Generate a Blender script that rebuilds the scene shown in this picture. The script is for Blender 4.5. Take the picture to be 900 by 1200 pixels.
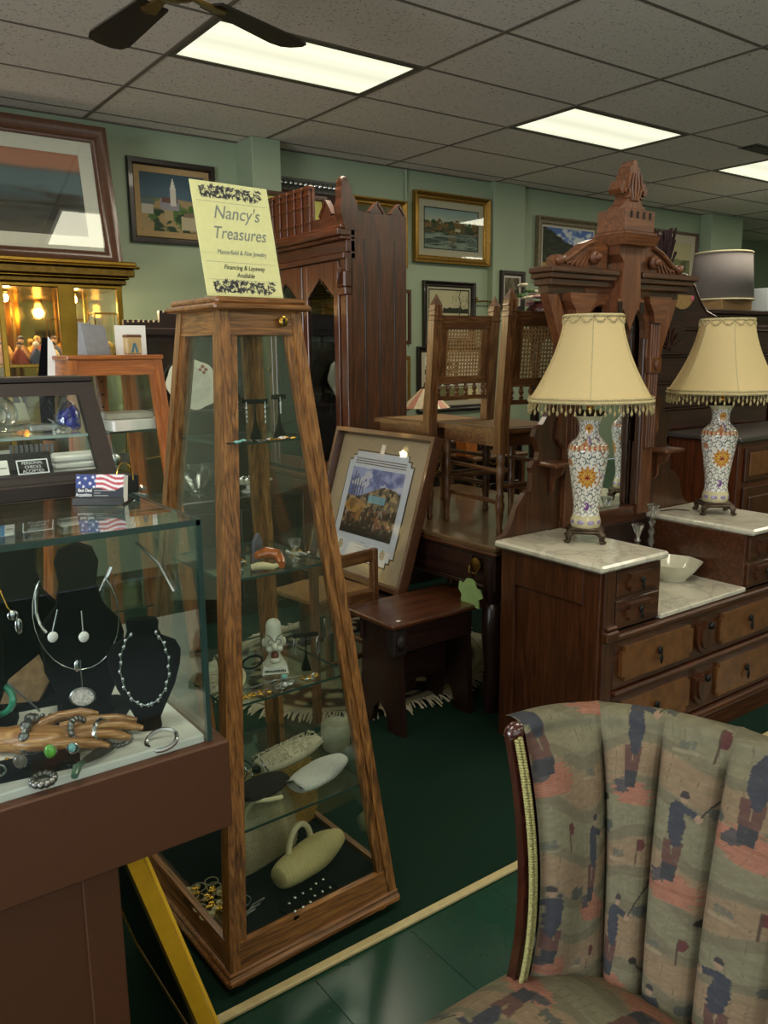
import bpy, bmesh, math, random
import numpy as np
from math import pi, sin, cos, sqrt, radians as rad
from mathutils import Matrix, Vector, Euler
for o in list(bpy.data.objects): bpy.data.objects.remove(o)
SC = bpy.context.scene
COL = SC.collection
rnd = random.Random(7)

# ---------------------------------------------------------------- camera
cam = bpy.data.cameras.new('camera'); camo = bpy.data.objects.new('camera', cam); COL.objects.link(camo)
yaw, pitch, roll = 0.631844, 0.192414, -0.0089046
fw = Vector((sin(yaw)*cos(pitch), cos(yaw)*cos(pitch), -sin(pitch)))
r0 = Vector((cos(yaw), -sin(yaw), 0)); u0 = r0.cross(fw)
rt = r0*cos(roll) + u0*sin(roll); up = u0*cos(roll) - r0*sin(roll)
camo.matrix_world = Matrix(((rt.x, up.x, -fw.x, 0), (rt.y, up.y, -fw.y, 0), (rt.z, up.z, -fw.z, 1.55), (0, 0, 0, 1)))
cam.sensor_fit = 'VERTICAL'; cam.sensor_height = 36.0; cam.lens = 36.0*958.78/1200.0
cam.clip_start = 0.05; cam.clip_end = 60
SC.camera = camo

# ---------------------------------------------------------------- world, lamps, exposure
SC.view_settings.view_transform = 'Standard'; SC.view_settings.look = 'None'
SC.view_settings.gamma = 1.0; SC.view_settings.use_curve_mapping = False
SC.view_settings.exposure = 0.1
SC.cycles.transparent_max_bounces = 32
SC.cycles.max_bounces = 10
SC.cycles.sample_clamp_indirect = 4.0
w = bpy.data.worlds.new('sky'); SC.world = w; w.use_nodes = True
wn = w.node_tree.nodes['Background']; wn.inputs[0].default_value = (0.75, 0.86, 1.0, 1); wn.inputs[1].default_value = 1.0

def area(name, loc, rot, sx, sy, power, colr, spread=pi):
    l = bpy.data.lights.new(name, 'AREA'); l.shape = 'RECTANGLE'; l.size = sx; l.size_y = sy
    l.energy = power; l.color = colr; l.spread = spread
    o = bpy.data.objects.new(name, l); o.location = loc; o.rotation_euler = rot; COL.objects.link(o); return o
H = 3.06                                    # ceiling height
GX, GY = 1.81, 4.34                         # a crossing of the ceiling grid; cells 1.2192 x 0.6096
LIGHTS = [(c, r) for c in (-2, 0, 2, 4, 6) for r in (-11, -6, -1)]
FLUO = 18.0
for c, r in LIGHTS:
    area('fluorescent_tube_light', (GX+(c+.5)*1.2192, GY+(r+.5)*.6096, H-.012), (0, 0, 0), 1.1, .5, FLUO, (1.0, .90, .70))
# daylight through the shop windows: front wall (behind the camera) and left wall
area('daylight_front', (0.4, -2.9, 1.55), (rad(90), 0, 0), 4.6, 1.9, 20, (1.0, .97, .90))
area('daylight_left', (-3.9, 0.6, 1.55), (rad(90), 0, rad(-90)), 2.6, 1.9, 165, (.96, .98, 1.0))

# ---------------------------------------------------------------- helpers
def S(h):
    h = h.lstrip('#'); c = [int(h[i:i+2], 16)/255 for i in (0, 2, 4)]
    return tuple((x/12.92 if x <= .04045 else ((x+.055)/1.055)**2.4) for x in c) + (1.0,)
def lin(a):
    a = np.asarray(a, float)
    return np.where(a <= .04045, a/12.92, ((a+.055)/1.055)**2.4)
def hx(h): h = h.lstrip('#'); return np.array([int(h[i:i+2], 16)/255 for i in (0, 2, 4)])

class MB:
    def __init__(s): s.v = []; s.f = []; s.M = None
    def add(s, vs, fs):
        n = len(s.v)
        if s.M is not None: vs = [tuple(s.M @ Vector(p)) for p in vs]
        s.v += [tuple(p) for p in vs]; s.f += [tuple(i+n for i in f) for f in fs]; return s
    def box(s, x0, x1, y0, y1, z0, z1, b=0.0, R=None):
        x0, x1 = min(x0, x1), max(x0, x1); y0, y1 = min(y0, y1), max(y0, y1); z0, z1 = min(z0, z1), max(z0, z1)
        b = min(b, (x1-x0)*.45, (y1-y0)*.45, (z1-z0)*.45)
        X, Y, Z = (x0, x1), (y0, y1), (z0, z1)
        if b <= 0:
            vs = [(X[i], Y[j], Z[k]) for i in (0, 1) for j in (0, 1) for k in (0, 1)]
            fs = [(0, 1, 3, 2), (4, 6, 7, 5), (0, 4, 5, 1), (2, 3, 7, 6), (0, 2, 6, 4), (1, 5, 7, 3)]
        else:
            vs = []; idx = {}
            for i in (0, 1):
                for j in (0, 1):
                    for k in (0, 1):
                        for a in range(3):
                            p = [X[i]+(b if i == 0 else -b), Y[j]+(b if j == 0 else -b), Z[k]+(b if k == 0 else -b)]
                            p[a] = (X, Y, Z)[a][(i, j, k)[a]]
                            idx[i, j, k, a] = len(vs); vs.append(tuple(p))
            fs = []
            for a in range(3):
                o = [q for q in range(3) if q != a]
                for sgn in (0, 1):
                    q = []
                    for (m, n) in ((0, 0), (1, 0), (1, 1), (0, 1)):
                        c = [0, 0, 0]; c[a] = sgn; c[o[0]] = m; c[o[1]] = n; q.append(idx[c[0], c[1], c[2], a])
                    fs.append(tuple(q))
                for m in (0, 1):
                    for n in (0, 1):
                        c = [0, 0, 0]; c[o[0]] = m; c[o[1]] = n; c0 = c[:]; c1 = c[:]; c1[a] = 1
                        fs.append((idx[(*c0, o[0])], idx[(*c0, o[1])], idx[(*c1, o[1])], idx[(*c1, o[0])]))
            for i in (0, 1):
                for j in (0, 1):
                    for k in (0, 1): fs.append(tuple(idx[i, j, k, a] for a in range(3)))
        if R is not None:
            c = Vector(((x0+x1)/2, (y0+y1)/2, (z0+z1)/2)); vs = [tuple(c + R @ (Vector(p)-c)) for p in vs]
        return s.add(vs, fs)
    def bar(s, a, b, w, h=None, b0=0.0):        # square bar between two points
        a, b = Vector(a), Vector(b); d = b-a; L = d.length; h = h or w
        R = d.to_track_quat('Z', 'Y').to_matrix()
        t = MB(); t.box(-w/2, w/2, -h/2, h/2, 0, L, b0)
        return s.add([tuple(a + R @ Vector(p)) for p in t.v], t.f)
    def hexa(s, P):                              # 8 corners: bottom 4 (ccw) then top 4
        return s.add(P, [(0, 3, 2, 1), (4, 5, 6, 7), (0, 1, 5, 4), (1, 2, 6, 5), (2, 3, 7, 6), (3, 0, 4, 7)])
    def prism(s, poly, a, b, plane='xz'):
        n = len(poly)
        def P(p, t): return {'xz': (p[0], t, p[1]), 'yz': (t, p[0], p[1]), 'xy': (p[0], p[1], t)}[plane]
        vs = [P(p, a) for p in poly] + [P(p, b) for p in poly]
        fs = [tuple(range(n))[::-1], tuple(range(n, 2*n))] + [(i, (i+1) % n, n+(i+1) % n, n+i) for i in range(n)]
        return s.add(vs, fs)
    def lathe(s, prof, c=(0, 0, 0), seg=16, R=None, ph=0.0, sq=1.0):
        vs = []; n = len(prof)
        for (r, z) in prof:
            for k in range(seg):
                t = ph + 2*pi*k/seg; p = Vector((r*cos(t), r*sin(t)*sq, z))
                if R is not None: p = R @ p
                vs.append((p.x+c[0], p.y+c[1], p.z+c[2]))
        fs = [(i*seg+k, i*seg+(k+1) % seg, (i+1)*seg+(k+1) % seg, (i+1)*seg+k) for i in range(n-1) for k in range(seg)]
        if prof[0][0] > 1e-5: fs.append(tuple(range(seg))[::-1])
        if prof[-1][0] > 1e-5: fs.append(tuple((n-1)*seg+k for k in range(seg)))
        return s.add(vs, fs)
    def tube(s, pts, r, seg=6, closed=False):
        pts = [Vector(p) for p in pts]; n = len(pts); vs = []; rr = r if isinstance(r, (list, tuple)) else [r]*n
        prev = None
        for i, p in enumerate(pts):
            d = (pts[(i+1) % n]-pts[i-1]) if closed else (pts[min(i+1, n-1)]-pts[max(i-1, 0)])
            if d.length < 1e-9: d = Vector((0, 0, 1))
            d.normalize()
            a = (prev if prev is not None else (Vector((0, 0, 1)) if abs(d.z) < .9 else Vector((1, 0, 0))))
            a = a - d*a.dot(d)
            if a.length < 1e-6: a = d.orthogonal()
            a.normalize(); prev = a; b = d.cross(a)
            for k in range(seg):
                t = 2*pi*k/seg; vs.append(tuple(p + (a*cos(t)+b*sin(t))*rr[i]))
        m = n if closed else n-1
        fs = [(i*seg+k, i*seg+(k+1) % seg, ((i+1) % n)*seg+(k+1) % seg, ((i+1) % n)*seg+k) for i in range(m) for k in range(seg)]
        if not closed: fs += [tuple(range(seg))[::-1], tuple((n-1)*seg+k for k in range(seg))]
        return s.add(vs, fs)
    def ell(s, c, r, nu=14, nv=8, R=None):
        if not isinstance(r, (list, tuple)): r = (r, r, r)
        vs = [(0, 0, -r[2])]
        for i in range(1, nv):
            a = -pi/2+pi*i/nv
            vs += [(r[0]*cos(a)*cos(2*pi*k/nu), r[1]*cos(a)*sin(2*pi*k/nu), r[2]*sin(a)) for k in range(nu)]
        vs.append((0, 0, r[2])); last = len(vs)-1; fs = []
        for k in range(nu):
            fs.append((0, 1+(k+1) % nu, 1+k)); fs.append((last, last-nu+k, last-nu+(k+1) % nu))
        for i in range(nv-2):
            for k in range(nu): fs.append((1+i*nu+k, 1+i*nu+(k+1) % nu, 1+(i+1)*nu+(k+1) % nu, 1+(i+1)*nu+k))
        if R is not None: vs = [tuple(R @ Vector(p)) for p in vs]
        return s.add([(p[0]+c[0], p[1]+c[1], p[2]+c[2]) for p in vs], fs)
    def grid(s, fn, nu, nv, cu=False):           # fn(u,v)->xyz
        mu = nu if cu else nu+1
        vs = [fn(i/nu, j/nv) for j in range(nv+1) for i in range(mu)]
        fs = [(j*mu+i, j*mu+(i+1) % mu, (j+1)*mu+(i+1) % mu, (j+1)*mu+i) for j in range(nv) for i in range(nu)]
        return s.add(vs, fs)
    def frame(s, W, Hh, prof, z0=0.0):           # mitred frame in XZ, front -Y; prof = [(inset, y)]
        n = len(prof); vs = []
        for (sx, sz) in ((-1, 0), (1, 0), (1, 1), (-1, 1)):
            for (i, y) in prof: vs.append((sx*(W/2-i), y, z0 + (i if sz == 0 else Hh-i)))
        fs = [(c*n+k, ((c+1) % 4)*n+k, ((c+1) % 4)*n+(k+1) % n, c*n+(k+1) % n) for c in range(4) for k in range(n)]
        return s.add(vs, fs)
    def mesh(s, name, mat, smooth=None):
        me = bpy.data.meshes.new(name); me.from_pydata(s.v, [], s.f)
        bm = bmesh.new(); bm.from_mesh(me); bmesh.ops.recalc_face_normals(bm, faces=bm.faces); bm.to_mesh(me); bm.free()
        if mat: me.materials.append(mat)
        if smooth:
            me.polygons.foreach_set('use_smooth', [True]*len(me.polygons)); me.set_sharp_from_angle(angle=rad(smooth))
        return me
    def o(s, name, mat, parent=None, smooth=None, kind=None, label=None):
        return link(name, s.mesh(name, mat, smooth), parent, kind, label)
def link(name, me, parent=None, kind=None, label=None):
    o = bpy.data.objects.new(name, me); COL.objects.link(o)
    if parent: o.parent = parent
    if kind: o['kind'] = kind
    if label: o['label'] = label
    return o
def thing(name, label, cat, loc=(0, 0, 0), rot=(0, 0, 0), group=None):
    o = bpy.data.objects.new(name, None); COL.objects.link(o); o.empty_display_size = .05
    o.location = loc; o.rotation_euler = rot if isinstance(rot, (tuple, Euler)) else (0, 0, rot)
    return tag(o, label, cat, group)
def tag(o, label, cat, group=None):
    o['label'] = label; o['category'] = cat
    if group: o['group'] = group
    return o
def at(o, loc, rot=None):
    o.location = loc
    if rot is not None: o.rotation_euler = rot if isinstance(rot, tuple) else (0, 0, rot)
    return o
def dup(root, loc, rot=None, label=None):
    r = root.copy(); COL.objects.link(r); at(r, loc, rot)
    if label: r['label'] = label
    for ch in list(root.children):
        c = ch.copy(); COL.objects.link(c); c.parent = r
        for g in list(ch.children):
            d = g.copy(); COL.objects.link(d); d.parent = c
    return r
def B(x0, x1, y0, y1, z0, z1, b=0.0): return MB().box(x0, x1, y0, y1, z0, z1, b)
def RZ(a): return Matrix.Rotation(a, 3, 'Z')
def RX(a): return Matrix.Rotation(a, 3, 'X')
def RY(a): return Matrix.Rotation(a, 3, 'Y')

# value noise in numpy for flat printed art
_T = np.random.RandomState(3).rand(256, 256)
def vn(x, y, sd=0):
    x = np.asarray(x, float)+sd*17.3+1000; y = np.asarray(y, float)+sd*9.1+1000
    xi = np.floor(x).astype(int); yi = np.floor(y).astype(int); fx = x-xi; fy = y-yi
    fx = fx*fx*(3-2*fx); fy = fy*fy*(3-2*fy)
    g = lambda a, b: _T[a % 256, b % 256]
    return (g(xi, yi)*(1-fx)+g(xi+1, yi)*fx)*(1-fy)+(g(xi, yi+1)*(1-fx)+g(xi+1, yi+1)*fx)*fy
def fbm(x, y, o=4, sd=0):
    s = 0; a = .5
    for k in range(o): s = s+a*vn(x*2**k, y*2**k, sd+k); a *= .5
    return s/(1-.5**o)
def mixc(c, col, m):
    m = np.clip(m, 0, 1)[..., None]; return c*(1-m)+np.asarray(col)*m
def sm(e0, e1, x):
    t = np.clip((x-e0)/(e1-e0), 0, 1); return t*t*(3-2*t)
def paint(o, rgb):                               # rgb (n,3) srgb per vertex
    me = o.data; a = me.color_attributes.new('Col', 'FLOAT_COLOR', 'POINT')
    c = np.ones((len(me.vertices), 4)); c[:, :3] = lin(np.clip(rgb, 0, 1)); a.data.foreach_set('color', c.ravel().astype('f'))
def canvas(name, Wd, Hh, fn, parent, mat, nx, ny, y=0.0, z0=0.0):
    u = np.linspace(0, 1, nx+1); v = np.linspace(0, 1, ny+1); U, V = np.meshgrid(u, v)
    P = np.stack([(U-.5)*Wd, np.full_like(U, y), z0+V*Hh], -1).reshape(-1, 3)
    me = bpy.data.meshes.new(name); i = np.arange(nx*ny); r = i//nx; c = i % nx; a = r*(nx+1)+c
    F = np.stack([a, a+1, a+nx+2, a+nx+1], -1)
    me.from_pydata(P.tolist(), [], F.tolist()); me.materials.append(mat)
    o = link(name, me, parent); paint(o, fn(U, V).reshape(-1, 3)); return o
def text(name, s, size, mat, parent, loc, rot=(rad(90), 0, 0), shear=0.0, depth=.0004, align='CENTER', sx=1.0):
    cu = bpy.data.curves.new(name, 'FONT'); cu.body = s; cu.size = size; cu.shear = shear; cu.extrude = depth; cu.align_x = align
    to = bpy.data.objects.new(name, cu); me = bpy.data.meshes.new_from_object(to); bpy.data.objects.remove(to)
    me.name = name; me.materials.clear(); me.materials.append(mat)
    o = link(name, me, parent); o.location = loc; o.rotation_euler = rot; o.scale = (sx, 1, 1); return o
# ---------------------------------------------------------------- materials
def nodes(name):
    m = bpy.data.materials.new(name); m.use_nodes = True; nt = m.node_tree
    return m, nt, nt.nodes['Principled BSDF'], nt.nodes.new, nt.links.new
def plain(name, h, rough=.5, metal=0.0, var=.12, sc=40.0, bump=0.0, coat=0.0, spec=.5, emit=0.0):
    m, nt, p, N, L = nodes(name)
    tc = N('ShaderNodeTexCoord'); no = N('ShaderNodeTexNoise'); no.inputs['Scale'].default_value = sc; no.inputs['Detail'].default_value = 4
    L(tc.outputs['Object'], no.inputs['Vector'])
    r = N('ShaderNodeValToRGB'); c = S(h)
    r.color_ramp.elements[0].position = .3; r.color_ramp.elements[1].position = .7
    r.color_ramp.elements[0].color = tuple(x*(1-var) for x in c[:3])+(1,); r.color_ramp.elements[1].color = tuple(min(1, x*(1+var)) for x in c[:3])+(1,)
    L(no.outputs['Fac'], r.inputs[0]); L(r.outputs[0], p.inputs['Base Color'])
    p.inputs['Roughness'].default_value = rough; p.inputs['Metallic'].default_value = metal
    p.inputs['Coat Weight'].default_value = coat; p.inputs['Coat Roughness'].default_value = .05; p.inputs['Specular IOR Level'].default_value = spec
    if bump:
        b = N('ShaderNodeBump'); b.inputs['Strength'].default_value = bump; b.inputs['Distance'].default_value = .002
        L(no.outputs['Fac'], b.inputs['Height']); L(b.outputs[0], p.inputs['Normal'])
    if emit:
        p.inputs['Emission Color'].default_value = c; p.inputs['Emission Strength'].default_value = emit
    return m
def wood(name, hs, axis='z', sc=9.0, rough=.35, grain=.07, dist=1.2, bump=.15, coat=.25, lo=.3, hi=.7):
    m, nt, p, N, L = nodes(name)
    tc = N('ShaderNodeTexCoord'); mp = N('ShaderNodeMapping'); v = [sc]*3; v['xyz'.index(axis)] = sc*grain; mp.inputs['Scale'].default_value = v
    L(tc.outputs['Object'], mp.inputs[0])
    n1 = N('ShaderNodeTexNoise'); n1.inputs['Scale'].default_value = 1.0; n1.inputs['Detail'].default_value = 5; n1.inputs['Distortion'].default_value = dist
    L(mp.outputs[0], n1.inputs['Vector'])
    mm = N('ShaderNodeMath'); mm.operation = 'PINGPONG'; mm.inputs[1].default_value = .09; L(n1.outputs['Fac'], mm.inputs[0])
    m2 = N('ShaderNodeMath'); m2.operation = 'MULTIPLY_ADD'; m2.inputs[1].default_value = 4.5; m2.inputs[2].default_value = 0; L(mm.outputs[0], m2.inputs[0])
    n2 = N('ShaderNodeTexNoise'); n2.inputs['Scale'].default_value = 7.0; n2.inputs['Detail'].default_value = 3; L(mp.outputs[0], n2.inputs['Vector'])
    ad = N('ShaderNodeMix'); ad.inputs[0].default_value = .55; L(m2.outputs[0], ad.inputs[2]); L(n2.outputs['Fac'], ad.inputs[3])
    r = N('ShaderNodeValToRGB'); cr = r.color_ramp
    cr.elements[0].position = lo; cr.elements[0].color = S(hs[0]); cr.elements[1].position = hi; cr.elements[1].color = S(hs[-1])
    if len(hs) > 2: e = cr.elements.new((lo+hi)/2); e.color = S(hs[1])
    L(ad.outputs[0], r.inputs[0]); L(r.outputs[0], p.inputs['Base Color'])
    b = N('ShaderNodeBump'); b.inputs['Strength'].default_value = bump; b.inputs['Distance'].default_value = .001
    L(ad.outputs[0], b.inputs['Height']); L(b.outputs[0], p.inputs['Normal'])
    p.inputs['Roughness'].default_value = rough; p.inputs['Coat Weight'].default_value = coat; p.inputs['Coat Roughness'].default_value = .18
    return m
def woods(name, hs, **k): return {a: wood(name+'_'+a, hs, a, **k) for a in 'xyz'}
def glass_pane(name, h, dens=.0, gloss=1.0):      # thin sheet: clear, mirror-like at grazing angles
    m, nt, p, N, L = nodes(name); nt.nodes.remove(p)
    t = N('ShaderNodeBsdfTransparent'); t.inputs[0].default_value = S(h)
    g = N('ShaderNodeBsdfGlossy'); g.inputs['Roughness'].default_value = .015; g.inputs[0].default_value = (.95, 1, .98, 1)
    lw = N('ShaderNodeLayerWeight'); lw.inputs[0].default_value = .5
    pw = N('ShaderNodeMath'); pw.operation = 'POWER'; pw.inputs[1].default_value = 4.0; L(lw.outputs['Facing'], pw.inputs[0])
    ma = N('ShaderNodeMath'); ma.operation = 'MULTIPLY_ADD'; ma.inputs[1].default_value = .8*gloss; ma.inputs[2].default_value = .028*gloss; L(pw.outputs[0], ma.inputs[0])
    mx = N('ShaderNodeMixShader'); L(ma.outputs[0], mx.inputs[0]); L(t.outputs[0], mx.inputs[1]); L(g.outputs[0], mx.inputs[2])
    L(mx.outputs[0], nt.nodes['Material Output'].inputs[0]); return m
def crystal(name, h, rough=.0, ior=1.5):
    m, nt, p, N, L = nodes(name); nt.nodes.remove(p)
    t = N('ShaderNodeBsdfTransparent'); t.inputs[0].default_value = S(h)
    g = N('ShaderNodeBsdfGlass'); g.inputs['Roughness'].default_value = rough; g.inputs['IOR'].default_value = ior; g.inputs[0].default_value = S(h)
    mx = N('ShaderNodeMixShader'); mx.inputs[0].default_value = .6; L(t.outputs[0], mx.inputs[1]); L(g.outputs[0], mx.inputs[2])
    L(mx.outputs[0], nt.nodes['Material Output'].inputs[0]); return m
def sparkle(name, h):
    m, nt, p, N, L = nodes(name); nt.nodes.remove(p)
    t = N('ShaderNodeBsdfTransparent'); t.inputs[0].default_value = S(h); g = N('ShaderNodeBsdfGlossy'); g.inputs['Roughness'].default_value = .04
    q = N('ShaderNodeBsdfGlass'); q.inputs['IOR'].default_value = 1.45; q.inputs['Roughness'].default_value = .03
    lw = N('ShaderNodeLayerWeight'); lw.inputs[0].default_value = .5
    ma = N('ShaderNodeMath'); ma.operation = 'MULTIPLY_ADD'; ma.inputs[1].default_value = .75; ma.inputs[2].default_value = .08; L(lw.outputs['Facing'], ma.inputs[0])
    mx = N('ShaderNodeMixShader'); L(ma.outputs[0], mx.inputs[0]); L(t.outputs[0], mx.inputs[1]); L(g.outputs[0], mx.inputs[2])
    m2 = N('ShaderNodeMixShader'); m2.inputs[0].default_value = .25; L(mx.outputs[0], m2.inputs[1]); L(q.outputs[0], m2.inputs[2])
    L(m2.outputs[0], nt.nodes['Material Output'].inputs[0]); return m
def vcol(name, rough=.6, coat=0.0, bump=0.0, bsc=400.0, spec=.3):
    m, nt, p, N, L = nodes(name); a = N('ShaderNodeAttribute'); a.attribute_name = 'Col'; L(a.outputs[0], p.inputs['Base Color'])
    p.inputs['Roughness'].default_value = rough; p.inputs['Coat Weight'].default_value = coat; p.inputs['Coat Roughness'].default_value = .04
    p.inputs['Specular IOR Level'].default_value = spec
    if bump:
        tc = N('ShaderNodeTexCoord'); no = N('ShaderNodeTexNoise'); no.inputs['Scale'].default_value = bsc; L(tc.outputs['Object'], no.inputs['Vector'])
        b = N('ShaderNodeBump'); b.inputs['Strength'].default_value = bump; b.inputs['Distance'].default_value = .002; L(no.outputs['Fac'], b.inputs['Height']); L(b.outputs[0], p.inputs['Normal'])
    return m
def emis(name, h, s):
    m, nt, p, N, L = nodes(name); p.inputs['Base Color'].default_value = S(h); p.inputs['Emission Color'].default_value = S(h); p.inputs['Emission Strength'].default_value = s; return m
OAK = woods('oak', ['#3a200c', '#82552a', '#a97a42'], sc=26.0, grain=.06, rough=.32, coat=.45, lo=.18, hi=.62)
TAN = woods('tan_wood', ['#93501f', '#b3692d', '#c47d3a'], sc=20.0, rough=.4)
MAH = woods('mahogany', ['#45210f', '#653319', '#7d4525'], sc=14.0, rough=.32, coat=.4)
WAL = woods('walnut', ['#3d1f10', '#55301a', '#6e4226'], sc=14.0, rough=.3, coat=.4)
DRK = woods('dark_wood', ['#1e0f0a', '#2d1710', '#3a1f16'], sc=12.0, rough=.35, coat=.3)
BLK = woods('espresso_wood', ['#160c09', '#20120d', '#2a1812'], sc=12.0, rough=.55, coat=.0)
CAR = woods('carved_walnut', ['#59331d', '#764728', '#8a5835'], sc=14.0, rough=.45, coat=.2)
CHW = woods('chair_wood', ['#4d2f18', '#735030', '#8c673f'], sc=18.0, rough=.35, coat=.3)
BUR = plain('burl_veneer', '#6b4322', .3, var=.3, sc=22, coat=.4)
PAINT_BR = plain('brown_laminate', '#482710', .5, var=.06, sc=120)
MARB = None
GLS = glass_pane('clear_glass', '#fafcfb'); GLC = glass_pane('case_glass', '#f9fcfb', gloss=1.1); GLD = glass_pane('cabinet_glass', '#d2d5cd', gloss=1.8)
GEDGE = plain('glass_edge_green', '#223a36', .15, var=.05, coat=.5)
CRY = sparkle('crystal_glass', '#f4f8f8'); BLUEG = crystal('blue_glass', '#5a62d8'); AMB = plain('amber', '#a5541c', .15, var=.4, sc=60, coat=1)
MIR, _nt, _p, _N, _L = nodes('mirror_silver'); _p.inputs['Base Color'].default_value = (.8, .82, .8, 1); _p.inputs['Metallic'].default_value = 1; _p.inputs['Roughness'].default_value = .015
BRASS = plain('brass', '#b08a3c', .22, 1.0, var=.15, sc=12); BRASSD = plain('aged_brass', '#7a6130', .35, 1.0, var=.25)
GOLD = plain('gilt', '#9a7838', .38, .75, var=.25, sc=60, bump=.3); SILV = plain('silver', '#c9cccd', .2, 1.0, var=.1); STEEL = plain('oxidised_silver', '#7d7f7c', .35, 1.0, var=.3)
GOLDJ = plain('gold_jewellery', '#d3a544', .22, 1.0, var=.15); IRON = plain('black_iron', '#15130f', .5, .4)
BRONZE = plain('bronze_stand', '#4a3d30', .4, .6, var=.25)
VELV = plain('black_velvet', '#060608', .95, var=.05, sc=200, spec=.15); BLKP = plain('black_plastic', '#0a0a0b', .35)
WHITE = plain('white_paper', '#e9e8e2', .7, var=.02); CREAM = plain('cream_cloth', '#c9bf9c', .8, var=.06, sc=200, bump=.3)
PORC = plain('ivory_porcelain', '#d3d2bd', .18, var=.03, coat=.6); IVO = plain('ivory_plastic', '#cbbf96', .4, var=.05)
GREYP = plain('grey_paper', '#8e9196', .7, var=.1); LINEN = plain('white_linen_base', '#d6d8cf', .6, var=.03)
MATB = plain('mat_board', '#b9b09a', .8, var=.03); MATW = plain('white_mat', '#c8c4b8', .8, var=.02); MATT = plain('taupe_mat', '#a08f76', .85, var=.04); MATN = plain('tan_liner', '#a88d62', .85, var=.05)
ART = vcol('printed_art', .55); ARTG = vcol('glossy_print', .35, coat=.4)
ESP = plain('espresso_frame', '#1d130e', .35, coat=.3); BRF = plain('brown_frame', '#4a2d1b', .35, var=.2, coat=.3); GRF = plain('weathered_gilt_frame', '#7d735c', .45, .3, var=.25)
YEL = plain('yellow_lacquer', '#b98d18', .35, var=.08, coat=.3); YELL = plain('yellow_lacquer_light', '#d5a92a', .3, var=.05, coat=.3)
INK = plain('black_ink', '#232230', .7); INKG = plain('grey_ink', '#8d8f8c', .7); INKW = plain('white_ink', '#eef0f4', .6); INKB = plain('blue_print', '#2f86c4', .5)
TERRA = plain('caned_fibre', '#8a6a40', .75, var=.25, sc=80); RUSH = plain('woven_rush', '#7c5a30', .8, var=.3, sc=90, bump=.4)
STONE = plain('sandstone', '#7e6546', .9, var=.4, sc=45, bump=.6); JADE = plain('jade', '#2f7d62', .25, var=.3, sc=60, coat=.5); TURQ = plain('turquoise', '#79b7b4', .3, var=.2, sc=90)
LIME = plain('green_enamel', '#5aa83a', .25, var=.4, sc=120, coat=.6); WHAND = wood('carved_light_wood', ['#8a5c30', '#b58a52', '#d2ab70'], 'x', sc=40, rough=.35, coat=.3)
NAVY = plain('navy_cloth', '#1b2038', .8); DOLLSKIN = plain('doll_skin', '#c79a72', .5); SHGREY = plain('grey_linen_shade', '#77706f', .8, var=.06, sc=150)
CARD = plain('cardboard', '#9a7a50', .8); BOXW = plain('pale_box', '#c3ccd0', .7, var=.03); SAGE = plain('sage_glaze', '#86906a', .3, var=.15, coat=.4)
ORNG = plain('orange_glass', '#c9551c', .3, var=.2, coat=.6); YELC = plain('yellow_shade_cloth', '#e2b23c', .7, var=.08, emit=.25); TEAL = plain('teal_ceramic', '#1d4a5e', .3, coat=.5)
LEAF = plain('leaf_green', '#3d5a2c', .6, var=.3); PETAL = plain('cream_petal', '#c9bfa5', .7, var=.15); PINKP = plain('pink_petal', '#b98a86', .7, var=.2)
# ---------------------------------------------------------------- room shell
def mk_wall():
    m, nt, p, N, L = nodes('sage_green_paint')
    tc = N('ShaderNodeTexCoord'); no = N('ShaderNodeTexNoise'); no.inputs['Scale'].default_value = 3; no.inputs['Detail'].default_value = 5; L(tc.outputs['Object'], no.inputs['Vector'])
    r = N('ShaderNodeValToRGB'); r.color_ramp.elements[0].color = S('#93a48a'); r.color_ramp.elements[1].color = S('#9fae93'); L(no.outputs['Fac'], r.inputs[0]); L(r.outputs[0], p.inputs['Base Color'])
    n2 = N('ShaderNodeTexNoise'); n2.inputs['Scale'].default_value = 60; L(tc.outputs['Object'], n2.inputs['Vector'])
    b = N('ShaderNodeBump'); b.inputs['Strength'].default_value = .12; b.inputs['Distance'].default_value = .004; L(n2.outputs['Fac'], b.inputs['Height']); L(b.outputs[0], p.inputs['Normal'])
    p.inputs['Roughness'].default_value = .55; return m
WALL = mk_wall()
def mk_tile():
    m, nt, p, N, L = nodes('acoustic_tile')
    tc = N('ShaderNodeTexCoord'); oi = N('ShaderNodeObjectInfo'); ad = N('ShaderNodeVectorMath'); ad.operation = 'ADD'
    L(tc.outputs['Object'], ad.inputs[0]); L(oi.outputs['Location'], ad.inputs[1])
    vo = N('ShaderNodeTexNoise'); vo.inputs['Scale'].default_value = 75; vo.inputs['Detail'].default_value = 3; L(ad.outputs[0], vo.inputs['Vector'])
    r = N('ShaderNodeValToRGB'); r.color_ramp.elements[0].position = .30; r.color_ramp.elements[0].color = S('#a2968d'); r.color_ramp.elements[1].position = .40; r.color_ramp.elements[1].color = S('#f4eae0')
    L(vo.outputs['Fac'], r.inputs[0]); L(r.outputs[0], p.inputs['Base Color']); p.inputs['Roughness'].default_value = .95
    b = N('ShaderNodeBump'); b.inputs['Strength'].default_value = .4; b.inputs['Distance'].default_value = .003; L(vo.outputs['Fac'], b.inputs['Height']); L(b.outputs[0], p.inputs['Normal']); return m
TILE = mk_tile(); GRID = plain('ceiling_grid_paint', '#75695f', .5, var=.03)
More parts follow.
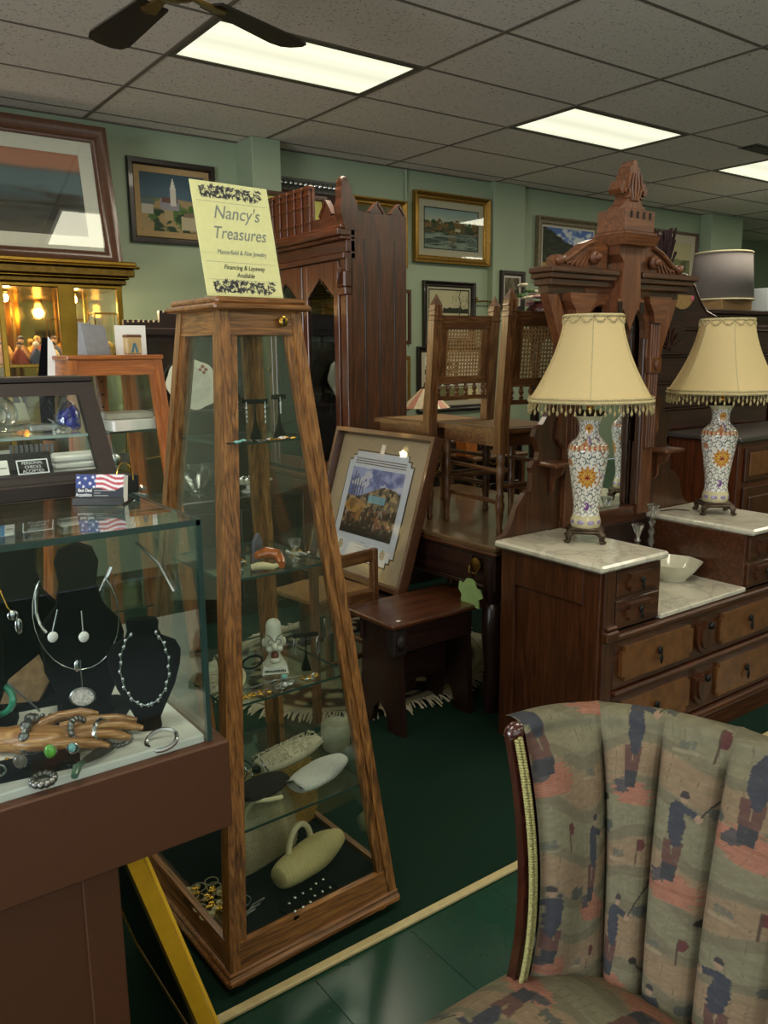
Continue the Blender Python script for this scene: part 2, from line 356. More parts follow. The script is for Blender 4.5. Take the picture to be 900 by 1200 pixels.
def mk_floor():
    m, nt, p, N, L = nodes('green_floor_tile')
    tc = N('ShaderNodeTexCoord'); no = N('ShaderNodeTexNoise'); no.inputs['Scale'].default_value = 6; no.inputs['Detail'].default_value = 6; L(tc.outputs['Object'], no.inputs['Vector'])
    n2 = N('ShaderNodeTexNoise'); n2.inputs['Scale'].default_value = 70; n2.inputs['Detail'].default_value = 2; L(tc.outputs['Object'], n2.inputs['Vector'])
    r = N('ShaderNodeValToRGB'); r.color_ramp.elements[0].color = S('#0c2a1f'); r.color_ramp.elements[1].color = S('#154030'); L(no.outputs['Fac'], r.inputs[0])
    r2 = N('ShaderNodeValToRGB'); r2.color_ramp.elements[0].position = .74; r2.color_ramp.elements[1].position = .8; L(n2.outputs['Fac'], r2.inputs[0])
    mx = N('ShaderNodeMix'); mx.data_type = 'RGBA'; L(r2.outputs[0], mx.inputs[0]); L(r.outputs[0], mx.inputs[6]); mx.inputs[7].default_value = S('#5f8a72'); L(mx.outputs[2], p.inputs['Base Color'])
    p.inputs['Roughness'].default_value = .22; return m
FTILE = mk_floor(); CARPET = plain('green_carpet', '#13291f', .95, var=.35, sc=260, bump=.5, spec=.1)
WY = 5.75
def st(mb, name, mat, parent=None, smooth=None):
    return mb.o(name, mat, parent, smooth, kind=None if parent else 'structure')
floor = st(B(-4, 13, -3, 8, -.12, -.004), 'floor', FTILE)
st(B(-4, 13, 1.60, 8, -.004, .004), 'carpet', CARPET, floor)
tm = None
for i in range(24):                                # square floor tiles in front of the strip
    for j in range(5):
        x0 = -1.83+i*.3048; y1 = 1.56-j*.3048
        if x0 > 2.4 or x0+.3 < -.6: continue
        if tm is None: tm = B(.0006, .3042, -.3042, -.0006, -.004, 0, .0006).mesh('floor_tile', FTILE)
        o = link('floor_tile', tm, floor); o.location = (x0, y1, 0)
st(B(-2, 6, 1.572, 1.598, -.004, .010, .004), 'trim_1', plain('pale_edge_strip', '#b3a476', .5, var=.1))
st(B(-4, 9.35, WY, WY+.15, 0, 3.2), 'wall_back', WALL)
st(B(2.90, 3.13, 5.50, WY, 0, 3.055, .004), 'trim_2', WALL)
st(B(5.42, 5.82, 5.68, WY, 0, 3.055, .004), 'trim_3', WALL)
st(B(8.72, 9.35, 5.60, WY, 0, 3.055, .004), 'trim_4', WALL)
st(B(9.2, 13, 6.7, 6.85, 0, 3.2), 'wall_alcove', WALL)
st(B(9.2, 9.35, WY, 6.7, 0, 3.2), 'wall_return', WALL)
st(B(13, 13.15, -3, 8, 0, 3.2), 'wall_right', WALL)
lw_ = st(B(-4.15, -4, -3, -.8, 0, 3.2).box(-4.15, -4, 2.0, 8, 0, 3.2).box(-4.15, -4, -.8, 2, 0, .55).box(-4.15, -4, -.8, 2, 2.5, 3.2), 'wall_left', WALL)
fw_ = st(B(-4, -2.0, -3.15, -3, 0, 3.2).box(2.8, 13, -3.15, -3, 0, 3.2).box(-2, 2.8, -3.15, -3, 0, .55).box(-2, 2.8, -3.15, -3, 2.5, 3.2), 'wall_front', WALL)
st(B(-2, 2.8, -3.09, -3.08, .55, 2.5), 'window_1', GLS); st(B(-4.09, -4.08, -.8, 2, .55, 2.5), 'window_2', GLS)
st(MB().tube([(4.455, 5.735, 0), (4.455, 5.735, 3.05)], .012, 8), 'trim_5', WALL, None, 40)
ceil = st(B(-4.1, 13.1, -3.1, 8, H+.02, H+.1), 'ceiling', TILE)
lights = set(LIGHTS); vent_cell = None
tmesh = {}
for c in range(-5, 10):
    for r in range(-12, 4):
        if (c, r) in lights: continue
        x0 = GX+c*1.2192; y0 = GY+r*.6096; y1 = min(y0+.6096, WY-.002 if c < 6 else 6.7)
        if y1-y0 < .05 or y0 < -3 or x0 > 12: continue
        inv = (y0 > -.3 and x0 > -1.0)
        if not inv: continue
        k = round(y1-y0, 3)
        if k not in tmesh: tmesh[k] = B(.008, 1.2112, .008, k-.008, 0, .014, .003).mesh('ceiling_tile', TILE)
        o = link('ceiling_tile', tmesh[k], ceil); o.location = (x0, y0, H)
for c in range(-4, 10):
    x = GX+c*1.2192
    B(x-.012, x+.012, -3, 6.7, H-.004, H+.02, .002).o('grid_rail', GRID, ceil)
for r in range(-12, 4):
    y = GY+r*.6096
    B(-4, 13, y-.011, y+.011, H-.002, H+.02, .002).o('grid_rail', GRID, ceil)
B(-4, 9.2, WY-.03, WY, H-.006, H+.015).o('wall_angle', GRID, ceil)
def mk_diff():
    m, nt, p, N, L = nodes('fluorescent_diffuser'); tc = N('ShaderNodeTexCoord'); sx = N('ShaderNodeSeparateXYZ'); L(tc.outputs['Object'], sx.inputs[0])
    w_ = N('ShaderNodeMath'); w_.operation = 'PINGPONG'; w_.inputs[1].default_value = .15; L(sx.outputs[1], w_.inputs[0])
    mr = N('ShaderNodeMapRange'); mr.inputs[1].default_value = 0; mr.inputs[2].default_value = .15; mr.inputs[3].default_value = .78; mr.inputs[4].default_value = 1.0; L(w_.outputs[0], mr.inputs[0])
    p.inputs['Base Color'].default_value = S('#d8d8c0'); p.inputs['Emission Color'].default_value = S('#fdfce0'); L(mr.outputs[0], p.inputs['Emission Strength']); return m
DIFF = mk_diff(); LFR = plain('light_frame', '#5c554b', .5, var=.03)
LAB = {(0, -1): 'long fluorescent ceiling panel, nearest one, half hidden by the fan blade', (2, -1): 'fluorescent ceiling panel above the tall carved dresser crest', (4, -1): 'fluorescent ceiling panel cut by the right edge of the photo'}
for c, r in LIGHTS:
    if (c, r) not in LAB:                        # fixtures the photo does not show: plain pieces of the ceiling
        x0, y0 = GX+c*1.2192, GY+r*.6096; B(x0+.03, x0+1.19, y0+.03, y0+.58, H, H+.012).o('light_panel', DIFF, ceil); continue
    t = thing('ceiling_light', LAB.get((c, r), 'fluorescent ceiling panel out of view, column %d row %d of the grid' % (c, r)), 'light', (GX+c*1.2192, GY+r*.6096, H), 0, 'fluorescent ceiling panels')
    MB().frame(1.2192, .6096, [(.012, -.004), (.04, -.004), (.04, .014), (.012, .014)]).o('frame', LFR, t)
    t.children[0].data.transform(Matrix(((1, 0, 0, .6096), (0, 0, 1, 0), (0, 1, 0, 0), (0, 0, 0, 1))))
    d = B(.038, 1.181, .038, .572, .0, .008).o('diffuser', DIFF, t)
t = thing('ceiling_vent', 'dark slotted air vent in the ceiling at the right', 'vent', (6.12, 3.60, H-.004))
B(0, .5, 0, .16, 0, .006).o('frame', GRID, t)
for k in range(5): B(.02, .48, .02+k*.026, .036+k*.026, -.008, 0).o('slat', BLKP, t)
# ceiling fan
t = thing('ceiling_fan', 'dark wooden ceiling fan with a brass hub, cut by the top edge', 'fan', (1.25, 2.88, 2.77))
MB().lathe([(.012, .29), (.012, .08)], seg=10).o('down_rod', BRASSD, t, 40)
MB().lathe([(.03, .10), (.09, .085), (.105, .05), (.10, .0), (.06, -.03), (.02, -.04)], seg=24).o('hub', BRASSD, t, 40)
MB().lathe([(.065, .29), (.06, .26), (.015, .24)], seg=20).o('canopy', BRASSD, t, 40)
bl = None; ir = None
for k in range(5):
    a = rad(21+72*k)
    if bl is None:
        pol = [(.17, -.055), (.58, -.08), (.635, -.066), (.655, -.03), (.655, .03), (.635, .066), (.58, .08), (.17, .055)]
        bl = MB().prism(pol, -.004, .004, 'xy'); bl = bl.mesh('blade', BLK['x'])
        ir = MB().prism([(.08, -.012), (.22, -.03), (.24, 0), (.22, .03), (.08, .012)], -.012, -.004, 'xy').mesh('blade_bracket', BRASSD)
    o = link('blade', bl, t); o.rotation_euler = (rad(8), 0, a); o = link('blade_bracket', ir, t); o.rotation_euler = (rad(8), 0, a)
# ---------------------------------------------------------------- flat art
def base(U, c): return np.ones(U.shape+(3,))*hx(c)
def a_dusk(U, V):
    n = fbm(U*4, V*9, 5, 1); c = base(U, '#2b2a27')
    c = mixc(c, hx('#6b4a3c'), sm(.76, .86, V+n*.06)); c = mixc(c, hx('#3a4548'), sm(.5, .62, V+.1*n)*(1-sm(.76, .86, V+n*.06)))
    ridge = .66-.22*U+.05*fbm(U*8, 0*V, 3, 4); c = mixc(c, hx('#2e3c42'), sm(.0, .02, ridge-V)*sm(.3, .6, V))
    c = mixc(c, hx('#211f1c'), sm(.45, .6, fbm(U*5, V*12, 4, 8))*sm(.62, .5, V)); c = mixc(c, hx('#66492f'), sm(.62, .7, fbm(U*3, V*14, 4, 12))*sm(.42, .35, V)*.8)
    c = mixc(c, hx('#3a362f'), sm(.2, .05, V)*.8); return np.clip(c*1.55, 0, 1)
def a_church(U, V):
    c = base(U, '#4c6270'); c = mixc(c, hx('#2e4651'), sm(.6, 1, V)*.7)
    c = mixc(c, hx('#a08a62'), sm(.0, .03, .6-.1*np.abs(U-.5)-V)); n = fbm(U*7, V*7, 4, 2)
    c = mixc(c, hx('#4b6a35'), sm(.48, .56, n)*sm(.6, .5, V)); c = mixc(c, hx('#29402a'), sm(.56, .62, fbm(U*9, V*9, 3, 6))*sm(.42, .35, V))
    def box(x0, x1, y0, y1, col): 
        nonlocal c
        c = mixc(c, hx(col), ((U > x0) & (U < x1) & (V > y0) & (V < y1))*1.)
    box(.3, .6, .38, .58, '#8e8a90'); box(.33, .57, .5, .6, '#6a4a40'); box(.46, .55, .45, .74, '#cfcabd')
    c = mixc(c, hx('#d8d5ca'), (np.abs(U-.505) < .045*(1-(V-.74)/.2))*((V > .74) & (V < .94)))
    box(.02, .2, .3, .5, '#b7b3a4'); box(.0, .22, .46, .54, '#5d6b6c'); box(.36, .5, .2, .38, '#a4946c'); box(.62, .95, .05, .3, '#b4a988'); box(.66, .9, .28, .36, '#7b6a56')
    return c
def a_parrot(U, V):
    c = base(U, '#c9c26a'); d = np.hypot((U-.35)/.22, (V-.45)/.34); c = mixc(c, hx('#28502a'), (d < 1)*1.); c = mixc(c, hx('#0f2c20'), (d < 1)*sm(.5, .6, fbm(U*9, V*9, 3, 3)))
    return mixc(c, hx('#6a4a2c'), (np.abs(V-.40-.15*(U-.3)) < .06)*(U < .62))
def a_plain(c1, c2, s=5, sd=1):
    def f(U, V): return mixc(base(U, c1), hx(c2), sm(.35, .65, fbm(U*s, V*s, 4, sd)))
    return f
def a_lake(U, V):
    c = mixc(base(U, '#b9bda4'), hx('#8fa3a4'), sm(.6, 1, V)); n = fbm(U*10, V*10, 4, 3)
    c = mixc(c, hx('#5f6a63'), (V < .42)*1.); c = mixc(c, hx('#8d9a8d'), (V < .42)*sm(.45, .6, fbm(U*5, V*26, 3, 5))); c = mixc(c, hx('#39443c'), (V < .42)*sm(.56, .62, fbm(U*6, V*30, 3, 9)))
    band = (V > .40) & (V < .58+.16*fbm(U*9, 0*V, 2, 7)); c = mixc(c, hx('#5a5536'), band*1.); c = mixc(c, hx('#9a6a3a'), band*sm(.5, .6, n)); c = mixc(c, hx('#33402a'), band*sm(.52, .6, fbm(U*12, V*12, 3, 11)))
    for k in range(9):
        x = .06+.11*k; c = mixc(c, hx(['#6d5b34', '#3f4c2d', '#7a5a33'][k % 3]), (np.hypot((U-x)/.055, (V-.60)/(.09+.03*(k % 3))) < 1)*(fbm(U*30, V*30, 2, 3) > .35))
    c = mixc(c, hx('#c6bb9c'), ((np.abs(U-.62) < .05) & (np.abs(V-.5) < .04))*1.); return mixc(c, hx('#b07f55'), ((U > .44) & (U < .6) & (V > .12) & (V < .4))*.5*fbm(U*14, V*30, 2, 4))
def a_winter(U, V):
    c = base(U, '#cbbf9c'); n = fbm(U*12, V*12, 4, 2); c = mixc(c, hx('#c9c9bb'), (V < .45)*1.)
    c = mixc(c, hx('#2f2f26'), ((V > .52) & (V < .58+.1*n) & (U > .0))*(fbm(U*8, V*3, 2, 5) > .42)); c = mixc(c, hx('#494536'), ((V > .28) & (V < .32+.1*n) & (U < .45))*(n > .45))
    c = mixc(c, hx('#3a3a31'), (np.hypot((U-.78)/.2, (V-.78)/.22) < 1)*(np.abs(np.sin(U*60+n*20)*np.sin(V*50+n*25)) > .8)); c = mixc(c, hx('#4a4434'), (np.abs(U-.78-.02*np.sin(V*20)) < .012)*(V > .4))
    c = mixc(c, hx('#d9d4c2'), ((U > .32) & (U < .36) & (V > .56) & (V < .72))*1.); return mixc(c, hx('#8a3a2a'), (np.hypot(U-.12, V-.07) < .025)*1.)
def a_plant(U, V):
    c = base(U, '#d6d5c4'); n = np.abs(np.sin(U*26+6*fbm(U*4, V*4, 3, 2))*np.sin(V*22+5*fbm(U*4, V*4, 3, 4)))
    c = mixc(c, hx('#3a4a28'), (np.hypot((U-.33)/.34, (V-.62)/.38) < 1)*(n > .3)); c = mixc(c, hx('#6f5a3d'), ((V < .35) & (V > .28+.05*U))*1.); c = mixc(c, hx('#77764a'), (V < .3)*1.)
    return mixc(c, hx('#d9cf9c'), ((U > .8) & (V < .28))*1.)
def a_woods(U, V):
    c = mixc(base(U, '#6f6a55'), hx('#4a4434'), sm(.4, .6, fbm(U*7, V*5, 4, 3))); c = mixc(c, hx('#2c2a20'), (V < .55)*sm(.45, .55, fbm(U*14, V*6, 3, 8)));  return mixc(c, hx('#8d8468'), (V < .25)*1.)
def a_mount(U, V):
    c = base(U, '#4f6fae'); c = mixc(c, hx('#cdd3da'), sm(.46, .6, fbm(U*5, V*5, 4, 2))*(V > .5)); r = .85-.5*U+.3*np.abs(U-.5)+.12*fbm(U*12, 0*V, 3, 6)
    c = mixc(c, hx('#20281c'), sm(0, .02, r-V)); c = mixc(c, hx('#37402a'), sm(0, .02, r-V)*sm(.5, .6, fbm(U*16, V*16, 3, 9))*.7); return mixc(c, hx('#a98552'), sm(.24, .2, V+.1*U))
def a_field(U, V):
    c = base(U, '#b5ab84'); c = mixc(c, hx('#73774f'), (V < .5+.1*fbm(U*6, 0*V, 3, 2))*1.); return mixc(c, hx('#4f5638'), sm(.5, .6, fbm(U*9, V*9, 3, 5))*(V < .55))
def a_harbor(U, V):
    c = mixc(base(U, '#8f97c4'), hx('#5a6396'), sm(.4, .6, fbm(U*5, V*5, 4, 2))); c = mixc(c, hx('#b3b2c8'), sm(.6, .66, fbm(U*6, V*8, 3, 7))*(V > .6))
    n = fbm(U*14, V*14, 4, 4); b = (V < .66-.10*np.sin(U*5+1)); c = mixc(c, hx('#6d6254'), b*1.); c = mixc(c, hx('#a08a66'), b*sm(.5, .6, n)); c = mixc(c, hx('#3b3733'), b*sm(.52, .6, fbm(U*18, V*12, 3, 9)))
    c = mixc(c, hx('#79a6bd'), ((V > .5) & (V < .62) & (U > .42) & (U < .75))*.8); f = (V < .42); c = mixc(c, hx('#2f2622'), f*.9); c = mixc(c, hx('#6e4a35'), f*sm(.52, .62, fbm(U*20, V*14, 3, 12))); c = mixc(c, hx('#8a7d74'), f*(fbm(U*26, V*20, 2, 15) > .72))
    d = np.hypot((U-.2)/.2, (V-.42)/.11); c = mixc(c, hx('#9a7444'), (d < 1)*1.); c = mixc(c, hx('#5f452c'), (d < 1)*sm(.5, .7, n)*.7); c = mixc(c, hx('#85603a'), ((U > .25) & (U < .34) & (V > .2) & (V < .38))*1.)
    for k in range(5): c = mixc(c, hx('#4a4a5c'), (np.abs(U-.08-.05*k) < .008)*((V > .55) & (V < .95-.05*k)))
    return mixc(c, hx('#1c1817'), sm(.2, .02, V)*.9)
PROF = {'flat': lambda r, d: [(0, 0), (0, -d*.7), (r*.12, -d), (r*.75, -d), (r, -d*.55), (r, 0)],
        'scoop': lambda r, d: [(0, 0), (0, -d), (r*.18, -d*1.05), (r*.35, -d*.8), (r*.55, -d*.55), (r*.75, -d*.6), (r*.85, -d*.4), (r, -d*.35), (r, 0)]}
def picture(label, loc, w, h, rail, fmat, fn, res=(60, 45), mats=(), depth=.03, prof='flat', rot=0, glass=False, name='framed_picture', art=None, cat='picture', fillet=None):
    t = thing(name, label, cat, loc, rot)
    MB().frame(w, h, PROF[prof](rail, depth)).o('frame', fmat, t, 50)
    B(-w/2+.004, w/2-.004, -.0012, -.0002, .004, h-.004).o('backing_board', CARD, t)
    ins = rail*.9; y = -depth*.25
    for (mw, mm) in mats:
        MB().frame(w-2*ins, h-2*ins, [(0, y+.002), (0, y), (mw, y), (mw, y+.002)], ins).o('mat_board', mm, t); ins += mw
    if fillet: MB().frame(w-2*ins+.016, h-2*ins+.016, [(0, y+.001), (0, y-.002), (.008, y-.002), (.008, y+.001)], ins-.008).o('fillet', fillet, t)
    canvas('picture_print', w-2*ins+.006, h-2*ins+.006, fn, t, art or ART, res[0], res[1], y+.004, ins-.003)
    if glass: B(-w/2+rail*.9, w/2-rail*.9, y-.006, y-.004, rail*.9, h-rail*.9).o('glass_pane', GLS, t)
    return t
Y0 = WY-.004
def wallpic(label, x0, x1, z1, z0, *a, y=Y0, **k): return picture(label, ((x0+x1)/2, y, z0), x1-x0, z1-z0, *a, **k)
wallpic('white church on a hill painting in a dark frame with tan liner', 2.073, 2.715, 2.865, 2.31, .045, ESP, a_church, (90, 80), [(.045, MATN)])
wallpic('lakeside village watercolor in a wide gilt frame with pale mat', 4.53, 5.40, 2.898, 2.316, .062, GOLD, a_lake, (110, 70), [(.07, MATB)], prof='scoop', depth=.05, glass=True, fillet=ESP)
wallpic('snowy winter landscape with a bare tree in a black frame', 4.64, 5.25, 2.166, 1.60, .05, ESP, a_winter, (80, 70), [(.03, MATB)], prof='scoop', fillet=ESP, glass=True)
wallpic('small dark woodland picture in a black frame on the wall pilaster', 5.50, 5.815, 2.287, 1.93, .042, ESP, a_woods, (40, 45), [(.025, MATW)], y=5.676)
wallpic('leafy plant print in a black frame behind the caned chair', 4.574, 5.40, 1.60, 1.02, .05, ESP, a_plant, (80, 60), [(.045, MATB)], prof='scoop')
wallpic('forested mountain painting in a weathered gilt frame with blue sky', 6.03, 6.95, 2.821, 2.22, .075, GRF, a_mount, (90, 60), [(.025, MATW)], prof='scoop', depth=.05)
wallpic('pale field print in a thin dark frame behind the dresser crest', 7.86, 8.66, 2.845, 2.2, .03, BRF, a_field, (60, 50), [(.09, MATB)])
wallpic('thin dark framed print mostly hidden by the dresser crest', 7.10, 7.62, 2.80, 2.3, .03, ESP, a_plain('#8a8566', '#6f6d4c'), (20, 20), [(.05, MATB)])
wallpic('gilt framed painting behind the tall bookcase, only its right edge showing', 3.90, 4.445, 2.79, 2.25, .06, GOLD, a_plain('#5a5a40', '#7a6a4a'), (20, 20), prof='scoop', depth=.05)
wallpic('brown framed print behind the tall bookcase at door height', 3.9, 4.50, 2.08, 1.62, .035, BRF, a_plain('#8a7a5a', '#6a5a40'), (20, 20), [(.05, MATB)])
wallpic('pale gilt framed print low on the wall beside the bookcase', 3.9, 4.49, 1.52, 1.05, .04, GOLD, a_plain('#9a8a6a', '#7a6a50'), (20, 20), [(.05, MATB)])
wallpic('yellow painting of a green bird in a brown frame, below the pilaster', 2.80, 3.5, 2.70, 2.2, .035, BRF, a_parrot, (60, 50), y=5.494)
def carved(U, V): return mixc(base(U, '#6c6f66'), hx('#b4b6a8'), sm(.5, .55, np.abs(np.sin(U*34+4*fbm(U*6, V*6, 3, 1))*np.sin(V*17+3*fbm(U*8, V*8, 3, 3)))))
t = picture('silver carved frame with a dark red panel above the bookcase gallery', (3.50, WY-.004, 2.20), .70, .66, .085, plain('carved_silver_leaf', '#6d706a', .5, .5, var=.35, sc=70, bump=.8), a_plain('#4a2420', '#38201a'), (10, 10), prof='scoop', depth=.05)
sv = MB()
for k in range(15): sv.ell((-.31+.044*k, -.05, .618), (.018, .012, .022), 8, 5)
sv.o('carved_leaf', SILV, t, 40, kind='stuff')
# large landscape leaning on the brass cabinet
picture('large dusk landscape in a wide brown frame leaning above the brass cabinet', (.98, 5.30, 2.085), 1.72, .86, .095, BRF, a_dusk, (140, 70), [(.095, MATW)], depth=.05, prof='scoop', rot=(rad(-11), 0, 0), glass=True)
# wall sconce bracket and conduit
t = thing('wall_bracket', 'small brass bracket with a hanging hook on the green wall', 'bracket', (5.24, WY-.002, 1.99))
MB().lathe([(.03, 0), (.03, .012), (.012, .02)], (0, 0, 0), 14, RX(rad(90))).o('rosette', BRASS, t, 40)
MB().tube([(0, -.01, 0), (0, -.05, .01), (.08, -.06, .015), (.19, -.06, .01), (.21, -.06, -.02)], .008, 8).o('arm', BRASS, t, 40)
MB().ell((.21, -.06, -.06), (.014, .014, .045), 10, 8).ell((.0, -.05, .035), .014, 10, 6).o('finial', BRASS, t, 40)
# ---------------------------------------------------------------- marble top dresser with mirror
def mk_marble():
    m, nt, p, N, L = nodes('white_marble'); tc = N('ShaderNodeTexCoord'); no = N('ShaderNodeTexNoise'); no.inputs['Scale'].default_value = 5; no.inputs['Detail'].default_value = 8; no.inputs['Distortion'].default_value = 1.6
    L(tc.outputs['Object'], no.inputs['Vector']); r = N('ShaderNodeValToRGB'); e = r.color_ramp.elements; e[0].position = .44; e[0].color = S('#cac6b4'); e[1].position = .56; e[1].color = S('#cec9b8'); q = r.color_ramp.elements.new(.5); q.color = S('#b6b2a2')
    L(no.outputs['Fac'], r.inputs[0]); L(r.outputs[0], p.inputs['Base Color']); p.inputs['Roughness'].default_value = .2; p.inputs['Coat Weight'].default_value = .3; return m
MARB = mk_marble()
DX, DY, DW, DD = 2.245, 1.775, 1.25, .49
D = thing('dresser', 'walnut marble topped dresser with tall carved mirror and drop pulls', 'dresser', (DX, DY, 0))
cx = DW/2
def fp(mb, x0, x1, z0, z1, y=0.0, t=.018):        # raised octagonal panel on the front
    c = .018; mb.prism([(x0+c, z0), (x1-c, z0), (x1-c, z0+c), (x1, z0+c), (x1, z1-c), (x1-c, z1-c), (x1-c, z1), (x0+c, z1), (x0+c, z1-c), (x0, z1-c), (x0, z0+c), (x0+c, z0+c)], y-t, y)
    return mb
# carcass: two framed ends, back, boards
for s in (0, 1):
    x0 = 0 if s == 0 else DW-.02; sx = -1 if s == 0 else 1
    xo = -.008 if s == 0 else DW+.008
    m = MB().box(x0, x0+.02, .008, DD, .02, .795)
    m.o('side_panel', WAL['z'], D)
    f = MB(); a, b = (-.014, .0) if s == 0 else (DW, DW+.014)
    f.box(a, b, 0, .075, .0, .795, .003).box(a, b, DD-.075, DD, .0, .795, .003).box(a, b, .075, DD-.075, .655, .795, .003).box(a, b, .075, DD-.075, .02, .12, .003)
    f.o('end_frame', WAL['z'], D)
    px0, px1 = (.0, .34) if s == 0 else (DW-.34, DW)
    pd = MB().box(px0+.003, px1-.003, .004, DD, .56, .795, .003); pd.o('drawer_pedestal', WAL['x'], D)
    MB().box(px0-.045 if s == 0 else px0, px1 if s == 0 else px1+.045, -.03, DD+.012, .795, .822, .008).o('marble_top', MARB, D)
    st_ = MB().box(px0 if s == 0 else px1-.06, px0+.06 if s == 0 else px1, -.012, .01, .0, .795, .004)
    st_.o('corner_stile', WAL['z'], D)
    kx = .03 if s == 0 else DW-.03
    k = MB().box(kx-.034, kx+.034, -.035, 0, .535, .575, .006).box(kx-.028, kx+.028, -.03, 0, .578, .592, .004); k.o('stile_block', WAL['x'], D)
    for q in (0, 1):
        za = .572+q*.112; xa, xb = (px0+.07, px1-.02) if s == 0 else (px0+.02, px1-.07)
        d = MB().box(xa, xb, -.008, .006, za, za+.10, .003).o('small_drawer', WAL['x'], D)
        fp(MB(), xa+.045, xb-.045, za+.018, za+.082, -.008, .012).o('raised_panel', WAL['x'], d)
        h_ = MB().ell(((xa+xb)/2, -.024, za+.055), (.012, .006, .012), 10, 6).lathe([(.002, 0), (.006, -.02), (.003, -.032), (.001, -.036)], ((xa+xb)/2, -.03, za+.052), 8)
        h_.o('drop_pull', IRON, d, 40)
B(.02, DW-.02, DD-.02, DD, .02, .795).o('back_board', DRK['z'], D)
B(.335, DW-.335, -.012, DD, .555, .575, .004).o('marble_top', MARB, D, label='low centre marble slab')
B(.06, DW-.06, -.028, .01, .528, .553, .006).o('drawer_moulding', WAL['x'], D)
B(.06, DW-.06, -.03, .01, .315, .335, .006).o('drawer_moulding', WAL['x'], D)
B(-.02, DW+.02, -.035, .015, .085, .11, .006).o('drawer_moulding', WAL['x'], D)
B(-.012, DW+.012, -.03, .012, .0, .085, .004).o('plinth', WAL['x'], D)
B(.02, DW-.02, .0, DD-.02, .02, .555).o('carcass', DRK['x'], D)
for za, zb in ((.338, .526), (.113, .313)):
    d = B(.064, DW-.064, -.01, .004, za, zb, .003).o('drawer', WAL['x'], D)
    for (xa, xb) in ((.095, cx-.095), (cx+.095, DW-.095)):
        fp(MB(), xa, xb, za+.03, zb-.028, -.01, .016).o('raised_panel', BUR, d)
        xm = (xa+xb)/2; zm = (za+zb)/2
        MB().ell((xm, -.032, zm+.012), (.014, .007, .016), 10, 6).lathe([(.002, 0), (.007, -.026), (.004, -.042), (.001, -.048)], (xm, -.04, zm+.008), 8).o('drop_pull', IRON, d, 40)
    zm = (za+zb)/2; sh = []
    for k in range(13):
        a = pi*k/12; sh.append((cx+.06*cos(a+pi), zm-.0-.075*sin(a)))
    sh += [(cx+.06, zm+.05), (cx+.025, zm+.04), (cx, zm+.055), (cx-.025, zm+.04), (cx-.06, zm+.05)]
    MB().prism(sh, -.026, -.01, 'xz').prism([(cx+(x-cx)*.72, zm+(z-zm)*.72) for x, z in sh], -.036, -.026, 'xz').o('shield_carving', WAL['z'], d, 30)
    MB().ell((cx, -.045, zm+.045), (.014, .012, .016), 10, 6).o('keyhole_knob', IRON, d, 40)
